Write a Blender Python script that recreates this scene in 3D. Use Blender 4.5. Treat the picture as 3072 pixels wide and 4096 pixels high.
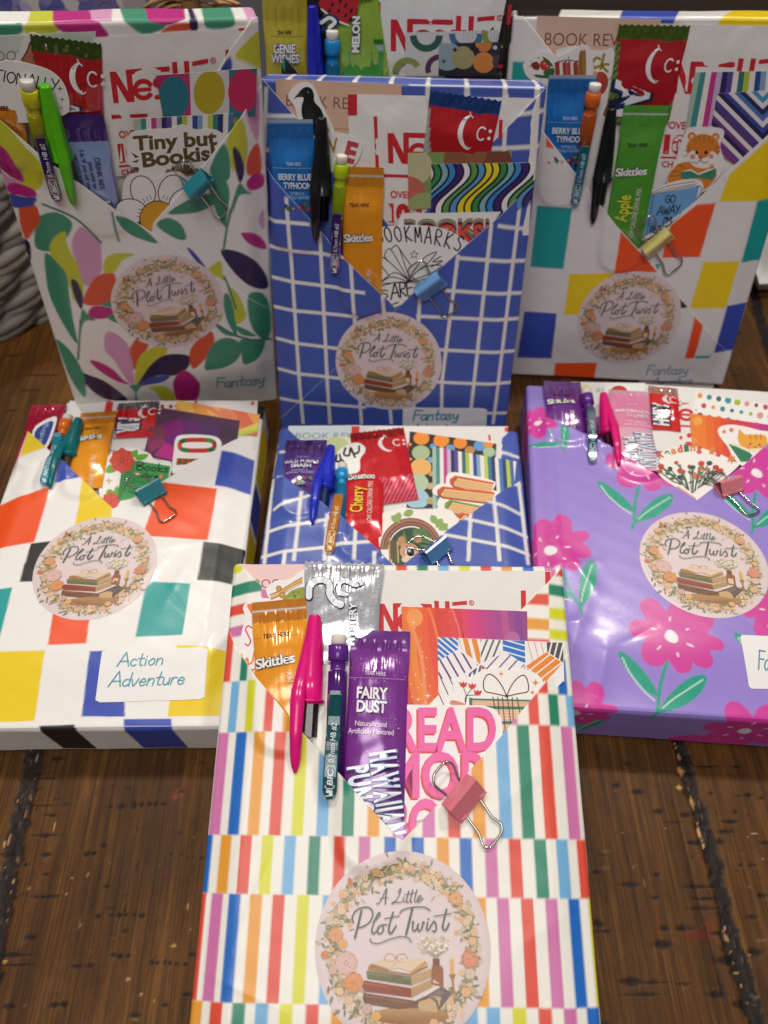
import bpy, math, random
import numpy as np
from mathutils import Matrix, Vector
from mathutils.geometry import tessellate_polygon

random.seed(11)
rng = np.random.default_rng(11)
for _o in list(bpy.data.objects):
    bpy.data.objects.remove(_o, do_unlink=True)
sc = bpy.context.scene
COL = sc.collection
MM = 0.001

# ------------------------------------------------------------------ camera
FPX, PITCH, CAMH, ROLL = 3077.5, 53.19, 367.22, 1.056
_a, _r = math.radians(PITCH), math.radians(ROLL)
_F = np.array([0, math.cos(_a), -math.sin(_a)])
_D = np.array([0, -math.sin(_a), -math.cos(_a)])
_X = np.array([1.0, 0, 0])
CR = math.cos(_r) * _X + math.sin(_r) * _D
CD = -math.sin(_r) * _X + math.cos(_r) * _D
CF = _F
CC = np.array([0, 0, CAMH])
cam = bpy.data.cameras.new('camera')
camo = bpy.data.objects.new('camera', cam)
COL.objects.link(camo)
camo.matrix_world = Matrix(((CR[0], -CD[0], -CF[0], CC[0] * MM), (CR[1], -CD[1], -CF[1], CC[1] * MM),
                            (CR[2], -CD[2], -CF[2], CC[2] * MM), (0, 0, 0, 1)))
cam.sensor_fit = 'VERTICAL'
cam.sensor_height = 34.6
cam.sensor_width = 25.95
cam.lens = 34.6 * FPX / 4096
cam.clip_start = 0.01
cam.clip_end = 50
cam.dof.use_dof = True
cam.dof.focus_distance = 0.335
cam.dof.aperture_fstop = 9.0
sc.camera = camo

# ------------------------------------------------------------------ light
sc.view_settings.view_transform = 'Standard'
sc.view_settings.look = 'None'
sc.view_settings.exposure = 0.04
sc.view_settings.gamma = 1.0
sc.view_settings.use_curve_mapping = False
world = bpy.data.worlds.new('World')
sc.world = world
world.use_nodes = True
_n, _l = world.node_tree.nodes, world.node_tree.links
_bg = _n['Background']
_tc = _n.new('ShaderNodeTexCoord')
_sx = _n.new('ShaderNodeSeparateXYZ')
_rp = _n.new('ShaderNodeValToRGB')
_l.new(_tc.outputs['Generated'], _sx.inputs[0])
_l.new(_sx.outputs['Z'], _rp.inputs[0])
_l.new(_rp.outputs[0], _bg.inputs['Color'])
_rp.color_ramp.elements[0].position = 0.0
_rp.color_ramp.elements[0].color = (0.06, 0.055, 0.055, 1)
_rp.color_ramp.elements[1].position = 0.9
_rp.color_ramp.elements[1].color = (0.22, 0.212, 0.215, 1)
_bg.inputs['Strength'].default_value = 1.0

def area_light(name, loc, target, size, watts, col):
    d = bpy.data.lights.new(name, 'AREA')
    d.shape = 'DISK'
    d.size = size
    d.energy = watts
    d.color = col
    o = bpy.data.objects.new(name, d)
    COL.objects.link(o)
    o.location = loc
    o.rotation_euler = (Vector(target) - Vector(loc)).to_track_quat('-Z', 'Y').to_euler()
    return o
area_light('ceiling_lamp', (0.50, 0.86, 1.55), (0, 0.2, 0), 0.13, 8.2, (1.0, 0.925, 0.83))
area_light('ceiling_lamp', (-0.42, 0.95, 1.55), (0, 0.2, 0), 0.13, 8.2, (1.0, 0.925, 0.83))
area_light('room_bounce_lamp', (-0.15, -0.42, 1.9), (0, 0.3, 0.1), 0.9, 14.0, (1.0, 0.95, 0.91))

# ------------------------------------------------------------------ colours and materials
def C(h):
    if not isinstance(h, str):
        return tuple(h)
    h = h.lstrip('#')
    if len(h) == 3:
        h = ''.join(ch * 2 for ch in h)
    r = []
    for k in (0, 2, 4):
        c = int(h[k:k + 2], 16) / 255
        r.append(c / 12.92 if c <= 0.04045 else ((c + 0.055) / 1.055) ** 2.4)
    return tuple(r)

def printed(name, rough=0.4, spec=0.5, metal=0.0, bump=0.0, bscale=900.0, coat=0.0, rvar=0.08, stretch=(1, 1, 1), trans=0.0, alpha_metal=False):
    """A material that takes its printed colour from the mesh and its surface from procedural noise."""
    m = bpy.data.materials.new(name)
    m.use_nodes = True
    n, l = m.node_tree.nodes, m.node_tree.links
    p = n['Principled BSDF']
    at = n.new('ShaderNodeAttribute')
    at.attribute_name = 'Col'
    tc = n.new('ShaderNodeTexCoord')
    mp = n.new('ShaderNodeMapping')
    mp.inputs['Scale'].default_value = stretch
    l.new(tc.outputs['Object'], mp.inputs[0])
    nz = n.new('ShaderNodeTexNoise')
    nz.inputs['Scale'].default_value = bscale
    nz.inputs['Detail'].default_value = 3
    l.new(mp.outputs[0], nz.inputs['Vector'])
    hv = n.new('ShaderNodeHueSaturation')
    mr = n.new('ShaderNodeMapRange')
    mr.inputs['To Min'].default_value = 0.97
    mr.inputs['To Max'].default_value = 1.02
    l.new(nz.outputs['Fac'], mr.inputs['Value'])
    l.new(mr.outputs[0], hv.inputs['Value'])
    l.new(at.outputs['Color'], hv.inputs['Color'])
    l.new(hv.outputs[0], p.inputs['Base Color'])
    r2 = n.new('ShaderNodeMapRange')
    r2.inputs['To Min'].default_value = max(0.02, rough - rvar)
    r2.inputs['To Max'].default_value = rough + rvar
    l.new(nz.outputs['Fac'], r2.inputs['Value'])
    l.new(r2.outputs[0], p.inputs['Roughness'])
    p.inputs['Specular IOR Level'].default_value = spec
    p.inputs['Metallic'].default_value = metal
    if alpha_metal:
        l.new(at.outputs['Alpha'], p.inputs['Metallic'])
    p.inputs['Coat Weight'].default_value = coat
    p.inputs['Coat Roughness'].default_value = 0.12
    p.inputs['Transmission Weight'].default_value = trans
    if bump:
        b = n.new('ShaderNodeBump')
        b.inputs['Strength'].default_value = bump
        b.inputs['Distance'].default_value = 0.0006
        n2 = n.new('ShaderNodeTexNoise')
        n2.inputs['Scale'].default_value = bscale * 0.12
        n2.inputs['Detail'].default_value = 4
        l.new(mp.outputs[0], n2.inputs['Vector'])
        l.new(n2.outputs['Fac'], b.inputs['Height'])
        l.new(b.outputs[0], p.inputs['Normal'])
    return m

M_WRAP = printed('gift_wrap_paper', 0.40, 0.5, bump=0.10, bscale=700, coat=0.12)
M_GLOSSWRAP = printed('glossy_gift_wrap', 0.32, 0.5, bump=0.10, bscale=500, coat=0.25)
M_CARD = printed('printed_card', 0.42, 0.5, bscale=900)
M_STICK = printed('vinyl_sticker', 0.36, 0.45, bscale=900)
M_FOIL = printed('foil_packet_print', 0.19, 0.7, bump=0.22, bscale=1000, alpha_metal=True, coat=0.6)
M_POUCH = printed('paper_pouch', 0.55, 0.4, bump=0.3, bscale=600)
M_PLAST = printed('coloured_plastic', 0.22, 0.5, bscale=400, rvar=0.03)
M_CLEAR = printed('tinted_clear_plastic', 0.12, 0.5, bscale=300, rvar=0.03, trans=0.55)
M_RUBBER = printed('eraser_rubber', 0.75, 0.3, bscale=2500, bump=0.2)
M_ENAMEL = printed('enamelled_steel', 0.25, 0.6, bscale=600, rvar=0.04, coat=0.3)
M_WIRE = printed('nickel_wire', 0.16, 0.5, metal=1.0, bscale=800, rvar=0.04)
M_FIBRE = printed('woven_fibre', 0.8, 0.3, bump=0.5, bscale=900)

# ------------------------------------------------------------------ meshes
def gfaces(nx, ny, off=0, flip=False):
    """Quads of a grid with ny rows of nx vertices."""
    i = np.arange((ny - 1) * (nx - 1))
    a = (i // (nx - 1)) * nx + i % (nx - 1) + off
    q = np.stack([a, a + 1, a + nx + 1, a + nx], 1)
    return q[:, ::-1] if flip else q

class Buf:
    """Collects geometry in millimetres with a colour per vertex; becomes ONE mesh."""
    def __init__(s):
        s.v, s.c, s.lv, s.lt, s.sm, s.n, s.mi = [], [], [], [], [], 0, []
    def add(s, verts, faces, col, smooth=False, mi=0):
        verts = np.asarray(verts, float).reshape(-1, 3)
        col = np.asarray(col, float)
        if col.ndim == 1:
            col = np.tile(col, (len(verts), 1))
        if col.shape[1] == 3:
            col = np.concatenate([col, np.zeros((len(col), 1))], 1)
        s.v.append(verts)
        s.c.append(col)
        if isinstance(faces, np.ndarray):
            s.lv.append((faces + s.n).ravel())
            s.lt.append(np.full(len(faces), faces.shape[1]))
            k = len(faces)
        else:
            for f in faces:
                s.lv.append(np.asarray(f) + s.n)
            s.lt.append(np.array([len(f) for f in faces], int))
            k = len(faces)
        s.sm.append(np.full(k, smooth))
        s.mi.append(np.full(k, mi))
        s.n += len(verts)
        return s
    def build(s, name, mats, parent=None, matrix=None):
        me = bpy.data.meshes.new(name)
        v = np.concatenate(s.v) * MM
        lv = np.concatenate([np.asarray(x).ravel() for x in s.lv]).astype(np.int32)
        lt = np.concatenate(s.lt).astype(np.int32)
        me.vertices.add(len(v))
        me.vertices.foreach_set('co', v.ravel().astype(np.float32))
        me.loops.add(len(lv))
        me.loops.foreach_set('vertex_index', lv)
        me.polygons.add(len(lt))
        me.polygons.foreach_set('loop_start', (np.cumsum(lt) - lt).astype(np.int32))
        me.polygons.foreach_set('use_smooth', np.concatenate(s.sm).astype(bool))
        me.polygons.foreach_set('material_index', np.concatenate(s.mi).astype(np.int32))
        me.update(calc_edges=True)
        a = me.color_attributes.new('Col', 'FLOAT_COLOR', 'POINT')
        a.data.foreach_set('color', np.concatenate(s.c).astype(np.float32).ravel())
        for m in (mats if isinstance(mats, (list, tuple)) else [mats]):
            me.materials.append(m)
        o = bpy.data.objects.new(name, me)
        COL.objects.link(o)
        if parent is not None:
            o.parent = parent
        if matrix is not None:
            if parent is not None:
                o.matrix_local = matrix
            else:
                o.matrix_world = matrix
        return o

def tag(o, label=None, cat=None, group=None, kind=None):
    for k, x in (('label', label), ('category', cat), ('group', group), ('kind', kind)):
        if x:
            o[k] = x
    return o

def empty(name, matrix):
    o = bpy.data.objects.new(name, None)
    o.empty_display_size = 0.01
    COL.objects.link(o)
    o.matrix_world = matrix
    return o

def T(x, y, z):
    return Matrix.Translation((x * MM, y * MM, z * MM))

CROPS = {'f': (0, 0, 1.0), 'c1': (0, 0, .66305), 'c2': (1000, 0, .72333), 'c3': (2000, 0, .64617), 'c4': (0, 800, .66305),
         'c5': (1000, 800, .72333), 'c6': (2000, 800, .64617), 'c7': (0, 1550, .66305), 'c8': (1000, 1650, .72333),
         'd1': (2000, 1500, .64617), 'd2': (0, 2250, .60277), 'd3': (850, 2200, .48222), 'd4': (1500, 2200, .54249),
         'd5': (2150, 2250, .55576), 'd6': (850, 2900, .54054), 'd7': (1200, 2950, .75347), 'd8': (0, 3000, .54249),
         'e1': (2250, 3000, .49548), 'e2': (1250, 3350, .45208)}

class Frame:
    """The front plane of a package: origin at its bottom centre, u to the right, v up the face, h outwards, all in millimetres."""
    def __init__(s, x, y, z, yaw, tilt, ro=0.0):
        t, a, q = math.radians(tilt), math.radians(yaw), math.radians(ro)
        U = np.array([math.cos(a), math.sin(a), 0])
        H = np.array([-math.sin(a), math.cos(a), 0])
        V = H * math.cos(t) + np.array([0, 0, 1]) * math.sin(t)
        s.U, s.V = math.cos(q) * U + math.sin(q) * V, -math.sin(q) * U + math.cos(q) * V
        s.N = np.cross(s.U, s.V)
        s.O = np.array([x, y, z], float)
        O = s.O * MM
        s.M = Matrix(((s.U[0], s.V[0], s.N[0], O[0]), (s.U[1], s.V[1], s.N[1], O[1]), (s.U[2], s.V[2], s.N[2], O[2]), (0, 0, 0, 1)))
    def uv(s, crop, x, y, h=0.0):
        x0, y0, k = CROPS[crop]
        r = CF + CR * ((x0 + x * k - 1536) / FPX) + CD * ((y0 + y * k - 2048) / FPX)
        O = s.O + s.N * h
        P = CC + r * (((O - CC) @ s.N) / (r @ s.N)) - O
        return np.array([P @ s.U, P @ s.V])
    def uvs(s, crop, pts, h=0.0):
        return np.array([s.uv(crop, x, y, h) for x, y in pts])

# ------------------------------------------------------------------ 2D helpers
def smooth_loop(p, k=5):
    p = np.asarray(p, float)
    a, b, c, d = np.roll(p, 1, 0), p, np.roll(p, -1, 0), np.roll(p, -2, 0)
    out = []
    for i in range(len(p)):
        for t in np.arange(k) / k:
            out.append(0.5 * (2 * b[i] + (c[i] - a[i]) * t + (2 * a[i] - 5 * b[i] + 4 * c[i] - d[i]) * t * t + (3 * b[i] - a[i] - 3 * c[i] + d[i]) * t ** 3))
    return np.array(out)

def smooth_line(p, k=6):
    p = np.asarray(p, float)
    if len(p) < 3:
        return p
    q = np.concatenate([[2 * p[0] - p[1]], p, [2 * p[-1] - p[-2]]])
    out = []
    for i in range(1, len(q) - 2):
        a, b, c, d = q[i - 1], q[i], q[i + 1], q[i + 2]
        for t in np.arange(k) / k:
            out.append(0.5 * (2 * b + (c - a) * t + (2 * a - 5 * b + 4 * c - d) * t * t + (3 * b - a - 3 * c + d) * t ** 3))
    out.append(p[-1])
    return np.array(out)

def clip_convex(sub, clp):
    sub = [tuple(x) for x in sub]
    clp = [tuple(x) for x in clp]
    ar = sum(clp[i][0] * clp[(i + 1) % len(clp)][1] - clp[(i + 1) % len(clp)][0] * clp[i][1] for i in range(len(clp)))
    if ar < 0:
        clp = clp[::-1]
    for i in range(len(clp)):
        a, b = clp[i], clp[(i + 1) % len(clp)]
        def sd(p):
            return (b[0] - a[0]) * (p[1] - a[1]) - (b[1] - a[1]) * (p[0] - a[0])
        out = []
        for j in range(len(sub)):
            p, q = sub[j], sub[(j + 1) % len(sub)]
            sp, sq = sd(p), sd(q)
            if sp >= 0:
                out.append(p)
            if (sp > 0 > sq) or (sp < 0 < sq):
                t = sp / (sp - sq)
                out.append((p[0] + t * (q[0] - p[0]), p[1] + t * (q[1] - p[1])))
        sub = out
        if len(sub) < 3:
            return []
    return sub

def coverage(poly, u, v, soft=0.35):
    """Soft inside mask of a polygon at points u, v."""
    poly = np.asarray(poly, float)
    a = np.zeros(u.shape)
    lo, hi = poly.min(0) - 1, poly.max(0) + 1
    idx = np.nonzero((u > lo[0]) & (u < hi[0]) & (v > lo[1]) & (v < hi[1]))
    if not len(idx[0]):
        return a
    x, y = u[idx], v[idx]
    ins = np.zeros(x.shape, bool)
    dm = np.full(x.shape, 1e9)
    for i in range(len(poly)):
        (x0, y0), (x1, y1) = poly[i], poly[(i + 1) % len(poly)]
        if y0 != y1:
            ins ^= ((y0 > y) != (y1 > y)) & (x < (x1 - x0) * (y - y0) / (y1 - y0) + x0)
        dx, dy = x1 - x0, y1 - y0
        L = dx * dx + dy * dy + 1e-12
        t = np.clip(((x - x0) * dx + (y - y0) * dy) / L, 0, 1)
        dm = np.minimum(dm, (x - x0 - t * dx) ** 2 + (y - y0 - t * dy) ** 2)
    d = np.sqrt(dm) * np.where(ins, 1, -1)
    a[idx] = np.clip(0.5 + d / (2 * soft), 0, 1)
    return a

def ribbon(p, w):
    """Outline polygon of a stroke of width w (number or one per point)."""
    p = np.asarray(p, float)
    w = np.broadcast_to(np.asarray(w, float), (len(p),)) / 2
    d = np.gradient(p, axis=0)
    d /= np.linalg.norm(d, axis=1)[:, None] + 1e-9
    n = np.stack([-d[:, 1], d[:, 0]], 1)
    L, R = p + n * w[:, None], p - n * w[:, None]
    return L, R, d

# ------------------------------------------------------------------ lettering
_GLYPH = {}
def glyphs(s, bold=0.0, font_shear=0.0, space=1.0):
    key = (s, bold, font_shear, space)
    if key not in _GLYPH:
        cu = bpy.data.curves.new('lettering', 'FONT')
        cu.body = s
        cu.offset = bold
        cu.shear = font_shear
        cu.space_character = space
        cu.resolution_u = 4
        ob = bpy.data.objects.new('lettering', cu)
        me = bpy.data.meshes.new_from_object(ob)
        v = np.array([x.co[:2] for x in me.vertices]) if len(me.vertices) else np.zeros((0, 2))
        f = [tuple(p.vertices) for p in me.polygons]
        bpy.data.meshes.remove(me)
        bpy.data.objects.remove(ob)
        bpy.data.curves.remove(cu)
        _GLYPH[key] = (v, f)
    return _GLYPH[key]
CAPH = float(glyphs('H')[0][:, 1].max())

# single-stroke hand lettering: each letter is strokes in a 0..1 box (x may pass 1), baseline 0, capitals 1 high
HAND = {
 'A': (.8, [[(0, 0), (.38, 1), (.45, 1), (.75, 0)], [(.12, .38), (.68, .4)]]), 'F': (.6, [[(.08, 0), (.1, 1)], [(.08, 1), (.65, .98)], [(.1, .55), (.55, .56)]]),
 'B': (.65, [[(.08, 0), (.08, 1), (.45, .95), (.5, .7), (.1, .52), (.55, .4), (.5, .05), (.08, 0)]]), 'O': (.75, [[(.4, 1), (.1, .8), (.05, .4), (.3, 0), (.6, .2), (.65, .7), (.4, 1)]]),
 'K': (.65, [[(.08, 1), (.08, 0)], [(.55, 1), (.1, .45), (.6, 0)]]), 'M': (.9, [[(.05, 0), (.12, 1), (.42, .3), (.72, 1), (.82, 0)]]), 'R': (.65, [[(.08, 0), (.08, 1), (.5, .9), (.48, .6), (.1, .48), (.58, 0)]]),
 'S': (.6, [[(.52, .9), (.25, 1), (.08, .78), (.5, .4), (.42, .05), (.05, .1)]]), 'E': (.6, [[(.52, 1), (.08, 1), (.08, 0), (.55, 0)], [(.08, .5), (.48, .52)]]), 'G': (.7, [[(.58, .85), (.3, 1), (.05, .5), (.3, 0), (.62, .2), (.62, .45), (.38, .45)]]),
 'W': (.9, [[(.02, 1), (.22, 0), (.44, .7), (.62, 0), (.85, 1)]]), 'Y': (.65, [[(.02, 1), (.3, .5)], [(.6, 1), (.2, 0)]]), 'N': (.75, [[(.06, 0), (.08, 1), (.6, 0), (.64, 1)]]), 'L': (.55, [[(.1, 1), (.08, 0), (.5, .02)]]),
 'I': (.3, [[(.14, 1), (.14, 0)]]), 'D': (.7, [[(.08, 0), (.08, 1), (.5, .8), (.55, .3), (.08, 0)]]), "'": (.2, [[(.1, 1), (.08, .8)]]), 'C': (.65, [[(.55, .85), (.3, 1), (.05, .5), (.3, 0), (.58, .15)]]), '.': (.25, [[(.1, 0), (.12, .04)]]),
 'T': (.65, [[(.3, 1), (.3, 0)], [(0, .98), (.62, 1)]]), 'V': (.65, [[(.02, 1), (.3, 0), (.6, 1)]]), 'H': (.7, [[(.08, 1), (.08, 0)], [(.58, 1), (.58, 0)], [(.08, .5), (.58, .5)]]), 'P': (.6, [[(.08, 0), (.08, 1), (.5, .9), (.48, .6), (.08, .5)]]),
 'a': (.55, [[(.45, .5), (.2, .52), (.05, .22), (.2, 0), (.42, .15), (.46, .5), (.46, .05), (.55, 0)]]), 'c': (.48, [[(.42, .45), (.22, .52), (.05, .25), (.2, 0), (.42, .08)]]), 't': (.45, [[(.22, .95), (.2, .1), (.4, .02)], [(.02, .55), (.42, .57)]]),
 'i': (.25, [[(.1, .5), (.1, 0)], [(.11, .72), (.12, .75)]]), 'o': (.52, [[(.25, .52), (.05, .25), (.22, 0), (.43, .2), (.38, .48), (.25, .52)]]), 'n': (.52, [[(.06, .52), (.06, 0)], [(.06, .3), (.25, .52), (.42, .4), (.42, 0)]]),
 'd': (.55, [[(.44, .45), (.2, .5), (.05, .22), (.2, 0), (.42, .15)], [(.46, 1), (.46, 0)]]), 'v': (.48, [[(.02, .5), (.2, 0), (.42, .52)]]), 'e': (.5, [[(.06, .27), (.42, .3), (.25, .53), (.06, .25), (.2, 0), (.44, .1)]]),
 'u': (.52, [[(.06, .5), (.08, .1), (.25, 0), (.42, .2), (.42, .5), (.44, 0)]]), 'r': (.4, [[(.06, .5), (.06, 0)], [(.06, .3), (.2, .5), (.36, .48)]]), 's': (.42, [[(.34, .46), (.15, .52), (.08, .36), (.32, .18), (.22, 0), (.03, .06)]]),
 'y': (.5, [[(.04, .5), (.1, .15), (.3, .1), (.42, .5)], [(.42, .5), (.36, -.25), (.08, -.3)]]), 'b': (.52, [[(.08, 1), (.08, 0)], [(.08, .35), (.3, .52), (.44, .25), (.25, 0), (.08, .08)]]), 'k': (.5, [[(.08, 1), (.08, 0)], [(.4, .5), (.1, .25), (.44, 0)]]),
 'm': (.75, [[(.06, .5), (.06, 0)], [(.06, .35), (.2, .52), (.33, .4), (.33, 0)], [(.33, .35), (.48, .52), (.62, .4), (.62, 0)]]), 'g': (.5, [[(.42, .45), (.2, .52), (.05, .25), (.22, 0), (.42, .2), (.42, .5), (.38, -.25), (.1, -.3)]]), ' ': (.4, []),
 'l': (.22, [[(.1, 1), (.1, 0)]]), 'h': (.52, [[(.08, 1), (.08, 0)], [(.08, .3), (.26, .52), (.42, .4), (.42, 0)]]),
}

class Art:
    """Printed layers on a surface. mp maps drawing coordinates to the object's own millimetres, zf gives the surface height there."""
    clip = None
    def __init__(s, mp, zf=None, z=0.05, eps=0.003):
        s.mp, s.zf, s.z, s.eps, s.buf = mp, zf, z, eps, Buf()
    def m(s, pts):
        return np.array([s.mp(x, y) for x, y in pts])
    def raw(s, uv, faces, col, dz=None):
        uv = np.asarray(uv, float)
        if dz is None:
            s.z += s.eps
            dz = s.z
        z = np.full(len(uv), dz)
        if s.zf is not None:
            z = z + s.zf(uv[:, 0], uv[:, 1])
        c = col if not isinstance(col, str) else C(col)
        s.buf.add(np.column_stack([uv, z]), faces, c)
    def polyuv(s, uv, col, dz=None):
        uv = np.asarray(uv, float)
        if len(uv) < 3:
            return
        if s.clip is not None:
            uv = np.array(clip_convex(uv, s.clip))
            if len(uv) < 3:
                return
        ar = np.sum(uv[:, 0] * np.roll(uv[:, 1], -1) - np.roll(uv[:, 0], -1) * uv[:, 1])
        if ar < 0:
            uv = uv[::-1]
        tri = tessellate_polygon([[Vector((x, y, 0)) for x, y in uv]])
        ft = []
        for t in tri:
            a, b, c = (uv[i] for i in t)
            cr = (b[0] - a[0]) * (c[1] - a[1]) - (b[1] - a[1]) * (c[0] - a[0])
            ft.append(t if cr > 0 else t[::-1])
        s.raw(uv, ft, col, dz)
    def poly(s, pts, col, sm=False, dz=None):
        s.polyuv(s.m(smooth_loop(pts) if sm else pts), col, dz)
    def circ(s, x, y, r, col, ry=None, rot=0, dz=None, n=28):
        t = np.linspace(0, 2 * math.pi, n, endpoint=False)
        ry = r if ry is None else ry
        a = math.radians(rot)
        s.poly(np.stack([x + r * np.cos(t) * math.cos(a) - ry * np.sin(t) * math.sin(a), y + r * np.cos(t) * math.sin(a) + ry * np.sin(t) * math.cos(a)], 1), col, dz=dz)
    def stroke(s, pts, w, col, sm=True, dz=None, caps=True, taper=False):
        p = smooth_line(pts) if sm else np.asarray(pts, float)
        if dz is None:
            s.z += s.eps
            dz = s.z
        ww = np.full(len(p), float(w))
        if taper:
            t = np.linspace(0, 1, len(p))
            ww = w * (0.25 + 0.75 * np.sin(math.pi * np.clip(t, 0, 1)) ** 0.6)
        L, R, d = ribbon(p, ww)
        n = len(p)
        uv = s.m(np.concatenate([L, R]))
        f = [(i, n + i, n + i + 1, i + 1) for i in range(n - 1)]
        a, b, c = uv[f[0][0]], uv[f[0][1]], uv[f[0][2]]
        if (b[0] - a[0]) * (c[1] - a[1]) - (b[1] - a[1]) * (c[0] - a[0]) < 0:
            f = [q[::-1] for q in f]
        s.raw(uv, f, col, dz)
        if caps and not taper:
            for q in (p[0], p[-1]):
                s.circ(q[0], q[1], w / 2, col, dz=dz + s.eps * 0.4, n=10)
    def dash(s, a, b, n, w, col, duty=0.55):
        a, b = np.array(a, float), np.array(b, float)
        for i in range(n):
            p, q = a + (b - a) * (i / n), a + (b - a) * ((i + duty) / n)
            s.stroke([p, q], w, col, sm=False, caps=False, dz=s.z + s.eps)
        s.z += s.eps * 2
    def text(s, t, pl, pr, pt, col, bold=0.0, shear=0.0, space=1.0, dz=None):
        """Letters whose baseline runs from pl to pr; pt is where the top of a capital at pl would be."""
        v, f = glyphs(t, bold, shear, space)
        if not len(v):
            return
        x0, x1 = v[:, 0].min(), v[:, 0].max()
        pl, pr, pt = (np.array(q, float) for q in (pl, pr, pt))
        xx = (v[:, 0] - x0) / (x1 - x0)
        yy = v[:, 1] / CAPH
        p = pl + xx[:, None] * (pr - pl) + yy[:, None] * (pt - pl)
        uv = s.m(p)
        a, b, c = uv[f[0][0]], uv[f[0][1]], uv[f[0][2]]
        A = sum(uv[f[0][i]][0] * uv[f[0][(i + 1) % len(f[0])]][1] - uv[f[0][(i + 1) % len(f[0])]][0] * uv[f[0][i]][1] for i in range(len(f[0])))
        if A < 0:
            f = [q[::-1] for q in f]
        s.raw(uv, f, col, dz)
    def outlined(s, t, pl, pr, pt, col, edge, b0=0.0, b1=0.05, shear=0.0, space=1.0, edge2=None, b2=0.1):
        if edge2:
            s.text(t, pl, pr, pt, edge2, b2, shear, space)
        s.text(t, pl, pr, pt, edge, b1, shear, space)
        s.text(t, pl, pr, pt, col, b0, shear, space)
    def hand(s, t, pl, pr, pt, w, col, lean=0.0):
        """Hand lettering with single strokes; same three points as text()."""
        pl, pr, pt = (np.array(q, float) for q in (pl, pr, pt))
        W = sum(HAND[ch][0] for ch in t)
        x = 0
        s.z += s.eps
        dz = s.z
        for ch in t:
            adv, st = HAND[ch]
            for k in st:
                q = [pl + (x + a + lean * b) / W * (pr - pl) + b * (pt - pl) for a, b in k]
                s.stroke(q, w, col, dz=dz)
            x += adv
        s.z += s.eps
    def star(s, x, y, r, col, k=0.22, n=4, rot=0):
        a = np.arange(2 * n) * math.pi / n + math.radians(rot)
        rr = np.where(np.arange(2 * n) % 2 == 0, r, r * k)
        s.poly(np.stack([x + rr * np.sin(a), y - rr * np.cos(a)], 1), col)
    def hatch(s, poly, ang, pitch, duty, col, bg=None, off=0.0):
        if bg:
            s.poly(poly, bg)
        p = np.array(poly, float)
        c = p.mean(0)
        a = math.radians(ang)
        d, n = np.array([math.cos(a), math.sin(a)]), np.array([-math.sin(a), math.cos(a)])
        R = np.abs(p - c).max() * 1.6
        k = int(R / pitch) + 2
        s.z += s.eps
        for i in range(-k, k + 1):
            o = c + n * (i * pitch + off)
            q = [o - d * R, o + d * R, o + d * R + n * pitch * duty, o - d * R + n * pitch * duty]
            q = clip_convex(q, poly)
            if len(q) >= 3:
                s.poly(q, col, dz=s.z)

def slab(buf, uv, th, col, z0=0.0):
    """A flat piece of card or vinyl with an outline, its real thickness and rounded-off nothing else."""
    uv = np.asarray(uv, float)
    ar = np.sum(uv[:, 0] * np.roll(uv[:, 1], -1) - np.roll(uv[:, 0], -1) * uv[:, 1])
    if ar < 0:
        uv = uv[::-1]
    n = len(uv)
    c = C(col)
    tri = tessellate_polygon([[Vector((x, y, 0)) for x, y in uv]])
    ft = []
    for t in tri:
        a, b, d = (uv[i] for i in t)
        ft.append(t if (b[0] - a[0]) * (d[1] - a[1]) - (b[1] - a[1]) * (d[0] - a[0]) > 0 else t[::-1])
    buf.add(np.column_stack([uv, np.full(n, z0 + th)]), ft, c)
    buf.add(np.column_stack([uv, np.full(n, z0)]), [t[::-1] for t in ft], c)
    v = np.concatenate([np.column_stack([uv, np.full(n, z0)]), np.column_stack([uv, np.full(n, z0 + th)])])
    buf.add(v, [(i, (i + 1) % n, n + (i + 1) % n, n + i) for i in range(n)], c)

class Flat(Art):
    """A flat printed thing (card, die-cut sticker) lying in a package's front plane at height h; drawn in the pixels of a crop."""
    def __init__(s, fr, crop, h, outline, col='#f3f1ec', sm=False, th=0.3, z_surf=None, k=5):
        s.fr, s.crop, s.h = fr, crop, h
        o = fr.uvs(crop, smooth_loop(outline, k) if sm else outline, h)
        s.c = (o.min(0) + o.max(0)) / 2
        super().__init__(lambda x, y: fr.uv(crop, x, y, h) - s.c, None, th + 0.02)
        s.outline = o - s.c
        s.clip = s.outline if len(o) == 4 else None
        slab(s.buf, s.outline, th, col)
    def done(s, name, label, cat, group=None, mat=None):
        if s.h > .5:
            y0, y1 = s.outline[:, 1].min(), s.outline[:, 1].max()
            for v in s.buf.v:
                v[:, 2] += .3 * (v[:, 1] - y0) / (y1 - y0)
        o = s.buf.build(name, mat or M_CARD, None, s.fr.M @ T(s.c[0], s.c[1], s.h))
        return tag(o, label, cat, group)
def sstep(x):
    x = np.clip(x, 0, 1)
    return x * x * (3 - 2 * x)

def wob(u, v, k=1.0, seed=0.0):
    """Gentle unevenness of paper, about -1..1."""
    return (np.sin(u * .071 * k + 1.3 + seed) * np.cos(v * .053 * k + .4 + seed * 2) + .6 * np.sin(u * .13 * k - v * .11 * k + 2.1 + seed)
            + .4 * np.sin(u * .27 * k + v * .19 * k + seed * 3) * np.cos(v * .31 * k - 1.0)) / 2

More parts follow.
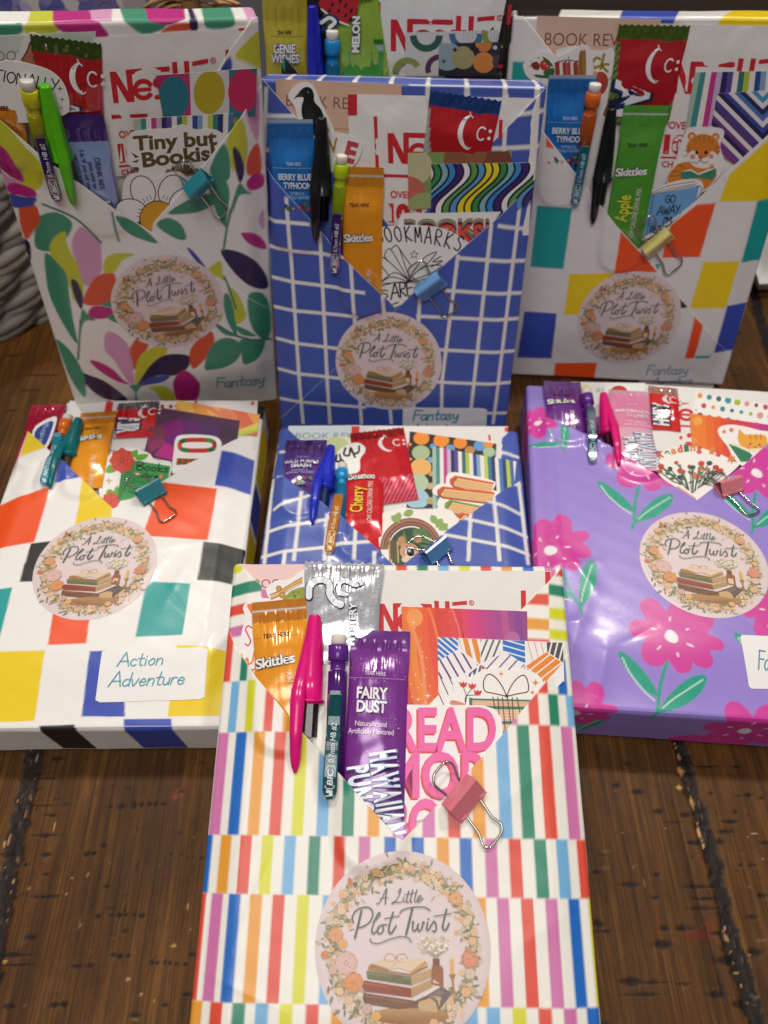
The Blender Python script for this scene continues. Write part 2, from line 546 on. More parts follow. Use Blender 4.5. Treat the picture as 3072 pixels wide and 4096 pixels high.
def paint(bg, shapes, soft=0.3):
    """Paper colour at (u, v): a background and printed shapes [(polygon, colour)], later ones on top."""
    sh = [(np.asarray(p, float), np.array(C(c))) for p, c in shapes]
    b = np.array(C(bg))
    def f(u, v):
        u, v = np.asarray(u, float), np.asarray(v, float)
        o = np.tile(b, (u.size, 1))
        x, y = u.ravel(), v.ravel()
        for p, c in sh:
            a = coverage(p, x, y, soft)[:, None]
            o = o * (1 - a) + c * a
        return o
    return f

class Package:
    def __init__(s, label, fr, W, H, TH, mat, r=2.2, step=0.7, Dm=4.0, seed=0.0, wobble=0.25, group='wrapped books in gift paper', creases=()):
        s.fr, s.W, s.H, s.TH, s.mat, s.r, s.step, s.Dm, s.seed, s.wobble = fr, W, H, TH, mat, r, step, Dm, seed, wobble
        s.root = tag(empty('wrapped_book', fr.M), label, 'wrapped book', group)
        s.bumps, s.later, s.creases = [], [], list(creases)
        R = random.Random(int(seed * 10) + 1)
        for k in range(9):
            u, v, a, L = R.uniform(-W / 2, W / 2), R.uniform(4, H * .5), R.uniform(0, 6.28), R.uniform(12, 45)
            s.creases.append((u, v, u + L * math.cos(a), v + L * math.sin(a), R.uniform(-.22, .26), R.uniform(1.2, 3)))
    # ---- heights
    def edge(s, u, v):
        r = s.r
        du = np.clip(r - (s.W / 2 - np.abs(u)), 0, r)
        dv = np.clip(r - np.minimum(v, s.H - v), 0, r)
        d = np.minimum(np.hypot(du, dv), r)
        return -(r - np.sqrt(np.maximum(r * r - d * d, 0)))
    def crease(s, u, v):
        z = np.zeros(np.shape(u))
        for (x0, y0, x1, y1, amp, wd) in s.creases:
            dx, dy = x1 - x0, y1 - y0
            t = np.clip(((u - x0) * dx + (v - y0) * dy) / (dx * dx + dy * dy), 0, 1)
            d = np.hypot(u - x0 - t * dx, v - y0 - t * dy)
            z = z + amp * np.exp(-(d / wd) ** 1.5) * (0.3 + 0.7 * np.sin(math.pi * np.clip(t, .05, .95)))
        return z
    def D(s, u, v):
        u, v = np.asarray(u, float), np.asarray(v, float)
        ds = np.minimum(u + s.W / 2, s.W / 2 - u)
        base = .45 + (s.Dm - .45) * sstep(ds / 15) * sstep(v / 40)
        acc = base ** 5
        for (a, b, c, d, hh, wd, fall, tap) in s.bumps:
            dx, dy = c - a, d - b
            t = np.clip(((u - a) * dx + (v - b) * dy) / (dx * dx + dy * dy + 1e-9), 0, 1)
            q = np.hypot(u - a - t * dx, v - b - t * dy)
            acc = acc + (hh * (1 - tap * np.maximum(t - .35, 0) * 1.54) * sstep(1 - (q - wd) / fall) * sstep(ds / 5)) ** 5
        return acc ** .2 + s.wobble * wob(u, v, 1, s.seed) * sstep(ds / 8) + s.crease(u, v)
    def surf(s, u, v):
        return s.edge(np.asarray(u, float), np.asarray(v, float)) + s.D(u, v) + .45
    def bump(s, a, b, hh, wd, fall=9, tap=0.0):
        s.bumps.append((a[0], a[1], b[0], b[1], hh, wd, fall, tap))
    def uvt(s, crop, pts):
        """Points of the print seen on the package's upper end, unfolded onto the paper above the front."""
        fr, o = s.fr, []
        for x, y in pts:
            q = fr.uv(crop, x, y, 0)
            if q[1] > s.H - .5:
                x0, y0, k = CROPS[crop]
                r = CF + CR * ((x0 + x * k - 1536) / FPX) + CD * ((y0 + y * k - 2048) / FPX)
                O = fr.O + fr.V * s.H
                P = CC + r * (((O - CC) @ fr.V) / (r @ fr.V)) - O
                q = np.array([P @ fr.U, s.H + max(0.0, min(s.TH, -(P @ fr.N)))])
            o.append(q)
        return np.array(o)
    # ---- body
    def body(s, pf, step=None, name='book_wrap'):
        st = step or s.step
        W, H, TH, r = s.W, s.H, s.TH, s.r
        b = Buf()
        lo, hi = np.array([-W / 2 + r, r, -TH + r]), np.array([W / 2 - r, H - r, -r])
        def rnd(p):
            q = np.clip(p, lo, hi)
            d = p - q
            L = np.linalg.norm(d, axis=1)[:, None] + 1e-9
            o = q + d / L * r
            o += d / L * (s.wobble * 1.2 * wob(p[:, 0] + p[:, 2] * .7, p[:, 1] - p[:, 2] * .5, 1, s.seed))[:, None]
            return o
        def lin(a, c, n, e):
            x = np.linspace(a, c, n)
            ex = np.linspace(0, e, 6)
            return np.unique(np.concatenate([x, a + ex, c - ex]))
        xs, ys, zs = lin(-W / 2, W / 2, int(W / st), r), lin(0, H, int(H / st), r), lin(-TH, 0, int(TH / st), r)
        def face(a, bb, mk, un, flip, c=None):
            A, B = np.meshgrid(a, bb)
            p = mk(A.ravel(), B.ravel())
            uu, vv = un(A.ravel(), B.ravel())
            b.add(rnd(p), gfaces(len(a), len(bb), flip=flip), pf(uu, vv) if c is None else c, smooth=True)
        o = lambda x: np.zeros_like(x)
        face(xs, ys, lambda x, y: np.column_stack([x, y, o(x)]), lambda x, y: (x, y), False)
        face(ys, zs, lambda y, z: np.column_stack([o(y) - W / 2, y, z]), lambda y, z: (-W / 2 + z, y), True)
        face(ys, zs, lambda y, z: np.column_stack([o(y) + W / 2, y, z]), lambda y, z: (W / 2 - z, y), False)
        face(xs, zs, lambda x, z: np.column_stack([x, o(x), z]), lambda x, z: (x, z), False)
        face(xs, zs, lambda x, z: np.column_stack([x, o(x) + H, z]), lambda x, z: (x, H - z), True)
        x2, y2 = lin(-W / 2, W / 2, 30, r), lin(0, H, 40, r)
        face(x2, y2, lambda x, y: np.column_stack([x, y, o(x) - TH]), lambda x, y: (x, y), True, C('#e9e6df'))
        return b.build(name, s.mat, s.root)
    # ---- folded sheets
    def sheet(s, name, top, bot, u0, u1, pf, dz, hf, step=None, lip='#f4f1ea', lipmix=.55):
        st = step or s.step
        us = np.linspace(u0, u1, max(3, int((u1 - u0) / st)))
        tv, bv = np.array([top(u) for u in us]), np.array([bot(u) for u in us])
        ok = tv > bv + .3
        us, tv, bv = us[ok], tv[ok], bv[ok]
        ny = max(4, int((tv - bv).max() / st))
        tt = np.linspace(0, 1, ny)
        Ug = np.tile(us, (ny, 1))
        Vg = bv[None] + (tv - bv)[None] * tt[:, None]
        Z = s.edge(Ug, Vg) + hf(Ug, Vg) + dz
        col = pf(Ug, Vg).reshape(ny, len(us), -1)
        sl = np.gradient(tv, us) if len(us) > 2 else np.zeros(len(us))
        nx, nyv = -sl / np.hypot(1, sl), 1 / np.hypot(1, sl)
        rc = .32
        zt = Z[-1]
        rows_u, rows_v, rows_z, rows_c = [Ug], [Vg], [Z], [col]
        lc = np.array(C(lip))
        e0 = col[-1]
        for ph in (0.5, 1.0, 1.57, 2.2, 2.8, 3.14):
            k = rc * math.sin(ph)
            rows_u.append((us + nx * k)[None]); rows_v.append((tv + nyv * k)[None]); rows_z.append((zt - rc * (1 - math.cos(ph)))[None])
            m = lipmix * max(0.0, math.sin(min(ph, 1.57)))
            rows_c.append((e0 * (1 - m) + lc * m)[None])
        for back in (1.2, 2.6):
            ub, vb = np.clip(us - nx * back, -s.W / 2 + .1, s.W / 2 - .1), tv - nyv * back
            rows_u.append(ub[None]); rows_v.append(vb[None]); rows_z.append((s.edge(ub, vb) + hf(ub, vb) + dz - 2 * rc - .05)[None])
            rows_c.append(np.tile(lc, (1, len(us), 1)))
        U, V, Z, cc = np.concatenate(rows_u), np.concatenate(rows_v), np.concatenate(rows_z), np.concatenate(rows_c)
        U = np.clip(U, -s.W / 2 + .05, s.W / 2 - .05)
        b = Buf()
        b.add(np.column_stack([U.ravel(), V.ravel(), Z.ravel()]), gfaces(len(us), U.shape[0]), cc.reshape(-1, cc.shape[-1]), smooth=True)
        return b.build(name, s.mat, s.root)
    def line(s, crop_pts, h=3.0, ext=None):
        """A fold line given as [(crop, x, y)...] turned into v as a function of u, carried on at both ends."""
        p = np.array([s.fr.uv(c, x, y, h) for c, x, y in crop_pts])
        p = p[np.argsort(p[:, 0])]
        def f(u):
            if u < p[0, 0]:
                k = (p[1, 1] - p[0, 1]) / (p[1, 0] - p[0, 0])
                return min(max(p[0, 1] + (u - p[0, 0]) * k, 2.0), s.H - .6)
            if u > p[-1, 0]:
                k = (p[-1, 1] - p[-2, 1]) / (p[-1, 0] - p[-2, 0])
                return min(max(p[-1, 1] + (u - p[-1, 0]) * k, 2.0), s.H - .6)
            return min(float(np.interp(u, p[:, 0], p[:, 1])), s.H - .6)
        return f
    def pocket(s, OL, OR, pfL, pfR, IL=None, IR=None, pfIL=None, pfIR=None, hin=2.0, left_over=True, side=0.3):
        W = s.W
        inner = lambda u, v: .25 + (hin - .25) * sstep(np.minimum(u + W / 2, W / 2 - u) / 9) + .15 * wob(u, v, 1.7, s.seed)
        a, b = -W / 2 + side, W / 2 - side
        um = np.linspace(a, b, 400)
        dif = np.array([OL(u) - OR(u) for u in um])
        uV = um[np.argmin(np.abs(dif))]
        s.uV = uV
        if left_over:
            s.sheet('pocket_flap', OL, lambda u: 1.0, a, b, pfL, .3, s.D)
            s.sheet('pocket_flap', OR, lambda u: OL(u) - 4, uV - 1.5, b, pfR, 0.0, s.D)
        else:
            s.sheet('pocket_flap', OR, lambda u: 1.0, a, b, pfR, .3, s.D)
            s.sheet('pocket_flap', OL, lambda u: OR(u) - 4, a, uV + 1.5, pfL, 0.0, s.D)
        if IL:
            s.sheet('folded_corner', IL, lambda u: OL(u) - 9, a, 5, pfIL or pfL, 0.0, inner)
        if IR:
            s.sheet('folded_corner', IR, lambda u: OR(u) - 9, 0, b, pfIR or pfR, 0.0, inner)
        for f in s.later:
            f()
    # ---- stuck-on parts
    def seal(s, c, R=31.75, rot=0.0):
        ca, sa = math.cos(math.radians(rot)), math.sin(math.radians(rot))
        def loc(x, y):
            return np.array([R * (ca * x - sa * y), R * (sa * x + ca * y)])
        zf = lambda x, y: s.surf(x + c[0], y + c[1]) + .06
        a = Art(lambda px, py: loc((px - 800) / 778, -(py - 985) / 866), zf, z=0.06, eps=0.004)
        rr = np.linspace(0, 1, 26)
        th = np.linspace(0, 2 * math.pi, 97)
        Rg, Tg = np.meshgrid(rr, th)
        x, y = R * (Rg * np.cos(Tg)).ravel(), R * (Rg * np.sin(Tg)).ravel()
        z = zf(x, y) - np.where(Rg.ravel() > .999, .1, 0)
        a.buf.add(np.column_stack([x, y, z]), gfaces(26, 97), C('#e0cfce'), smooth=True)
        seal_art(a)
        o = a.buf.build('round_sticker', M_STICK, s.root, T(c[0], c[1], 0))
        return o
    def label(s, crop, quad, lines, w=7, col='#4f9db0', bg='#f1efec', h=3.0):
        q = s.fr.uvs(crop, quad, h)
        c = q.mean(0)
        zf = lambda x, y: s.surf(x + c[0], y + c[1]) + .1
        a = Art(lambda x, y: s.fr.uv(crop, x, y, h) - c, zf, z=.08, eps=.01)
        n = 24
        t = np.linspace(0, 1, n)
        A, B = np.meshgrid(t, t)
        # round the corners off by pulling the corner points in
        P = ((1 - A) * (1 - B))[..., None] * q[0] + (A * (1 - B))[..., None] * q[1] + (A * B)[..., None] * q[2] + ((1 - A) * B)[..., None] * q[3]
        for i, j in ((0, 0), (0, -1), (-1, 0), (-1, -1)):
            P[i, j] = P[i, j] * .5 + P[1 if i == 0 else -2, 1 if j == 0 else -2] * .5
        P = P.reshape(-1, 2) - c
        a.buf.add(np.column_stack([P, zf(P[:, 0], P[:, 1])]), gfaces(n, n, flip=True), C(bg), smooth=True)
        for ln in lines:
            a.hand(ln[0], ln[1], ln[2], ln[3], w, col, lean=.12)
        return a.buf.build('genre_label', M_CARD, s.root, T(c[0], c[1], 0))

# ------------------------------------------------------------------ the printed round sticker (drawn in the pixels of crop e2)
def rose(a, x, y, r, col, n=9):
    c = np.array(C(col)) * .88
    r = r * .94
    z = a.z
    a.star(x, y, r * 1.02, tuple(c * .62), .88, n)
    for k, (q, m) in enumerate(((.96, 1.0), (.76, .84), (.70, 1.08), (.5, .74), (.44, 1.12), (.24, .62), (.16, 1.0))):
        t = np.linspace(0, 2 * math.pi, 40, endpoint=False)
        rr = r * q * (1 + .09 * np.cos(n * t * (.6 if k > 2 else 1) + k))
        a.poly(np.stack([x + rr * np.cos(t), y + rr * np.sin(t)], 1), tuple(np.clip(c * m, 0, .95)))
    a.z = z + a.eps

def leaf(a, x, y, L, W, ang, col, dz):
    ca, sa = math.cos(ang), math.sin(ang)
    p = [(0, 0), (.25, .42), (.55, .5), (.85, .25), (1, 0), (.85, -.25), (.55, -.5), (.25, -.42)]
    a.poly([(x + ca * L * q - sa * W * w, y + sa * L * q + ca * W * w) for q, w in p], col, dz=dz)

def seal_art(a):
    R = random.Random(5)
    lc = ['#999474', '#85855f', '#b0a37f', '#9c8f68', '#bfb08f', '#767a5c', '#b59c74', '#8a7450']
    z0 = a.z
    def ring(t, q):
        return 800 + 612 * q * math.cos(t), 985 - 690 * q * math.sin(t)
    # soft wash behind the wreath
    for k in range(150):
        t = R.uniform(0, 2 * math.pi)
        x, y = ring(t, R.gauss(1, .06))
        a.circ(x, y, R.uniform(22, 50), R.choice(['#d3c2b0', '#cdbda6', '#d8c6b8']), dz=z0 + R.random() * .02, n=9)
    for tw in range(5):
        t = np.linspace(0, 2 * math.pi, 90)
        q = 1 + .035 * np.sin(t * (5 + tw) + tw * 1.7)
        a.stroke(np.stack([800 + 605 * q * np.cos(t), 985 - 680 * q * np.sin(t)], 1), 6, R.choice(['#a98d6a', '#b69b78', '#8f7a58']), sm=False, dz=z0 + .026, caps=False)
    for k in range(860):
        t = R.uniform(0, 2 * math.pi)
        low = max(0, -math.sin(t)) * .5 + max(0, -math.cos(t)) * .45
        x, y = ring(t, R.gauss(1, .055 + .04 * low))
        leaf(a, x, y, R.uniform(30, 84), R.uniform(14, 32), R.uniform(0, 6.28), R.choice(lc), z0 + .028 + R.random() * .05)
    for k in range(170):
        t = R.uniform(0, 2 * math.pi)
        x, y = ring(t, R.gauss(1, .07))
        c = R.choice(['#ecc39a', '#e8ceb0', '#f0d6bb', '#dfae82', '#e9b98f', '#e3c2ad'])
        r, w = R.uniform(9, 22), R.random()
        for j in range(5):
            a.circ(x + r * .75 * math.cos(j * 1.257 + w), y + r * .75 * math.sin(j * 1.257 + w), r * .6, c, dz=z0 + .08 + .0002 * (k + j * .1), n=7)
        a.circ(x, y, r * .32, '#b9803f', dz=z0 + .1165, n=7)
    a.z = z0 + .12
    for k in range(3):
        pass
    # wooden base and books
    a.z += .03
    a.circ(860, 1570, 330, '#a87c50', 62)
    a.circ(860, 1548, 325, '#b0854f', 55)
    for k in range(6):
        a.stroke([(600 + 20 * k, 1548 + 12 * k), (860, 1562 + 10 * k), (1110 - 18 * k, 1545 + 11 * k)], 5, '#8d6238')
    P = a.poly
    P([(455, 1372), (900, 1440), (928, 1462), (925, 1520), (890, 1530), (470, 1462), (448, 1420)], '#754a2e')
    P([(470, 1385), (890, 1452), (893, 1470), (468, 1402)], '#8f5f3c')
    P([(905, 1440), (1060, 1372), (1075, 1390), (930, 1465)], '#6d4530')
    P([(445, 1280), (470, 1270), (868, 1335), (872, 1412), (465, 1362), (448, 1335)], '#8f4122')
    P([(470, 1282), (866, 1348), (866, 1364), (466, 1300)], '#a85730')
    P([(868, 1335), (1050, 1258), (1056, 1322), (872, 1412)], '#b9945f')
    for k in range(4):
        a.stroke([(874, 1352 + 14 * k), (1050, 1276 + 12 * k)], 3, '#a98a60', sm=False)
    P([(478, 1188), (868, 1240), (876, 1312), (488, 1256)], '#6a6840')
    P([(485, 1200), (866, 1252), (868, 1268), (486, 1216)], '#807d52')
    P([(868, 1240), (1040, 1170), (1048, 1244), (876, 1312)], '#c09c6a')
    for k in range(4):
        a.stroke([(878, 1258 + 13 * k), (1042, 1188 + 13 * k)], 3, '#b0936a', sm=False)
    P([(492, 1160), (520, 1128), (660, 1172), (685, 1190), (860, 1214), (1025, 1140), (1015, 1160), (870, 1232), (680, 1208), (500, 1182)], '#a8773c')
    P([(520, 1128), (640, 1086), (700, 1100), (800, 1082), (995, 1104), (865, 1196), (760, 1160), (685, 1178), (640, 1150)], '#e2c9aa')
    P([(865, 1196), (995, 1104), (1018, 1128), (868, 1214)], '#c99a5a')
    a.stroke([(690, 1172), (740, 1120), (800, 1085)], 5, '#b58d68')
    for gx in (685, 790):
        t = np.linspace(0, 6.28, 26)
        a.stroke(np.stack([gx + 48 * np.cos(t), 1078 + 36 * np.sin(t)], 1), 5, '#c48f72', sm=False)
    a.stroke([(733, 1078), (745, 1066), (760, 1078)], 5, '#c48f72')
    P([(930, 1448), (1075, 1400), (1130, 1412), (1090, 1530), (1070, 1532), (935, 1515)], '#caa677')
    P([(1000, 1398), (1140, 1320), (1220, 1380), (1100, 1522), (1075, 1445)], '#6a5850')
    P([(1010, 1402), (1120, 1345), (1160, 1372), (1060, 1440)], '#7f6a60')
    P([(962, 1395), (1105, 1308), (1125, 1318), (985, 1402)], '#eadbd8')
    # bottle, bouquet, candle
    P([(1056, 1150), (1142, 1150), (1152, 1180), (1150, 1330), (1046, 1300), (1048, 1180)], '#96582d')
    P([(1064, 1086), (1122, 1086), (1124, 1150), (1062, 1150)], '#7b4727')
    P([(1064, 1212), (1126, 1212), (1128, 1300), (1062, 1290)], '#dcc6a4')
    for k in range(46):
        t, q = R.uniform(0, 6.28), R.random() ** .5
        x, y = 1080 + 135 * q * math.cos(t), 975 + 72 * q * math.sin(t)
        a.stroke([(1092, 1086), (x, y)], 2.5, '#a09a7c', sm=False, dz=a.z, caps=False)
    a.z += .02
    for k in range(150):
        t, q = R.uniform(0, 6.28), R.random() ** .6
        a.circ(1080 + 150 * q * math.cos(t), 970 + 80 * q * math.sin(t), R.uniform(6, 15), R.choice(['#f1e8d8', '#ddd0b6', '#c9bda0', '#b3a888', '#efe2cf']), dz=a.z + R.random() * .01, n=7)
    a.z += .02
    P([(1212, 1095), (1246, 1095), (1246, 1222), (1214, 1222)], '#e1ab57')
    P([(1200, 1218), (1262, 1218), (1240, 1262), (1244, 1350), (1268, 1385), (1205, 1385), (1226, 1350), (1222, 1262)], '#a8762e')
    a.circ(1229, 1078, 10, '#f0d08a', 17)
    # flowers
    for x, y, r, c in ((565, 320, 42, '#ecbb88'), (1020, 372, 46, '#f0c690'), (1140, 345, 34, '#eac39c'), (880, 280, 36, '#e7b794'), (985, 268, 26, '#e5a98a'), (268, 515, 46, '#ebbd90'), (252, 662, 42, '#f0cfae'),
                       (268, 955, 44, '#efb270'), (112, 1050, 38, '#dc8660'), (186, 1180, 40, '#e3b9a8'), (1420, 935, 40, '#efc191'), (1372, 772, 34, '#eed0b4'), (1435, 860, 36, '#eac3a0'), (1385, 1215, 52, '#e6cdb6'),
                       (1345, 1366, 46, '#efbc86'), (565, 1562, 46, '#f0b968'), (485, 1502, 48, '#dab4b0'), (330, 1430, 40, '#ecc6a0'), (250, 1360, 36, '#efcf9f'), (1060, 1620, 40, '#ecbb88'), (700, 1690, 42, '#e7b794'), (860, 1715, 34, '#eec9a0'), (1240, 1490, 34, '#e9c9a5')):
        rose(a, x, y, r, c, 6)
    for x, y, r, c in ((205, 878, 70, '#e9a472'), (300, 1122, 106, '#e6bcb2'), (368, 1285, 92, '#e69a5e'), (1386, 1092, 80, '#e69c78'), (1286, 558, 66, '#e8b07c')):
        rose(a, x, y, r, c)
    a.z += .04
    P([(340, 440), (305, 400), (312, 362), (335, 375), (350, 420)], '#c96a1e')
    P([(345, 440), (300, 430), (312, 455), (340, 455)], '#d9862a')
    P([(350, 425), (362, 405), (395, 415), (360, 445)], '#8a4a1a')
    g = '#47574f'
    S = a.stroke
    t1, t2, t3 = 9, 13, 19
    S([(566, 600), (588, 602), (622, 545), (648, 484), (662, 468)], t1, g); S([(662, 468), (652, 540), (648, 606)], t1 + 3, g); S([(598, 558), (672, 548)], t1 - 2, g)
    S([(768, 506), (772, 484), (792, 468), (776, 520), (748, 572), (718, 604), (708, 596), (735, 586), (765, 596), (792, 588)], t1, g)
    S([(818, 545), (806, 582), (826, 588)], t1, g); S([(862, 488), (838, 580), (854, 590)], t1 + 2, g); S([(898, 478), (872, 580), (888, 588)], t1 + 2, g); S([(818, 524), (928, 506)], t1 - 2, g)
    S([(936, 478), (912, 570), (924, 590), (944, 570), (974, 545), (962, 532), (940, 562), (948, 590), (992, 556)], t1, g)
    S([(432, 668), (402, 800), (376, 904)], t3, g)
    S([(362, 772), (350, 732), (376, 672), (440, 638), (505, 640), (536, 690), (508, 764), (448, 806), (398, 816)], t2, g)
    S([(540, 770), (592, 712), (598, 686), (576, 700), (534, 800), (528, 856), (548, 866), (586, 826)], t2, g)
    S([(622, 792), (588, 808), (576, 850), (600, 870), (630, 838), (624, 794), (660, 790)], t2, g)
    S([(718, 680), (682, 800), (680, 856), (702, 862), (742, 802)], t3 - 3, g); S([(640, 738), (772, 714)], t1, g)
    S([(778, 690), (806, 660), (900, 636), (1000, 638), (1050, 664)], t2 - 2, g); S([(892, 646), (862, 760), (832, 876)], t3, g)
    S([(890, 772), (898, 764), (890, 826), (908, 846), (930, 820), (942, 780), (936, 830), (954, 846), (976, 815), (984, 768), (996, 776)], t2, g); S([(1026, 772), (1014, 830), (1028, 840), (1048, 812)], t2, g); a.circ(1034, 742, 9, g); S([(1048, 812), (1084, 762), (1102, 806), (1094, 848), (1066, 850)], t2, g)
    S([(1198, 656), (1162, 790), (1162, 832), (1190, 834), (1216, 782)], t3 - 3, g); S([(1086, 718), (1240, 694)], t1, g)
    S([(510, 912), (524, 944), (586, 954), (680, 920), (780, 896), (850, 906), (878, 944)], t1, g)

# ------------------------------------------------------------------ packets, pouches, candy
class Packet(Art):
    """A sealed sachet with a crimped top; drawn in (x, y): x in millimetres from the axis, y in millimetres down from its top edge."""
    def __init__(s, pk, crop, top, low, wpx, h, L, H=2.0, seal=9.0, zig=0.0, colf=None, wrink=.24, hlow=None, narrow=.05, seed=0.0, nbump=True):
        fr = pk.fr
        h = h - .6 if h > 2.5 else h
        A, B = fr.uv(crop, *top, h), fr.uv(crop, *low, h)
        d = (B - A) / np.linalg.norm(B - A)
        xa = np.array([-d[1], d[0]])
        if xa[0] < 0:
            xa = -xa
        w = np.linalg.norm(fr.uv(crop, top[0] + wpx, top[1], h) - A)
        hid = lambda p: p[1] < max(pk.OL(p[0]), pk.OR(p[0])) if abs(p[0]) < pk.W / 2 else True
        ym = 12.0
        for y in np.arange(12, L, 1.0):
            if not all(hid(A + d * y + xa * q * w) for q in (-.45, 0, .45)):
                ym = y
        L = min(L, ym + 7)
        s.w, s.L, s.pk, s.h, s.A, s.d, s.xa = w, L, pk, h, A, d, xa
        def zf(x, y):
            y = -y
            q = np.clip(1 - (2 * x / w) ** 2, 0, 1) ** .62
            ramp = sstep((y - seal) / 13) * sstep((L - 6 - y) / 13)
            e = np.exp(-np.maximum(y - seal, 0) / 9) * (y > seal * .55) * q
            wr = wrink * e * (np.sin(x * 1.5 + seed) + .6 * np.sin(x * 2.7 + 1 + seed * 2)) + wrink * .5 * q * np.sin(x * .5 + y * .23 + seed) * np.cos(y * .37 - x * .21 + seed)
            return 1.0 + H * q * ramp + wr + .12 * np.sin(x * .6 + seed) * (y < seal)
        s.zfun = zf
        super().__init__(lambda x, y: np.array([x, -y]), zf, z=.24, eps=.022)
        nx, ny = 41, max(30, int(L / .7))
        X, Y = np.meshgrid(np.linspace(-w / 2, w / 2, nx), np.linspace(0, L, ny))
        ramp = sstep((Y - seal) / 14)
        Z = zf(X, -Y)
        Xs = X * (1 - narrow * ramp)
        Ys = Y.copy()
        if zig:
            saw = np.abs(((X / w * 11) % 1) * 2 - 1)
            Ys = Ys + zig * saw * np.clip(1 - Y / (zig * 2.5), 0, 1)
        c = colf(X.ravel(), Y.ravel())
        s.buf.add(np.column_stack([Xs.ravel(), -Ys.ravel(), Z.ravel()]), gfaces(nx, ny, flip=True), c, smooth=True)
        s.buf.add(np.column_stack([Xs.ravel(), -Ys.ravel(), np.where((np.abs(X) > w / 2 - .01) | (Y < .01) | (Y > L - .01), Z, .3).ravel()]), gfaces(nx, ny), c, smooth=True)
        s.mp = lambda x, y: np.array([x * (1 - narrow * float(sstep((y - seal) / 14))), -y])
        if nbump:
            pk.bump(A + d * 12, A + d * (L - 4), h + H + .8, w * .44, 9)
            pk.bump(A + d * (L - 18), A + d * (L + 24), h + H + .8, w * .40, 12, .98)
    def raw(s, uv, faces, col, dz=None):
        faces = [f for f in faces if min(uv[i][1] for i in f) > .4 - s.L]
        if faces:
            Art.raw(s, uv, faces, col, dz)
    def done(s, name, label, cat, group, mat=None):
        M = s.pk.fr.M @ T(s.A[0], s.A[1], s.h) @ Matrix(((s.xa[0], -s.d[0], 0, 0), (s.xa[1], -s.d[1], 0, 0), (0, 0, 1, 0), (0, 0, 0, 1)))
        return tag(s.buf.build(name, mat or M_FOIL, None, M), label, cat, group)

def bands(base, rows, metal=0.0):
    """Colour by distance from the top: [(y0, y1, colour, metal)] over a base colour."""
    b = np.array(C(base) + (metal,))
    def f(x, y):
        o = np.tile(b, (len(x), 1))
        for y0, y1, c, m in rows:
            o[(y >= y0) & (y < y1)] = np.array(C(c) + (m,))
        return o
    return f

def skittles(pk, crop, top, low, wpx, h, L, base, dark, flavour, label, text_y=30.0, fy=41, line=True, tear=16.5, seed=0.0, hl=True):
    rows = [(0, 9.6, dark, .25)]
    if line:
        rows += [(3.6, 4.6, '#d9dbe0', .2)]
    s = Packet(pk, crop, top, low, wpx, h, L, colf=bands(base, rows, .12), seed=seed, seal=9.6)
    w = s.w / 2
    s.text('TEAR HERE', (-.64 * w, tear), (.34 * w, tear - .3), (-.62 * w, tear - 1.75), '#1c1208', .012, space=.92)
    for k in range(5):
        s.circ(-.96 * w + k * .06 * w, tear - .15, .14, '#1c1208', n=8)
        s.circ(.40 * w + k * .08 * w, tear - .45, .14, '#1c1208', n=8)
    s.outlined('Skittles', (-.93 * w, text_y), (.56 * w, text_y - 1.4), (-.95 * w, text_y - 4.0), '#f3f3f0', '#1b1413', .025, .065, space=.9)
    s.text('LOW CALORIE DRINK MIX', (.46 * w, fy + 25), (.46 * w, fy - 4), (.22 * w, fy + 25), '#f4e6d6', .0, space=.95)
    if flavour:
        n = len(flavour)
        s.outlined(flavour, (-.02 * w, fy + 3.0 * n), (-.02 * w, fy), (-.62 * w, fy + 3.0 * n), '#f2df2e', dark, .01, .05)
    return s.done('drink_mix_packet', label, 'drink mix', 'drink mix packets')

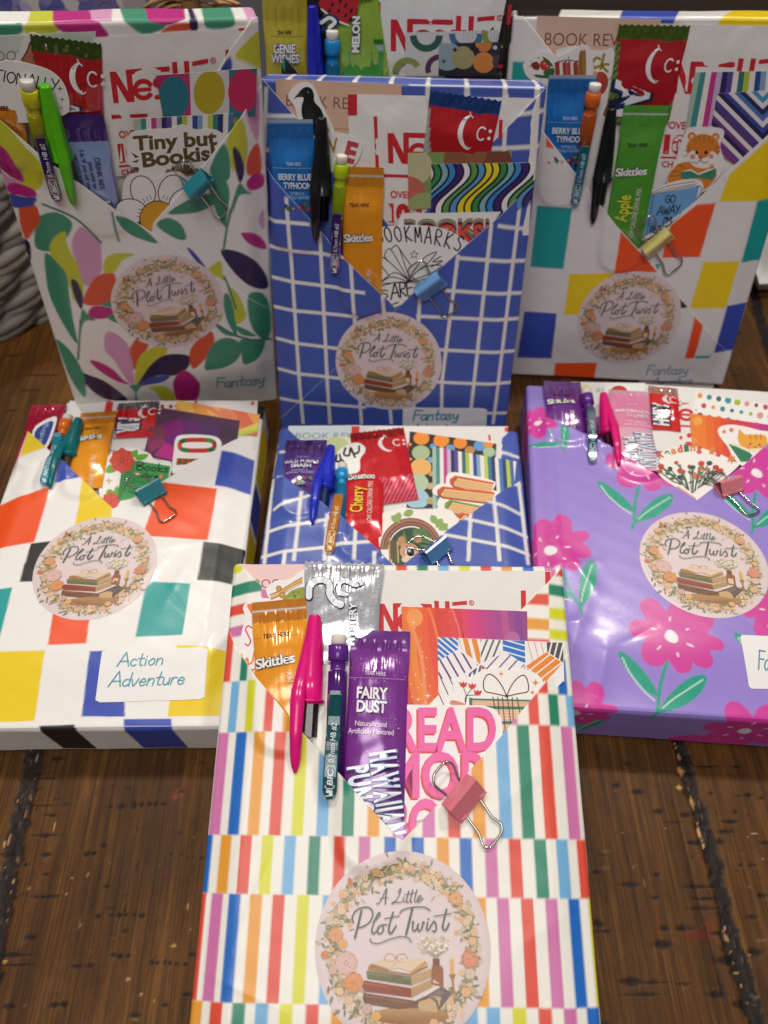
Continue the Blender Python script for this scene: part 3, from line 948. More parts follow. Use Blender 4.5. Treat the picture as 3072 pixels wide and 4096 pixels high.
def airheads(pk, crop, top, low, wpx, h, L, rim, label, body='#c4122e', field='#b5161f', lower='#e9eae6', word='AIRHEADS', wy=(40, 78), rimc=None, seed=0.0, stripes='#b8bfae', face=True, zig=1.0, H=1.6, facey=20, facex=.12):
    rm = rim
    def colf(x, y):
        o = np.tile(np.array(C(body) + (.15,)), (len(x), 1))
        o[y < 6.5] = np.array(C(rm) + (.75,))
        ed = 6.6 + .7 * np.sin(x * .2)
        o[y < ed] = np.array(C(rm) + (.75,))
        # ball of flavour colour ends in a curve, pale foil below
        q = (x - facex * 20) ** 2 / 20 ** 2 + np.maximum(y - 16, 0) ** 2 / 25 ** 2
        k = q > 1
        o[k & (y > 8)] = np.array(C(lower) + (.35,))
        st = k & (y > 8) & (((x * .9 + y * .55) % 2.2) < .9)
        o[st] = np.array(C(stripes) + (.4,))
        return o
    s = Packet(pk, crop, top, low, wpx, h, L, H=H, seal=6, zig=zig, colf=colf, wrink=.32, seed=seed, narrow=.03)
    w = s.w / 2
    # smiling face: mouth, C nose, eyes (sideways)
    if face:
        x0, y0 = facex * w, facey
        R = .36 * w
        t = np.linspace(math.radians(120), math.radians(250), 24)
        p = np.stack([x0 + .25 * w + R * 1.25 * np.cos(t), y0 - R * 1.35 * np.sin(t)], 1)
        n = len(p)
        ww = .5 + 2.0 * np.sin(np.linspace(.12, math.pi - .12, n))
        Lr, Rr, _ = ribbon(p, ww)
        s.poly(np.concatenate([Lr, Rr[::-1]]), '#efe9e8')
        for q, sg in ((p[0], 1), (p[-1], -1)):
            s.stroke([q + (-.6, -1.3 * 1), q, q + (1.2, 1.0 * sg)], .55, '#efe9e8')
        t = np.linspace(math.radians(50), math.radians(310), 16)
        s.stroke(np.stack([x0 + .42 * w + 2.2 * np.cos(t), y0 + 2.9 * np.sin(t)], 1), .8, '#efe9e8')
        s.circ(x0 + .42 * w + 4.2, y0 - 1.6, .85, '#f4f0ef')
        s.circ(x0 + .42 * w + 4.2, y0 + 1.7, .85, '#f4f0ef')
    if word:
        y0, y1 = wy
        k = max(0, min(len(word), int((s.L - 1 - y0) / ((y1 - y0) / len(word)))))
        word, y1 = word[:k], y0 + (y1 - y0) * k / max(1, len(word))
    if word:
        s.outlined(word, (-.78 * w, y0), (-.78 * w, y1), (.16 * w, y0), '#f0f2f4', '#1a2f66', .06, .10, space=1.05, edge2='#0e1838', b2=.135)
    return s.done('candy_bar', label, 'candy', 'wrapped candy bars')

class Pouch(Art):
    """The flat white paper packet behind the other things; drawn in its own units: N height = 1, origin at the foot of the N."""
    def __init__(s, pk, crop, quad, h, H=.8, seed=0.0, col='#e6e3de'):
        fr = pk.fr
        q = fr.uvs(crop, quad, h)
        s.c = q.mean(0)
        s.fr, s.h, s.crop = fr, h, crop
        q = q - s.c
        def wn(x, y):
            return .22 * wob(x, y, 2.2, seed) + .16 * np.abs(np.sin(x * .23 + seed)) * np.exp(-np.abs(y - q[:2, 1].mean()) / 7)
        lo, hi = q.min(0), q.max(0)
        def zf(x, y):
            e = np.minimum(np.minimum(x - lo[0], hi[0] - x), np.minimum(y - lo[1], hi[1] - y))
            return .5 + H * sstep(e / 14) + wn(x, y) * sstep(e / 3)
        n = 70
        t = np.linspace(0, 1, n)
        A, B = np.meshgrid(t, t)
        P = (((1 - A) * (1 - B))[..., None] * q[0] + (A * (1 - B))[..., None] * q[1] + (A * B)[..., None] * q[2] + ((1 - A) * B)[..., None] * q[3]).reshape(-1, 2)
        super().__init__(None, zf, z=.06, eps=.01)
        s.buf.add(np.column_stack([P, zf(P[:, 0], P[:, 1])]), gfaces(n, n, flip=True), C(col), smooth=True)
        s.buf.add(np.column_stack([P, np.where((A.ravel() % 1 == 0) | (B.ravel() % 1 == 0), zf(P[:, 0], P[:, 1]), .1)]), gfaces(n, n), C(col), smooth=True)
    def logo(s, o, ux, uy, red='#c9202c', frame=True, extra=True, short=3.25):
        """o: foot of the N, ux: one unit to the right of it, uy: one unit up (crop pixels)."""
        uv = lambda p: s.fr.uv(s.crop, *p, s.h + 1)
        O, X, Y = uv(o), uv(ux), uv(uy)
        s.mp = lambda x, y: O + (X - O) * x + (Y - O) * y - s.c
        P = s.poly
        P([(0, 0), (.17, 0), (.17, .99), (.0, .99)], red)
        P([(0, .99), (.2, .99), (.66, 0), (.44, 0)], red)
        P([(.5, 0), (.68, 0), (.68, .99), (.5, .99)], red)
        P([(.5, .86), (1.86, .86), (1.9, .9), (1.88, 1.02), (.54, 1.02), (.5, .99)], red)
        def ring(cx, cy, r, w, a0, a1):
            t = np.radians(np.linspace(a0, a1, 26))
            s.stroke(np.stack([cx + r * np.cos(t), cy + r * np.sin(t)], 1), w, red, sm=False, caps=False)
        ring(1.0, .36, .27, .15, 20, 330); P([(.75, .3), (1.25, .3), (1.25, .42), (.75, .42)], red)
        s.stroke([(1.62, .6), (1.46, .64), (1.4, .5), (1.62, .34), (1.62, .12), (1.4, .08)], .15, red)
        P([(1.98, 0), (2.14, 0), (2.14, 1.14), (1.98, 1.14)], red); P([(1.84, .58), (2.3, .58), (2.3, .72), (1.84, .72)], red)
        P([(2.36, 0), (2.52, 0), (2.52, 1.14), (2.36, 1.14)], red)
        ring(2.9, .36, .27, .15, 20, 330); P([(2.65, .3), (3.15, .3), (3.15, .42), (2.65, .42)], red)
        P([(2.62, .98), (3.14, 1.03), (3.14, 1.17), (2.62, 1.11)], red)
        ring(3.3, 1.1, .08, .025, 0, 360); s.text('R', (3.27, 1.06), (3.34, 1.06), (3.27, 1.14), red, .02)
        if frame:
            P([(-.42, -.25), (-.31, -.25), (-.31, 1.5), (-.42, 1.5)], red)
            P([(-.42, -.46), (3.5, -.46), (3.5, -.36), (-.42, -.36)], red)
            P([(3.52, .9), (3.63, .9), (3.63, 1.5), (3.52, 1.5)], red)
        if extra:
            s.text('OVER', (.04, -1.16), (.78, -1.16), (.04, -.93), red, .02)
            s.outlined('100', (-.06, -1.98), (1.1, -1.98), (-.06, -1.42), red, '#e9dcd8', .07, .02)
            P([(-.1, -2.2), (1.6, -2.2), (1.6, -2.13), (-.1, -2.13)], red)
            s.text('CHOCOLATE', (-.05, -2.5), (1.6, -2.5), (-.05, -2.3), red, .02)
    def done(s, label):
        return tag(s.buf.build('paper_packet', M_POUCH, None, s.fr.M @ T(s.c[0], s.c[1], s.h)), label, 'paper packet', 'white paper packets with red lettering')

# ------------------------------------------------------------------ pens, pencils, clips
def lathe(buf, prof, col, seg=28, mi=0, smooth=True, rx=1.0):
    t = np.linspace(0, 2 * math.pi, seg, endpoint=False)
    v, f = [], []
    for y, r in prof:
        v += [(r * rx * math.cos(a), -y, r * math.sin(a)) for a in t]
    n = len(prof)
    for i in range(n - 1):
        for j in range(seg):
            k = (j + 1) % seg
            f.append((i * seg + j, i * seg + k, (i + 1) * seg + k, (i + 1) * seg + j))
    f.append(tuple(range(seg))[::-1])
    f.append(tuple((n - 1) * seg + j for j in range(seg)))
    buf.add(v, f, C(col), smooth, mi)

def tube(buf, pts, rad, col, seg=10, flat=1.0, up=(0, 0, 1), mi=0):
    """Round or flattened bar along a path."""
    p = np.asarray(pts, float)
    rad = np.broadcast_to(np.asarray(rad, float), (len(p),))
    d = np.gradient(p, axis=0)
    d /= np.linalg.norm(d, axis=1)[:, None] + 1e-9
    up = np.array(up, float)
    sx = np.cross(d, up)
    L = np.linalg.norm(sx, axis=1)
    sx[L < .2] = np.cross(d[L < .2], np.array([1.0, 0, 0])) if (L < .2).any() else 0
    sx /= np.linalg.norm(sx, axis=1)[:, None] + 1e-9
    sz = np.cross(sx, d)
    t = np.linspace(0, 2 * math.pi, seg, endpoint=False)
    v = (p[:, None] + rad[:, None, None] * (np.cos(t)[None, :, None] * sx[:, None] + flat * np.sin(t)[None, :, None] * sz[:, None])).reshape(-1, 3)
    n = len(p)
    f = [(i * seg + j, i * seg + (j + 1) % seg, (i + 1) * seg + (j + 1) % seg, (i + 1) * seg + j) for i in range(n - 1) for j in range(seg)]
    f += [tuple(range(seg))[::-1], tuple((n - 1) * seg + j for j in range(seg))]
    buf.add(v, [q[::-1] for q in f], C(col), True, mi)

def axis_matrix(fr, A, hA, B, hB):
    a = np.array([A[0], A[1], hA]); b = np.array([B[0], B[1], hB])
    d = (b - a) / np.linalg.norm(b - a)
    x = np.array([-d[1], d[0], 0]); x /= np.linalg.norm(x)
    if x[0] < 0:
        x = -x
    y = -d
    z = np.cross(x, y)
    return fr.M @ Matrix(((x[0], y[0], z[0], a[0] * MM), (x[1], y[1], z[1], a[1] * MM), (x[2], y[2], z[2], a[2] * MM), (0, 0, 0, 1))), x, d, z, np.linalg.norm(b - a)

def pen(pk, crop, top, base, tip, col, label, hA=7.2, hB=3.7, R=4.8, phi=-48, barrel='#2a2622', blen=13):
    """A ballpoint hooked over the pocket edge by its cap. top, base: ends of the cap; tip: end of the cap's clip."""
    fr = pk.fr
    A, B = fr.uv(crop[0], *top, hA), fr.uv(crop[1], *base, hB)
    M, x, d, z, Lc = axis_matrix(fr, A, hA, B, hB)
    tp = fr.uv(crop[2], *tip, hB + 2.5)
    clen = float(np.linalg.norm(tp - A))
    root = tag(empty('pen', M), label, 'pen', 'ballpoint pens')
    b = Buf()
    lathe(b, [(0, R * .36), (0.15, R * .47), (.9, R * .5), (Lc * .2, R * .66), (Lc * .45, R * .82), (Lc * .7, R * .93), (Lc - 1.6, R), (Lc - 1.5, R * 1.13), (Lc - .6, R * 1.13), (Lc - .5, R), (Lc, R)], col)
    b.build('cap', M_PLAST, root)
    b = Buf()
    lathe(b, [(Lc - 3, R * .7), (Lc + blen, R * .7)], barrel, seg=6, smooth=False)
    b.build('barrel', M_CLEAR, root)
    pk.bump(B, B + d[:2] * 34, hB + R * .7 + .5, R * .5, 11, .98)
    def clip():
        b = Buf()
        ph = math.radians(phi)
        n = 30
        yy = np.linspace(Lc * .06, clen, n)
        q = np.clip((yy - Lc * .06) / (Lc * .8), 0, 1)
        off = R * (.12 + .93 * q)
        tail = np.clip((yy - Lc) / max(clen - Lc, 1), 0, 1)
        X = np.sin(ph) * off * (1 - .1 * tail)
        Z = np.cos(ph) * off
        rad = R * (.34 + .24 * q) * (1 - .38 * tail)
        rad[-3:] *= np.array([.92, .75, .35])
        for i in range(n):
            if yy[i] > Lc - 3:
                P = np.array([A[0], A[1], hA]) + x * X[i] + d * yy[i]
                need = float(pk.surf(P[0], P[1])) + rad[i] * .6 - P[2]
                Z[i] = max(Z[i], need)
        for _ in range(3):
            Z[1:-1] = np.maximum(Z[1:-1], (Z[:-2] + Z[2:]) / 2)
        tube(b, np.column_stack([X, -yy, Z]), rad, col, seg=14, flat=.75)
        b.build('clip', M_PLAST, root)
    pk.later.append(clip)
    return root

def pencil(pk, crop, top, low, tip, body, clipc, label, hA=6.8, hB=3.4, w=8.0, clip0=22.0, textc='#e8ecec', neck=True, cw=5.2, nopen=False, text=True):
    """A mechanical pencil hooked over the pocket edge. top: centre of the eraser's end; low: a point lower on the axis; tip: end of the clip."""
    fr = pk.fr
    A, B = fr.uv(crop[0], *top, hA), fr.uv(crop[1], *low, hB)
    M, x, d, z, Lr = axis_matrix(fr, A, hA, B, hB)
    tp = fr.uv(crop[2], *tip, hB + 4)
    clen = float(np.linalg.norm(tp - A))
    side = float((tp - A) @ x[:2])
    root = tag(empty('mechanical_pencil', M), label, 'pencil', 'mechanical pencils')
    R = w / 2
    b = Buf()
    lathe(b, [(0, R * .70), (.25, R * .77), (5, R * .78)], '#dcd6cc')
    b.build('eraser', M_RUBBER, root)
    b = Buf()
    lathe(b, [(4.2, R * .9), (4.5, R), (10.6, R * 1.0), (11.0, R * .93), (11.1, R * .75), (15.5, R * .75), (15.6, R * .80)], body)
    b.build('push_button', M_PLAST, root)
    b = Buf()
    L2 = max(Lr + 11, 40)
    lathe(b, [(15, R * .86), (15.4, R * .95), (L2, R * .95)], body)
    b.build('barrel', M_CLEAR, root)
    pk.bump(B, B + d[:2] * 32, hB + R + .4, R * .45, 11, .98)
    def clip():
        b = Buf()
        n = 26
        yy = np.linspace(clip0, clen, n)
        Z = np.full(n, R + 1.2)
        X = side * np.clip((yy - 15) / max(clen - 15, 1), 0, 1)
        for i in range(n):
            P = np.array([A[0], A[1], hA]) + x * X[i] + d * yy[i]
            need = float(pk.surf(P[0], P[1])) + 1.1 - P[2]
            if yy[i] > clip0 + 8:
                Z[i] = max(R * .6, need)
        Z = np.convolve(np.pad(Z, 3, mode='edge'), np.ones(7) / 7, 'valid')
        for i in range(n):
            P = np.array([A[0], A[1], hA]) + x * X[i] + d * yy[i]
            Z[i] = max(Z[i], float(pk.surf(P[0], P[1])) + .95 - P[2]) if yy[i] > clip0 + 12 else Z[i]
        # rounded bar cross-section
        hw, ht = cw / 2, .95
        sec = [(-hw, -ht), (hw, -ht), (hw, ht * .5), (hw * .8, ht), (-hw * .8, ht), (-hw, ht * .5)]
        k = np.ones(n)
        k[0], k[-1], k[-2] = .8, .55, .9
        v = [(X[i] + sx * k[i], -yy[i], Z[i] + sz) for i in range(n) for sx, sz in sec]
        m = len(sec)
        f = [(i * m + j, i * m + (j + 1) % m, (i + 1) * m + (j + 1) % m, (i + 1) * m + j) for i in range(n - 1) for j in range(m)]
        f += [tuple(range(m))[::-1], tuple((n - 1) * m + j for j in range(m))]
        b.add(v, [q[::-1] for q in f], C(clipc), False)
        c = b.build('clip', M_CLEAR, root)
        if text:
            zi = lambda xx, y2: np.interp(-y2, yy, Z) + ht
            xi = lambda y2: np.interp(y2, yy, X)
            a = Art(lambda px, py: np.array([px + xi(py), -py]), zi, z=.04)
            e = clen
            a.text('0.7mm HB #2', (hw * .42, e - 13.5), (hw * .42, e - 28.5), (-hw * .36, e - 13.5), textc, .0, .15)
            q = [(-hw * .62, e - 4.6), (-hw * .62, e - 11.2), (-hw * .4, e - 12.2), (hw * .4, e - 12.2), (hw * .62, e - 11.2), (hw * .62, e - 4.6), (hw * .4, e - 3.9), (-hw * .4, e - 3.9), (-hw * .62, e - 4.6)]
            a.stroke(q, .32, textc, sm=False)
            a.text('BIC', (hw * .38, e - 5.0), (hw * .38, e - 11.2), (-hw * .38, e - 5.0), textc, .03, .15)
            a.circ(-hw * .25, e - 2.9, .65, textc, n=10)
            a.poly([(hw * .1 - .5, e - 3.4), (hw * .1 + .9, e - 3.2), (hw * .1 + .9, e - 1.2), (hw * .1 - .4, e - 1.4)], textc)
            a.stroke([(-hw * .5, e - 1.2), (hw * .45, e - 1.5)], .35, textc, sm=False)
            a.buf.build('lettering', M_CARD, root)
    pk.later.append(clip)
    return root

def binder_clip(pk, crop, sA, sB, lA, lB, tip, back, col, label, sp=3.6, hoff=0.0, dark=None):
    """A small binder clip on the pocket edge. sA-sB: ends of its spine; lA-lB: ends of its lips; tip: end of the front handle; back: end of the rear handle."""
    def make():
        fr = pk.fr
        g = fr.uv(crop, (lA[0] + lB[0]) / 2, (lA[1] + lB[1]) / 2, 4)
        hf = float(pk.surf(g[0], g[1])) + .3 + hoff
        A, B = fr.uv(crop, *sA, hf + 3), fr.uv(crop, *sB, hf + 3)
        P, Q = fr.uv(crop, *lA, hf + 1), fr.uv(crop, *lB, hf + 1)
        S0, L0 = (A + B) / 2, (P + Q) / 2
        d = (L0 - S0); Dm = np.linalg.norm(d); d /= Dm
        be = math.radians(30); La = max(5.0, (Dm - sp * math.sin(be)) / math.cos(be))
        xa = np.array([-d[1], d[0]])
        if xa[0] < 0:
            xa = -xa
        Wd = (abs((B - A) @ xa) + abs((Q - P) @ xa)) / 2
        tp, bk = fr.uv(crop, *tip, hf), fr.uv(crop, *back, hf + 2)
        Lh, Lb = float((tp - L0) @ d), float((S0 - bk) @ d)
        skew, skb = float((tp - L0) @ xa), float((bk - S0) @ xa)
        M = fr.M @ T(S0[0], S0[1], hf) @ Matrix(((xa[0], -d[0], 0, 0), (xa[1], -d[1], 0, 0), (0, 0, 1, 0), (0, 0, 0, 1)))
        root = tag(empty('binder_clip', M), label, 'binder clip', 'small coloured binder clips')
        b = Buf()
        prof = [(La, .85), (La * .5, 2.2), (.9, sp - .1), (.25, sp - .35), (0, sp - 1.0), (0, 0), (0, -sp + 1.0), (.25, -sp + .35), (.9, -sp + .1), (La * .5, -2.2), (La, -.85)]
        pr = np.array(prof)
        pr = np.stack([Dm + (pr[:, 0] - La) * math.cos(be) + pr[:, 1] * math.sin(be), -(pr[:, 0] - La) * math.sin(be) + pr[:, 1] * math.cos(be)], 1)
        tn = np.gradient(pr, axis=0); tn /= np.linalg.norm(tn, axis=1)[:, None]
        nn = np.stack([tn[:, 1], -tn[:, 0]], 1)
        inn = pr - nn * -.38
        n = len(pr)
        v = []
        for X in (-Wd / 2, Wd / 2):
            v += [(X, -q[0], q[1]) for q in pr] + [(X, -q[0], q[1]) for q in inn]
        f = []
        for i in range(n - 1):
            f += [(i, i + 1, 2 * n + i + 1, 2 * n + i), (n + i + 1, n + i, 3 * n + i, 3 * n + i + 1), (i + 1, i, n + i, n + i + 1), (2 * n + i, 2 * n + i + 1, 3 * n + i + 1, 3 * n + i)]
        f += [(0, 2 * n, 3 * n, n), (n - 1, 2 * n - 1, 4 * n - 1, 3 * n - 1)]
        b.add(v, f, C(col), False)
        for sg in (-1, 1):
            for zz in (1, -1):
                x0, x1 = sg * Wd * .22, sg * Wd * .5
                tube(b, [(x0, -Dm, .95 * zz), (x1, -Dm, .95 * zz)], .95, col, seg=14)
        b.build('clip_body', M_ENAMEL, root)
        sh = [(-.27, 0), (-.265, .25), (-.255, .5), (-.27, .6), (-.335, .78), (-.34, .87), (-.27, .96), (-.15, 1.0), (.15, 1.0), (.27, .96), (.34, .87), (.335, .78), (.27, .6), (.255, .5), (.265, .25), (.27, 0)]
        def surf(x, y):
            g = S0 + xa * x - d * y
            return float(pk.surf(g[0], g[1])) - hf
        pts = []
        for q, t in sh:
            x, y = q * Wd + skew * t, -(Dm + Lh * t)
            pts.append((x, y, max(.75 - .2 * t, surf(x, y) + .6)))
        b = Buf()
        tube(b, smooth_line(pts, 4), .52, '#b9b4ae')
        b.build('wire_handle', M_WIRE, root)
        pts = [(q * Wd + skb * max(0, (t * (Dm + Lb) - Dm) / max(Lb, .1)), -(Dm - (Dm + Lb) * t), -.9 + 3.9 * t) for q, t in sh]
        b = Buf()
        tube(b, smooth_line(pts, 4), .52, '#b9b4ae')
        b.build('wire_handle', M_WIRE, root)
    pk.later.append(make)
# ------------------------------------------------------------------ the table
def ground(crop, x, y, z=0.0):
    x0, y0, k = CROPS[crop]
    r = CF + CR * ((x0 + x * k - 1536) / FPX) + CD * ((y0 + y * k - 2048) / FPX)
    t = (z - CC[2]) / r[2]
    return (CC + r * t)[:2]

def wood_material():
    m = bpy.data.materials.new('distressed_wood')
    m.use_nodes = True
    n, l = m.node_tree.nodes, m.node_tree.links
    p = n['Principled BSDF']
    tc = n.new('ShaderNodeTexCoord')
    def noise(scale, sx, sy, detail=4, rough=.6):
        mp = n.new('ShaderNodeMapping')
        mp.inputs['Scale'].default_value = (sx, sy, 1)
        l.new(tc.outputs['Object'], mp.inputs[0])
        z = n.new('ShaderNodeTexNoise')
        z.inputs['Scale'].default_value = scale
        z.inputs['Detail'].default_value = detail
        z.inputs['Roughness'].default_value = rough
        l.new(mp.outputs[0], z.inputs['Vector'])
        return z
    grain = noise(1.0, 420, 7, 6, .7)
    fine = noise(1.0, 1500, 22, 5, .75)
    blot = noise(1.0, 22, 9, 4, .6)
    ramp = n.new('ShaderNodeValToRGB')
    e = ramp.color_ramp.elements
    e[0].position, e[0].color = .38, (0.030, 0.0098, 0.0020, 1)
    e[1].position, e[1].color = .64, (0.25, 0.106, 0.020, 1)
    x = e.new(.5); x.color = (0.094, 0.0375, 0.0066, 1)
    mx = n.new('ShaderNodeMix'); mx.data_type = 'FLOAT'
    mx.inputs['Factor'].default_value = .5
    l.new(grain.outputs['Fac'], mx.inputs[2]); l.new(fine.outputs['Fac'], mx.inputs[3])
    mx2 = n.new('ShaderNodeMix'); mx2.data_type = 'FLOAT'
    mx2.inputs['Factor'].default_value = .30
    l.new(mx.outputs[0], mx2.inputs[2]); l.new(blot.outputs['Fac'], mx2.inputs[3])
    l.new(mx2.outputs[0], ramp.inputs[0])
    at = n.new('ShaderNodeAttribute'); at.attribute_name = 'Col'
    mix = n.new('ShaderNodeMix'); mix.data_type = 'RGBA'
    l.new(at.outputs['Alpha'], mix.inputs['Factor'])
    l.new(ramp.outputs[0], mix.inputs[6]); l.new(at.outputs['Color'], mix.inputs[7])
    l.new(mix.outputs[2], p.inputs['Base Color'])
    mr = n.new('ShaderNodeMapRange')
    mr.inputs['To Min'].default_value, mr.inputs['To Max'].default_value = .38, .6
    l.new(mx.outputs[0], mr.inputs['Value'])
    l.new(mr.outputs[0], p.inputs['Roughness'])
    p.inputs['Specular IOR Level'].default_value = .2
    b = n.new('ShaderNodeBump')
    b.inputs['Strength'].default_value = .28
    b.inputs['Distance'].default_value = .0008
    l.new(mx.outputs[0], b.inputs['Height'])
    l.new(b.outputs[0], p.inputs['Normal'])
    return m

def make_table():
    R = np.random.default_rng(3)
    xs = np.arange(-300, 300.1, .75)
    ys = np.concatenate([np.arange(-40, 170, .7), np.arange(170, 640, 1.6)])
    X, Y = np.meshgrid(xs, ys)
    Z = np.zeros_like(X)
    col = np.zeros(X.shape + (4,))
    def nz(sx, sy, seed):
        r = np.random.default_rng(seed)
        o = np.zeros_like(X)
        for k in range(7):
            f = 1.7 ** k
            o += np.sin(X * sx * f + r.uniform(0, 6) + 1.5 * np.sin(Y * sy * f * .7 + r.uniform(0, 6))) * np.sin(Y * sy * f + r.uniform(0, 6) + 1.3 * np.sin(X * sx * f * .6)) / 1.35 ** k
        return o / 2.2
    n1, n2, n3 = nz(.35, .3, 1), nz(.55, .42, 2), nz(.22, .05, 4)
    def put(mask, c, depth=0.0, rough=0.0):
        nonlocal Z
        mask = np.clip(mask, 0, 1)
        a = col[..., 3]
        o = mask + a * (1 - mask) + 1e-9
        for k in range(3):
            col[..., k] = (np.array(C(c))[k] * mask + col[..., k] * a * (1 - mask)) / o
        col[..., 3] = np.where(o > 1e-6, np.minimum(o, 1), 0)
        Z = Z - depth * mask + rough * mask * n2
    def path(crop, pts, w0, w1, jag=.5, soft=.5):
        p = np.array([ground(crop, *q) for q in pts])
        p = p[np.argsort(p[:, 1])]
        cx = np.interp(Y, p[:, 1], p[:, 0])
        t = np.clip((Y - p[0, 1]) / (p[-1, 1] - p[0, 1]), 0, 1)
        w = w0 + (w1 - w0) * t
        d = np.abs(X - cx + n3 * .8) - w / 2 - jag * w * .5 * n1 - .14 * w * n2
        m = np.clip(.5 - d / (2 * soft), 0, 1)
        lo, hi = p[0, 1] - 2, p[-1, 1] + 2
        return m * (Y > lo) * (Y < hi), X - cx
    # broad tone differences between boards and across stains
    put(np.clip(.18 + .3 * n3, 0, .45) * (np.sin(X * .043 + 1) > .1), '#2b160b')
    put(np.clip(n1 * .5 - .1, 0, .25), '#3a1f0d')
    # left seam
    pts = [(330, -150), (245, 60), (215, 200), (170, 400), (120, 600), (95, 800), (55, 1000), (20, 1200), (-10, 1400), (-60, 1700)]
    m, dx = path('d8', pts, 7.0, 9.0, .28)
    put(m, '#261e1b', .6, .4)
    for off, wd, c in ((-2.6, .5, '#b98a55'), (2.3, .4, '#8f6a44'), (-.6, .35, '#6f5844'), (1.0, .3, '#4c4038')):
        k = np.clip(1 - np.abs(dx - off + n3 * 1.6 + .5 * n1) / wd, 0, 1) * (m > .3) * (n2 + n1 * .7 > .4)
        put(k, c, -.25)
    # right seam and the thin crack beside it
    pts = [(900, -160), (960, 0), (1000, 150), (1045, 330), (1090, 480), (1150, 650), (1200, 850), (1240, 1000), (1290, 1200), (1340, 1450), (1410, 1700), (1490, 1950), (1570, 2240)]
    m, dx = path('e1', pts, 8.0, 6.0, .4)
    put(m, '#221a17', .6, .4)
    for off, wd, c in ((-1.8, .8, '#c59a63'), (1.6, .45, '#5b5049'), (.4, .35, '#453a33')):
        k = np.clip(1 - np.abs(dx - off + n3 * 1.2 + .4 * n1) / wd, 0, 1) * (m > .2) * (n2 * .8 + n1 > .5)
        put(k, c, -.25)
    m, _ = path('e1', [(880, 380), (960, 650), (1040, 950), (1110, 1250), (1200, 1600), (1300, 1980)], .9, .5, .3, .3)
    put(m * .85, '#160c07', .5)
    # seam behind, beyond the right-hand book
    m, _ = path('f', [(2990, 1000), (3010, 1150), (3050, 1300), (3090, 1450)], 6, 8, .5)
    put(m, '#1d1614', .8, .4)
    # gouges, saw marks and chips
    def gouge(crop, x, y, L, W, c='#110c0b', dep=.35, a=.88, ang=0.0):
        g = ground(crop, x, y)
        e = ground(crop, x + L, y)
        r = np.linalg.norm(e - g) / 2
        ca, sa = math.cos(ang), math.sin(ang)
        dx, dy = X - g[0], Y - g[1]
        ux, uy = dx * ca + dy * sa, -dx * sa + dy * ca
        ww = W * .52
        d = (np.abs(ux / r) ** 1.25 + np.abs(uy / ww) ** 1.25) ** .8 + .3 * n2 + .18 * n1
        put(np.clip((1.15 - d) * 1.8, 0, 1) * a, c, dep, .15)
    for x, y, L, W in ((810, 420, 50, 2), (890, 415, 75, 3.6), (980, 405, 60, 4), (1040, 405, 40, 2.6), (1098, 400, 42, 3), (1145, 400, 45, 3), (1200, 395, 50, 2), (945, 285, 45, 1.2), (640, 765, 90, 2.4), (690, 762, 50, 2), (760, 705, 80, 2.6),
                       (1255, 768, 22, 1.6), (1335, 775, 24, 1.6), (1380, 795, 20, 1.6), (1423, 793, 26, 1.8), (1485, 795, 26, 1.6), (720, 1225, 50, 2.4), (808, 1220, 46, 2), (875, 1215, 55, 2.6), (930, 1215, 35, 2), (985, 1215, 45, 2.6), (1040, 1222, 60, 2.6),
                       (915, 1335, 50, 2), (780, 1005, 60, 2), (555, 1592, 110, 2), (660, 1590, 80, 2.4), (830, 1510, 60, 1.8), (885, 1520, 60, 2.4), (940, 1518, 50, 2), (1118, 1565, 40, 2.6), (1160, 1570, 35, 2), (1208, 1568, 44, 2.6), (1250, 1572, 40, 2.4), (1300, 1578, 40, 1.4), (1365, 1580, 40, 1.8),
                       (1410, 1505, 60, 2.4), (1380, 1800, 90, 2.4), (1210, 1880, 70, 2), (990, 1955, 110, 2.6), (400, 1880, 130, 2.4), (470, 1875, 80, 2.4), (60, 1890, 120, 2), (335, 770, 90, 2.4), (330, 628, 230, 1.5), (370, 480, 150, 1.4), (330, 915, 70, 1.8), (330, 1080, 330, 1.6), (120, 1510, 300, 1.8), (120, 1585, 280, 1.2),
                       (340, 205, 270, 1.0), (335, 410, 210, 1.0), (190, 845, 60, 1.6), (40, 770, 200, 1.4), (210, 1380, 120, 2.4), (425, 60, 90, 3)):
        gouge('d8', x, y, L, W)
    for x, y, L, W in ((440, 285, 90, 3), (610, 338, 140, 2.2), (780, 495, 110, 2.6), (1000, 525, 120, 2), (1350, 578, 180, 1.6), (900, 580, 150, .9), (1330, 660, 170, 2.2), (1270, 740, 90, 3.4), (1080, 750, 150, 2.4), (545, 1088, 170, 2.6), (275, 985, 90, 2.2), (765, 1008, 80, 1.4), (750, 1192, 90, 1.6),
                       (1100, 1105, 360, 1.6), (1140, 1200, 260, 1.4), (1130, 1280, 260, 1.8), (285, 1400, 90, 3.6), (350, 1465, 260, 1.2), (830, 1440, 110, 2.8), (990, 1440, 180, 2.8), (810, 1570, 220, 3.8), (1270, 1480, 200, 2), (1540, 1350, 120, 2.2), (1560, 1630, 150, 4.5), (1330, 1700, 240, 4), (560, 1870, 220, 3.6), (740, 1875, 260, 1.6), (980, 1890, 130, 1.4),
                       (660, 1975, 340, 1.8), (1250, 1975, 210, 3), (1450, 2060, 150, 4), (1430, 370, 60, 1.2), (1500, 365, 80, 2), (1610, 385, 60, 1.6), (1200, 350, 60, 1.6), (1640, 750, 100, 2.4), (1530, 930, 90, 1.4), (1440, 930, 50, 1.6), (1600, 1175, 110, 2.4), (560, 180, 100, 1), (1420, 130, 130, 1.2), (1170, 130, 200, 1.2), (1400, 500, 60, 1.6)):
        gouge('e1', x, y, L, W)
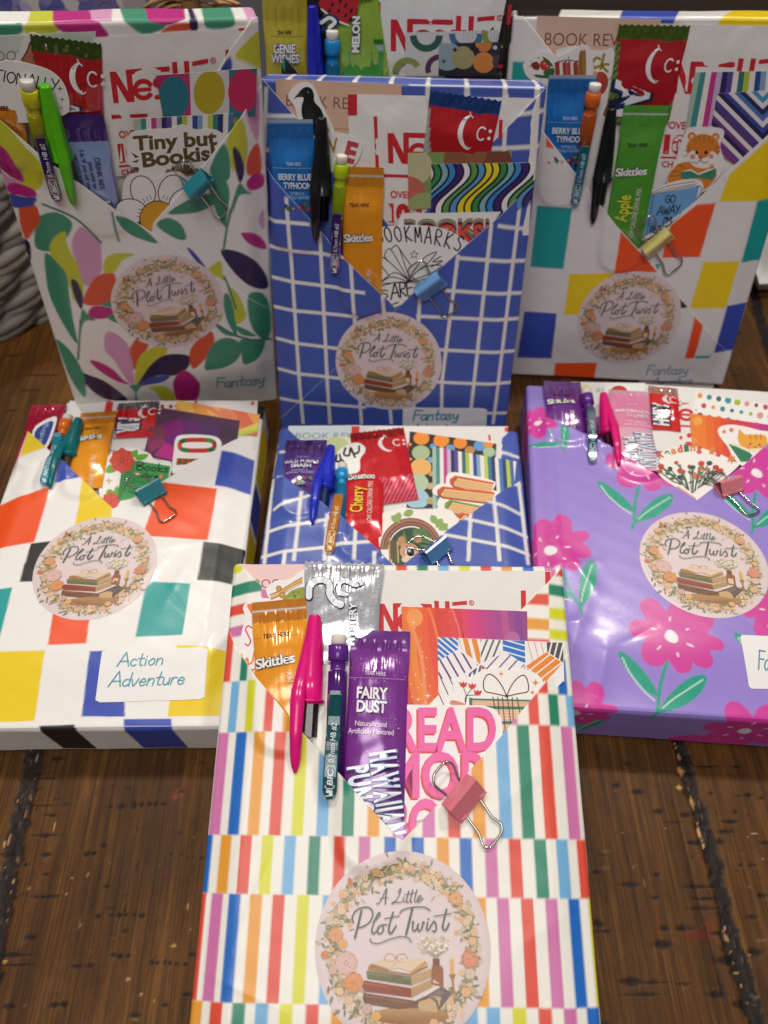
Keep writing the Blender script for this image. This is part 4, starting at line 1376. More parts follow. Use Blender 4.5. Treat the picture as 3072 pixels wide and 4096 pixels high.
    for x, y, L, W in ((250, 1380, 90, 2), (60, 1420, 120, 1.6), (170, 1500, 160, 2), (2900, 1420, 40, 2), (2960, 1330, 40, 1.4), (2940, 1500, 50, 2), (120, 1560, 100, 1.4), (40, 1640, 60, 2)):
        gouge('f', x, y, L, W, a=.8)
    for x, y, L, W, c in ((400, 565, 14, 4, '#c99a60'), (215, 1022, 40, 1.6, '#8f7c58'), (490, 1065, 34, .8, '#c79560'), (650, 915, 18, 4, '#8d7a62'), (575, 1115, 12, .8, '#c9a06a'), (1385, 1155, 18, 3, '#c59a60'), (1280, 1445, 60, 2.4, '#c4994f'), (945, 1690, 34, 1.4, '#b99a6a'), (1040, 1800, 30, 1.6, '#c59a60'), (1135, 1850, 14, 1.2, '#c2a050'),
                          (668, 1492, 14, 2.4, '#c0924f'), (1180, 850, 30, .9, '#b08a58'), (805, 843, 30, .8, '#a8824f'), (40, 1560, 40, 1.4, '#b5915a'), (530, 945, 30, .6, '#b98f58'), (590, 1290, 20, 3, '#a68a62'), (1402, 1325, 16, 1.4, '#c79f60'), (95, 968, 24, 2, '#c49a62'), (30, 690, 18, 4, '#c9a064'), (265, 60, 14, 5, '#a89878'), (1215, 160, 6, 4, '#8d8070')):
        gouge('d8', x, y, L, W, c, -.1)
    for x, y, L, W, c in ((950, 170, 60, 5, '#c2925c'), (940, 305, 60, 3, '#c4965e'), (1045, 420, 40, 6, '#bd9450'), (1105, 670, 36, 8, '#d0a068'), (945, 60, 30, 4, '#b98a58'), (830, 635, 22, 1.4, '#8d7468'), (1550, 675, 50, .7, '#b8a088'), (1620, 880, 22, 2.6, '#b5936a'), (1500, 705, 22, .9, '#c09868'), (1310, 1450, 14, 4, '#c59a5c'), (1335, 1530, 24, 2, '#c08f50'), (1400, 1800, 50, 1.2, '#a88a58'), (485, 670, 18, 1, '#a8845a'), (570, 945, 12, 1, '#b88a58'), (1510, 1655, 20, 1.4, '#9f7a48')):
        gouge('e1', x, y, L, W, c, -.1)
    for crop, x, y, L, W, c in (('e1', 1080, 1490, 300, 5, '#6e1d12'), ('e1', 1180, 1400, 90, 5, '#7a2614'), ('e1', 1490, 580, 60, 7, '#7a3310'), ('d8', 1290, 340, 90, 6, '#7b2f26'), ('d8', 1390, 260, 120, 6, '#6b3026'), ('d8', 1215, 900, 50, 4, '#63261a')):
        gouge(crop, x, y, L, W, c, 0, .5)
    # many fine scratches and specks
    for k in range(260):
        gx, gy = R.uniform(-170, 170), R.uniform(0, 130)
        Lx, Wy = R.uniform(.5, 3.0), R.uniform(.3, 1.2)
        if R.random() < .35:
            Lx, Wy = Wy * .6, Lx * 1.4
        i0, i1 = np.searchsorted(ys, [gy - 5, gy + 5]); j0, j1 = np.searchsorted(xs, [gx - 5, gx + 5])
        sl = (slice(i0, i1), slice(j0, j1))
        d = np.sqrt(((X[sl] - gx) / Lx) ** 2 + ((Y[sl] - gy) / Wy) ** 2) + .4 * n2[sl]
        mk = np.clip((1.1 - d) * 2, 0, 1) * R.uniform(.3, .8)
        c = np.array(C(['#1a100b', '#120c0a', '#7a5c3a', '#5a3c20'][int(R.integers(0, 4))]))
        a = col[sl][..., 3]
        o = mk + a * (1 - mk) + 1e-9
        for q in range(3):
            col[sl][..., q] = (c[q] * mk + col[sl][..., q] * a * (1 - mk)) / o
        col[sl][..., 3] = np.minimum(o, 1)
        Z[sl] -= .2 * mk
    b = Buf()
    b.add(np.column_stack([X.ravel(), Y.ravel(), Z.ravel()]), gfaces(len(xs), len(ys)), col.reshape(-1, 4), smooth=True)
    x0, x1, y0, y1 = xs[0], xs[-1], ys[0], ys[-1]
    for q in (((-620, -140), (x0, -140), (x0, 760), (-620, 760)), ((x1, -140), (620, -140), (620, 760), (x1, 760)), ((x0, -140), (x1, -140), (x1, y0), (x0, y0)), ((x0, y1), (x1, y1), (x1, 760), (x0, 760))):
        b.add([(x, y, 0) for x, y in q], [(0, 1, 2, 3)], (0, 0, 0, 0))
    rim = [(-620, -140), (620, -140), (620, 760), (-620, 760)]
    b.add([(x, y, z) for z in (-38, 0) for x, y in rim], [(i, (i + 1) % 4, 4 + (i + 1) % 4, 4 + i) for i in range(4)] + [(3, 2, 1, 0)], (0, 0, 0, 0))
    o = b.build('table_top', wood_material())
    tag(o, 'distressed dark brown plank table top with gouges and seams', 'table', kind='structure')
make_table()
def gridpaper(fr, segs, w=2.0, blue='#465cb0', line='#e9e6de', h=1.0, bg=None):
    """Blue paper with white grid lines given as (crop, x0, y0, x1, y1)."""
    sh = []
    for c, x0, y0, x1, y1 in segs:
        p = fr.uvs(c, [(x0, y0), (x1, y1)], h)
        d = p[1] - p[0]
        n = np.array([-d[1], d[0]]) / (np.linalg.norm(d) + 1e-9) * w / 2
        m = (p[0] + p[1]) / 2
        sh.append((np.array([p[0] + n, m + n, p[1] + n, p[1] - n, m - n, p[0] - n]), line))
    return paint(blue, sh + (bg or []), .25)

def segs(c, txt):
    v = [float(q) for q in txt.replace(',', ' ').split()]
    return [(c, *v[i:i + 4]) for i in range(0, len(v), 4)]

def stripes_card(F, q, cols, wid=None):
    """Vertical stripes across a quad q (TL, TR, BR, BL)."""
    q = np.array(q, float)
    wid = wid or [1] * len(cols)
    e = np.concatenate([[0], np.cumsum(wid)]) / sum(wid)
    F.z += .012
    for i, c in enumerate(cols):
        a, b = e[i], e[i + 1]
        F.poly([q[0] + (q[1] - q[0]) * a, q[0] + (q[1] - q[0]) * b, q[3] + (q[2] - q[3]) * b, q[3] + (q[2] - q[3]) * a], c, dz=F.z)
STRIPES = ['#a9bfae', '#3f8f8c', '#ece8e2', '#c43a8a', '#c9b3d6', '#2a2458', '#5a4a98', '#e9e6e0', '#2f6e74', '#b5c23e', '#e8e5de', '#2a4a94', '#88a8c8', '#ece9e2', '#c3cc52', '#2f7f86', '#26306c', '#eae6e0', '#3c78b8', '#24366e', '#b8c84c', '#3f66a8', '#e6e2dc']

def berry(pk, crop, top, low, wpx, h, L, name, label, seed=0.0):
    s = Packet(pk, crop, top, low, wpx, h, L, colf=bands('#1273c4', [(0, 2.0, '#a9bcd2', .3), (2.0, 9, '#1868b4', .2)], .12), seal=9, seed=seed)
    w = s.w / 2
    s.text('TEAR HERE', (-.25 * w, 21.4), (.42 * w, 21.4), (-.25 * w, 19.8), '#cfe0f2', .01)
    for i in range(34):
        s.circ(-.9 * w + i * .055 * w, 22.6, .18, '#bcd6ee', n=7)
    s.outlined('BERRY BLUE', (-.66 * w, 28.2), (.88 * w, 28.4), (-.66 * w, 25.2), '#e6eff8', '#0d56a0', .02, .05, space=.95)
    s.outlined('TYPHOON', (-.44 * w, 32.4), (.84 * w, 32.6), (-.44 * w, 29.4), '#e6eff8', '#0d56a0', .02, .05, space=.95)
    s.text('NATURALLY &', (-.16 * w, 35.6), (.5 * w, 35.7), (-.16 * w, 34.1), '#b7d0ea', 0)
    s.text('ARTIFICIALLY FLAVORED', (-.5 * w, 37.6), (.72 * w, 37.7), (-.5 * w, 36.1), '#b7d0ea', 0)
    R = random.Random(3)
    for i in range(40):
        s.circ(R.uniform(-.85, .95) * w, R.uniform(40, 50), R.uniform(.5, 1.3), R.choice(['#b5322e', '#3f8a3c', '#d8a23a', '#2a58a0', '#7a2450']), n=9)
    return s.done('drink_mix_packet', label, 'drink mix', 'drink mix packets')
# ------------------------------------------------------------------ striped package at the front
def shapes_px(fr, crop, lst, h=2.0):
    return [(fr.uvs(crop, smooth_loop(p) if sm else p, h), c) for p, c, sm in lst]

def pkg_striped():
    fr = Frame(-.64, -16.35, 32.33, -1.76, 13.0)
    pk = Package('book wrapped in white paper with rows of rainbow stripes, propped at the very front', fr, 146.3, 208.3, 30, M_WRAP, step=.55, Dm=4.0, seed=.4,
                 creases=[(30, 100, 66, 128, .35, 3.5), (-66, 92, -40, 96, .2, 3), (44, 60, 70, 75, .25, 4)])
    W = pk.W
    k = {'P': '#d277ae', 'B': '#1f6cc4', 'O': '#eaa035', 'R': '#e2503c', 'Y': '#dcdc2e', 'L': '#78b4e0', 'G': '#27886a'}
    V = lambda y, x=1300: fr.uv('f', x, y, 1.5)[1]
    r0, r1, r2, r3, r4, r5 = V(2500), V(2727, 950), V(2931, 950), V(3340, 950), V(3574, 950), V(4006, 950)
    def cells(rows):
        sh = []
        for v1, v0, lst in rows:
            for cr, y, seq in lst:
                for x, hw, c in seq:
                    a, b = fr.uv(cr, x - hw, y, 1.5)[0], fr.uv(cr, x + hw, y, 1.5)[0]
                    sh.append(([(a, v0), (b, v0), (b, v1), (a, v1)], k[c]))
        return sh
    sq = lambda s: [(int(q[:-1]), hw, q[-1]) for hw, q in s]
    def S_(hw, txt):
        return [(float(t[:-1]), hw, t[-1]) for t in txt.split()]
    left = cells([(r1 + 24, r1, [('d3', 900, S_(32, '-30G 130R 275G 440B'))]),
                  (r1, r2, [('d3', 1300, S_(36, '20P 178L 325Y 485R 640O 800L'))]),
                  (r2, r3, [('d6', 450, S_(43, '45P 190B 335O 490R 650Y 830L 1015G 1198O 1380P'))]),
                  (r3, r4, [('d6', 1030, S_(43, '-60B 90O 245R 405Y 572L 755G 940R 1125P 1314B'))]),
                  (r4, r5, [('d6', 1700, S_(46, '-135R 0P 140B 303O 472R 657Y 850L 1040G 1225O')), ('d7', 1150, S_(33, '960O 1085P 1215R 1345P 1473B 1590Y'))]),
                  (r5, 2, [('d6', 2150, S_(48, '-130O 30R 200G 370L 550Y 742R 930O')), ('d7', 1480, S_(36, '905L 1022L 1160Y 1296R 1430P 1560B'))]),
                  (2, -30, [('d6', 2150, S_(48, '-60P 120B 290O 460R 640Y 830L'))])])
    right = cells([(r1 + 60, r1 + 22, [('d4', 500, S_(38, '1370B 1520L'))]), (r1 + 22, r1 - 4, [('d4', 850, S_(36, '1372B 1220R 1520L'))]),
                   (r1 - 4, r2 + 4, [('d4', 1150, S_(38, '1000P 1160R 1312G 1450L'))]),
                   (r2 + 4, r3, [('d7', 270, S_(33, '680P 812R 942O 1080L 1195G 1312R 1440P'))]),
                   (r3, r4, [('d7', 700, S_(33, '625B 758O 880B 1014P 1142R 1276G 1396L 1512R'))])])
    right += [s for s in left if s[0][0][1] < r4 + 1 and s[0][0][0] > -5 and s[0][2][1] < r4 + 1]
    # bands across the folded corners
    def band(cr, quads):
        return [(fr.uvs(cr, q, 1.0), k[c]) for q, c in quads]
    il = band('d3', [([(120, 120), (175, 95), (260, 130), (240, 175), (160, 200)], 'Y'), ([(100, 300), (330, 262), (430, 250), (410, 345), (130, 395)], 'G'),
                     ([(100, 470), (300, 440), (420, 420), (420, 510), (110, 556)], 'R'), ([(90, 650), (300, 615), (420, 600), (420, 690), (100, 732)], 'P'), ([(400, 330), (520, 330), (540, 420), (410, 405)], 'P')])
    ir = band('d4', [([(1330, 190), (1390, 110), (1420, 190)], 'R'), ([(1278, 252), (1430, 262), (1440, 350), (1280, 335)], 'G'), ([(1280, 428), (1440, 430), (1440, 522), (1282, 512)], 'Y'), ([(1282, 585), (1450, 590), (1450, 672), (1284, 660)], 'Y'),
                     ([(1120, 325), (1278, 328), (1280, 415), (1040, 400)], 'R'), ([(1000, 495), (1280, 515), (1280, 600), (1000, 580)], 'O'), ([(1000, 650), (1285, 664), (1285, 690), (1000, 680)], 'R')])
    top = []
    for x, c in ((195, 'R'), (350, 'G'), (505, 'L'), (660, 'Y'), (820, 'R'), (972, 'O'), (1130, 'B'), (1290, 'P')):
        a, b = fr.uv('d4', x - 40, 150, 0)[0], fr.uv('d4', x + 40, 150, 0)[0]
        top.append(([(a, 195), (b, 195), (b, 240), (a, 240)], k[c]))
    for x, c in ((365, 'B'), (550, 'P'), (715, 'R'), (890, 'O'), (1070, 'Y'), (1250, 'L')):
        a, b = fr.uv('d3', x - 45, 115, 0)[0], fr.uv('d3', x + 45, 115, 0)[0]
        top.append(([(a, 195), (b, 195), (b, 240), (a, 240)], k[c]))
    bg = '#f3f0e6'
    side = []
    cyc = 'PBORYLG'
    for i in range(12):
        for sx in (-1, 1):
            u0 = sx * (W / 2 + 4 + 8.2 * i * .5)
            side.append(([(u0, 0), (u0 + 3.6 * sx, 0), (u0 + 3.6 * sx, 60), (u0, 60)], k[cyc[i % 7]]))
    pk.body(paint(bg, left + il + ir + top))
    OL = pk.line([('d3', 138, 700), ('d3', 180, 800), ('d3', 235, 880), ('d3', 365, 1068), ('d3', 470, 1190), ('d3', 690, 1460), ('d6', 1065, 510), ('d6', 1250, 712), ('d6', 1400, 865)], 3.5)
    OL0 = OL
    OL = lambda u: OL0(u) if u < 18 else max(2.0, OL0(18) - (u - 18) * 9)
    OR = pk.line([('d4', 1425, 775), ('d4', 1390, 830), ('d4', 1235, 1010), ('d4', 1060, 1222), ('d4', 890, 1430), ('d7', 720, 372), ('d7', 545, 552)], 3.5)
    pk.OL, pk.OR = OL, OR
    IL = pk.line([('d3', 185, 90), ('d3', 250, 150), ('d3', 410, 310), ('d3', 530, 418)], 1)
    IR = pk.line([('d4', 1388, 118), ('d4', 1275, 247), ('d4', 1085, 442)], 1)

    # review card, figure sticker, silver candy, paper packet
    F = Flat(fr, 'd3', .25, [(240, 122), (1000, 118), (1000, 700), (236, 700)], '#ecc9c4')
    F.text('BOOK', (352, 318), (640, 314), (350, 246), '#8d4a52', -.004)
    F.done('review_card', 'pink review card tucked behind the silver candy in the striped package', 'card', 'book review cards')
    F = Flat(fr, 'd3', 2.0, [(445, 330), (520, 262), (640, 240), (700, 200), (745, 172), (800, 180), (800, 430), (520, 430)], '#f1ece8', sm=True)
    F.poly([(590, 430), (612, 380), (660, 338), (740, 312), (790, 320), (790, 430)], '#8c9a34', True)
    F.poly([(600, 430), (640, 395), (700, 380), (745, 400), (745, 430)], '#a0ab42', True)
    for o in (0, 14, 28):
        F.stroke([(485, 378 + o), (560, 345 + o), (640, 300 + o * .6), (745, 236 + o)], 10, ['#d99a3a', '#e8b052', '#c8842c'][o // 14])
    F.stroke([(475, 372), (560, 338), (640, 290), (745, 228)], 4, '#4a2a12')
    F.stroke([(490, 412), (570, 376), (650, 330), (745, 276)], 4, '#4a2a12')
    for x, y, r in ((552, 322, 24), (580, 376, 27)):
        F.circ(x, y, r, '#4a2a12'); F.circ(x, y, r - 4, '#e0a040'); F.circ(x, y, r * .55, '#4a2a12'); F.circ(x, y, r * .4, '#e8b052')
    F.circ(672, 353, 5, '#222'); F.circ(712, 355, 5, '#222'); F.circ(683, 388, 13, '#333'); F.circ(683, 389, 8, '#8c9a34')
    F.done('die_cut_sticker', 'green pear-shaped sticker with a golden scroll, beside the silver candy', 'sticker', 'die-cut stickers', M_STICK)
    s = Packet(pk, 'd3', (1098, 100), (1062, 660), 655, 1.6, 46, H=1.4, seal=4, zig=1.3, colf=bands('#e2e4e8', [], .8), wrink=.42, seed=2.2, narrow=.06)
    w = s.w / 2
    L2 = lambda x, y: tuple((np.array(fr.uv('d3', x, y, 6) - s.A) @ np.stack([s.xa, s.d], 1)))
    def q(pts, wd, c):
        s.stroke([L2(*p) for p in pts], wd, c)
    s.z += .35
    big = [(778, 372), (790, 290), (850, 238), (925, 236), (966, 290), (962, 352), (1000, 410), (1022, 430)]
    sml = [(1112, 358), (1052, 345), (1036, 300), (1060, 252), (1110, 240), (1165, 272), (1200, 276)]
    for wd, dw, c in ((3.7, 2.05, '#16265c'), (3.0, 1.65, '#eef0f4')):
        q(big, wd, c); q(sml, wd * .72, c)
        s.circ(*L2(1058, 442), dw, c); s.circ(*L2(1232, 262), dw * .75, c)
    s.outlined('MYSTERY', L2(1178, 780), L2(1200, 428), L2(1118, 780), '#f2f3f6', '#18204a', .03, .09)
    s.done('candy_bar', 'silver foil candy bar with white question marks, saw-tooth top', 'candy', 'wrapped candy bars')
    F = Pouch(pk, 'd4', [(-40, 152), (1296, 158), (1290, 1050), (-40, 1050)], .35, H=.5, seed=1.0)
    F.logo((30, 600), (240, 606), (28, 392), frame=False, extra=False)
    F.poly([(0, 0)] * 3, '#fff')
    mp = F.mp
    F.mp = lambda x, y: fr.uv('d4', x, y, 1.6) - F.c
    F.poly([(1076, 298), (1112, 298), (1115, 470), (1078, 470)], '#d02128')
    F.poly([(1256, 156), (1295, 157), (1298, 290), (1258, 290)], '#d02128')
    F.done('white paper packet with red letters behind the orange and magenta card')
    # patterned cards
    F = Flat(fr, 'd4', 1.6, [(195, 420), (1120, 455), (1134, 1160), (212, 1160)], '#d8452c')
    cs = ['#e8731e', '#ee8230', '#e5661f', '#ea5a22', '#e34a28', '#d93a28', '#dd3c34', '#e0473a', '#d8324a', '#dc3c62', '#d6307c', '#cf2f80', '#bd3a84', '#b33a8c', '#a8408e', '#b7508c', '#99408f', '#8a3a8c', '#93408a']
    n = len(cs)
    for i, c in enumerate(cs):
        a, b = 195 + 925 * i / n, 195 + 925 * (i + 1) / n
        fan = lambda x, t: min(x - 60 * t * (1 - t) + (x - 195) * .10 * t + (20 * t if i < 6 else 60 * t) + 90 * t * t * (i < 9), 1136)
        tt = np.linspace(0, 1, 9)
        l_ = [(max(fan(a, t), 196 + 16 * t), 420 + (a - 195) * .038 + 775 * t) for t in tt]
        r_ = [(max(fan(b, t), 197 + 16 * t), 420 + (b - 195) * .038 + 775 * t) for t in tt]
        F.poly(l_ + r_[::-1], c, dz=F.z)
    F.z += .03
    F.stroke([(268, 560), (318, 700), (352, 860), (372, 1130)], 26, '#ef8f58'); F.stroke([(395, 430), (440, 560), (470, 700)], 20, '#ee7a3e'); F.stroke([(570, 440), (610, 560), (630, 660)], 16, '#ea6a5c')
    F.circ(292, 502, 60, '#f09a4a', 66); F.circ(1010, 662, 56, '#b5629c', 60); F.circ(275, 735, 34, '#e6872f')
    for x, y, r in ((283, 536, 16), (294, 576, 10), (337, 668, 10), (352, 752, 9), (354, 785, 10), (380, 797, 10), (380, 880, 9), (297, 922, 11), (367, 926, 11), (264, 993, 9), (349, 996, 9), (320, 1016, 9), (404, 1004, 9), (390, 1076, 28), (318, 1104, 20), (272, 1082, 9), (594, 520, 9), (375, 1128, 10)):
        F.star(x, y, r, '#fdeee0', .18)
    F.done('patterned_card', 'card with orange to magenta rays and white sparkles, in the striped package', 'card', 'patterned cards')
    F = Flat(fr, 'd4', 1.95, [(460, 645), (1385, 685), (1394, 960), (1180, 1180), (470, 1180)], '#efecea')
    H = F.hatch
    H([(461, 646), (610, 652), (612, 735), (462, 822)], 40, 34, .62, '#1f74c8'); H([(612, 653), (775, 660), (776, 845), (640, 745)], 76, 62, .6, '#e8891c'); H([(778, 660), (935, 668), (925, 760), (780, 840)], 112, 44, .34, '#6a6a66')
    H([(940, 668), (1102, 674), (1108, 848), (942, 742)], 16, 42, .76, '#1a70c6'); H([(1104, 675), (1262, 682), (1268, 756), (1128, 846)], 76, 46, .1, '#e8742a'); H([(1264, 682), (1383, 686), (1388, 832), (1268, 752)], 104, 42, .72, '#4a4a48')
    H([(465, 822), (612, 738), (760, 850), (590, 950), (470, 950)], 60, 56, .24, '#6d2a80'); H([(700, 900), (962, 752), (1105, 852), (900, 990)], 132, 62, .16, '#71308a'); H([(1110, 860), (1262, 756), (1380, 834), (1262, 975)], 142, 50, .8, '#e9861c')
    H([(668, 930), (778, 850), (790, 960), (700, 1010)], 105, 30, .5, '#203a80'); H([(1100, 862), (1262, 978), (1230, 1060), (1090, 960)], 120, 34, .6, '#50504c'); H([(466, 850), (590, 950), (560, 1120), (470, 1160)], 66, 60, .12, '#5a2a38')
    F.poly([(780, 848), (818, 872), (786, 884)], '#d8342c')
    F.done('patterned_card', 'card of striped blue, orange and grey patches at the right of the striped package', 'card', 'patterned cards')
    # stickers
    F = Flat(fr, 'd4', 2.3, [(515, 1140), (528, 1080), (578, 1058), (572, 1000), (600, 950), (700, 936), (790, 890), (880, 874), (930, 870), (1000, 890), (1100, 880), (1180, 910), (1232, 960), (1236, 1010), (1150, 1130), (1000, 1350), (600, 1350), (540, 1250)], '#f4efea', sm=True)
    F.poly([(560, 1110), (620, 1118), (662, 1142), (560, 1142)], '#d98a72', True)
    for y, c in ((1095, '#2f7a52'), (1145, '#2f7a52'), (1255, '#2f7a52'), (1330, '#2f7a52')):
        F.poly([(695, y), (1200, y + 12), (1200, y + 36), (695, y + 28)], c)
    for y0, y1 in ((1110, 1150), (1176, 1255), (1284, 1330)):
        F.poly([(716, y0), (1190, y0 + 10), (1190, y1 + 8), (716, y1)], '#ecc3a2')
        for j in range(4):
            F.stroke([(716, y0 + 8 + j * (y1 - y0) / 4), (1190, y0 + 18 + j * (y1 - y0) / 4)], 3, '#c98f74', sm=False)
    F.poly([(693, 1090), (716, 1092), (720, 1340), (700, 1340)], '#2f7a52')
    m = '#5c2420'
    F.stroke([(970, 1080), (880, 1060), (812, 1042), (798, 985), (815, 935), (845, 918), (890, 945), (935, 1005), (970, 1078)], 8, m)
    F.stroke([(970, 1080), (1060, 1060), (1122, 1046), (1130, 1000), (1112, 940), (1085, 926), (1040, 955), (1000, 1010), (970, 1078)], 8, m)
    F.circ(970, 1078, 13, m)
    for a_, b_ in (((868, 1085), (885, 1180)), ((905, 1085), (918, 1270)), ((938, 1088), (960, 1340)), ((975, 1090), (1005, 1320)), ((1010, 1088), (1020, 1280)), ((1045, 1090), (1070, 1210))):
        F.stroke([a_, b_], 7, m, sm=False)
    for x, y, r in ((650, 990, 0), (716, 1002, 12), (757, 1050, 40)):
        F.stroke([(666, 1140), (672, 1080), (x, y + 20)], 5, '#262220')
        F.poly([(x - 28, y - 18), (x - 10, y - 6), (x, y - 22), (x + 10, y - 6), (x + 28, y - 14), (x + 22, y + 14), (x, y + 26), (x - 22, y + 14)], '#d63a34', True)
        F.stroke([(x - 10, y + 12), (x, y), (x + 8, y + 12)], 3, '#8a1a1c')
    F.star(928, 915, 18, '#e0882c', .4); F.star(1182, 980, 26, '#e0882c', .4); F.star(1160, 1052, 18, '#e0882c', .4)
    F.done('die_cut_sticker', 'sticker of ribbon-tied books with red tulips, behind the pink lettering', 'sticker', 'die-cut stickers', M_STICK)
    F = Flat(fr, 'd4', 2.65, [(90, 1140), (800, 1148), (885, 1176), (932, 1240), (942, 1330), (930, 1480), (800, 1620), (560, 1940), (200, 2020), (90, 2020)], '#f6efee')
    for t, x0, x1, y0, y1 in (('READ', 132, 892, 1475, 1176), ('MORE', 90, 1000, 1818, 1505), ('BOOKS', 96, 1080, 2190, 1850)):
        F.text(t, (x0 - 14, y0 + 16), (x1 - 12, y0 + 12), (x0 - 14, y1 + 14), '#e0382f', .028, space=.98)
        F.text(t, (x0, y0), (x1, y0 - 4), (x0, y1), '#f062a8', .028, space=.98)
    F.done('die_cut_sticker', 'white sticker with chunky pink lettering READ MORE BOOKS', 'sticker', 'die-cut stickers', M_STICK)
    F = Flat(fr, 'd3', 1.7, [(300, 432), (420, 405), (600, 408), (720, 420), (800, 388), (865, 378), (955, 410), (1030, 500), (1100, 582), (1200, 572), (1275, 622), (1285, 720), (1200, 1000), (1000, 1250), (600, 1250), (330, 1000), (222, 852), (240, 700), (274, 570), (255, 480)], '#f3edec', sm=True)
    F.circ(840, 486, 86, '#e63c2c'); F.poly([(900, 470), (972, 458), (974, 474), (930, 500)], '#e63c2c')
    F.poly([(286, 460), (350, 462), (350, 560)], '#ea8024', True)
    F.circ(1060, 632, 30, '#e8402e', 60, -25); F.circ(1188, 632, 32, '#e8402e', 62, 25); F.poly([(1030, 650), (1120, 640), (1230, 660), (1180, 780), (1100, 800)], '#e8402e', True)
    F.stroke([(330, 650), (300, 632), (276, 660), (300, 715), (318, 760), (296, 795), (272, 780)], 11, '#d8262c')
    F.stroke([(240, 870), (262, 930), (290, 900), (300, 945), (330, 930), (348, 850)], 15, '#ef7a22')
    F.stroke([(930, 710), (950, 655)], 12, '#ef7a22'); F.stroke([(330, 1000), (345, 990)], 12, '#d8262c')
    F.text('and', (600, 900), (760, 890), (600, 830), '#d8262c')
    F.done('die_cut_sticker', 'white sticker with a red bird, red hearts and red-orange script behind the orange packet', 'sticker', 'die-cut stickers', M_STICK)
    # drink mix packets
    skittles(pk, 'd3', (553, 422), (575, 1000), 446, 2.8, 56, '#f09c12', '#c97a0c', '', 'orange drink mix packet beside the pink pen in the striped package', text_y=29.5, fy=36, seed=.7)
    s = Packet(pk, 'd3', (1395, 674), (1352, 1650), 490, 2.8, 84, colf=bands('#7d2a90', [(0, 8, '#6d2684', .15)], .15), seal=8.2, seed=1.9, narrow=.03)
    w = s.w / 2
    s.text('TEAR HERE', (-.46 * w, 19.3), (.24 * w, 19.6), (-.46 * w, 17.7), '#e6d3ea', .012)
    for i in range(38):
        s.circ(-.96 * w + i * .05 * w, 20.6 + .006 * i, .2, '#c99ad2', n=8)
    s.outlined('FAIRY', (-.70 * w, 29.0), (.34 * w, 29.2), (-.70 * w, 24.6), '#f3eef3', '#5a1a6c', .03, .06, space=.95)
    s.outlined('DUST', (-.68 * w, 34.4), (.32 * w, 34.6), (-.68 * w, 30.0), '#f3eef3', '#5a1a6c', .03, .06, space=.95)
    s.text('Naturally and', (-.70 * w, 40.0), (.34 * w, 40.2), (-.70 * w, 38.0), '#eadff0', .006, space=.92)
    s.text('Artificially Flavored', (-.92 * w, 43.0), (.58 * w, 43.2), (-.92 * w, 41.0), '#eadff0', .006, space=.92)
    s.outlined('HAWAIIAN', (-.14 * w, 50.5), (.26 * w, 81), (.62 * w, 48.6), '#eef2fa', '#1d57b0', .045, .07, space=1.25, edge2='#0c1c58', b2=.095)
    s.outlined('PUNCH', (-.86 * w, 56.0), (-.52 * w, 78), (-.24 * w, 54.6), '#eef2fa', '#1d57b0', .045, .07, space=1.25, edge2='#0c1c58', b2=.095)
    R = random.Random(4)
    for i in range(26):
        s.star(R.uniform(-.9, .9) * w, R.uniform(9, 64), R.uniform(.3, .7), '#d7b3de', .2)
    s.done('drink_mix_packet', 'purple drink mix packet lettered FAIRY DUST in the striped package', 'drink mix', 'drink mix packets')
    pen(pk, ('d3', 'd3', 'd6'), (850, 540), (806, 1278), (650, 352), '#e2127c', 'hot pink pen clipped on the striped package', barrel='#3a3438', R=5.3)
    pencil(pk, ('d3', 'd3', 'd6'), (1048, 706), (1020, 1640), (864, 546), '#5e2288', '#0e6a74', 'purple mechanical pencil with dark teal clip in the striped package', w=8.4, clip0=23.5, cw=5.6)
    binder_clip(pk, 'd7', (735, 345), (900, 196), (845, 440), (985, 292), (1040, 545), (738, 165), '#e57f8c', 'pink binder clip with wire handles on the striped package', sp=3.4)
    pk.pocket(OL, OR, paint(bg, left), paint(bg, right), IL, IR, paint(bg, il), paint(bg, ir))
    c = fr.uv('f', 1611, 3788, 4.0)
    pk.seal((2.74, 59.73), rot=1.0)
    return pk
pkg_striped()
# ------------------------------------------------------------------ colour-block package lying at the left
BG = '#f1eeea'
ck = {'R': '#f2551c', 'K': '#1e1d1c', 'T': '#12a09c', 'Y': '#f0d010', 'B': '#3850b4'}
def blocks(fr, h, lst):
    return [(fr.uvs(cr, q, h), ck[c]) for cr, c, q in lst]

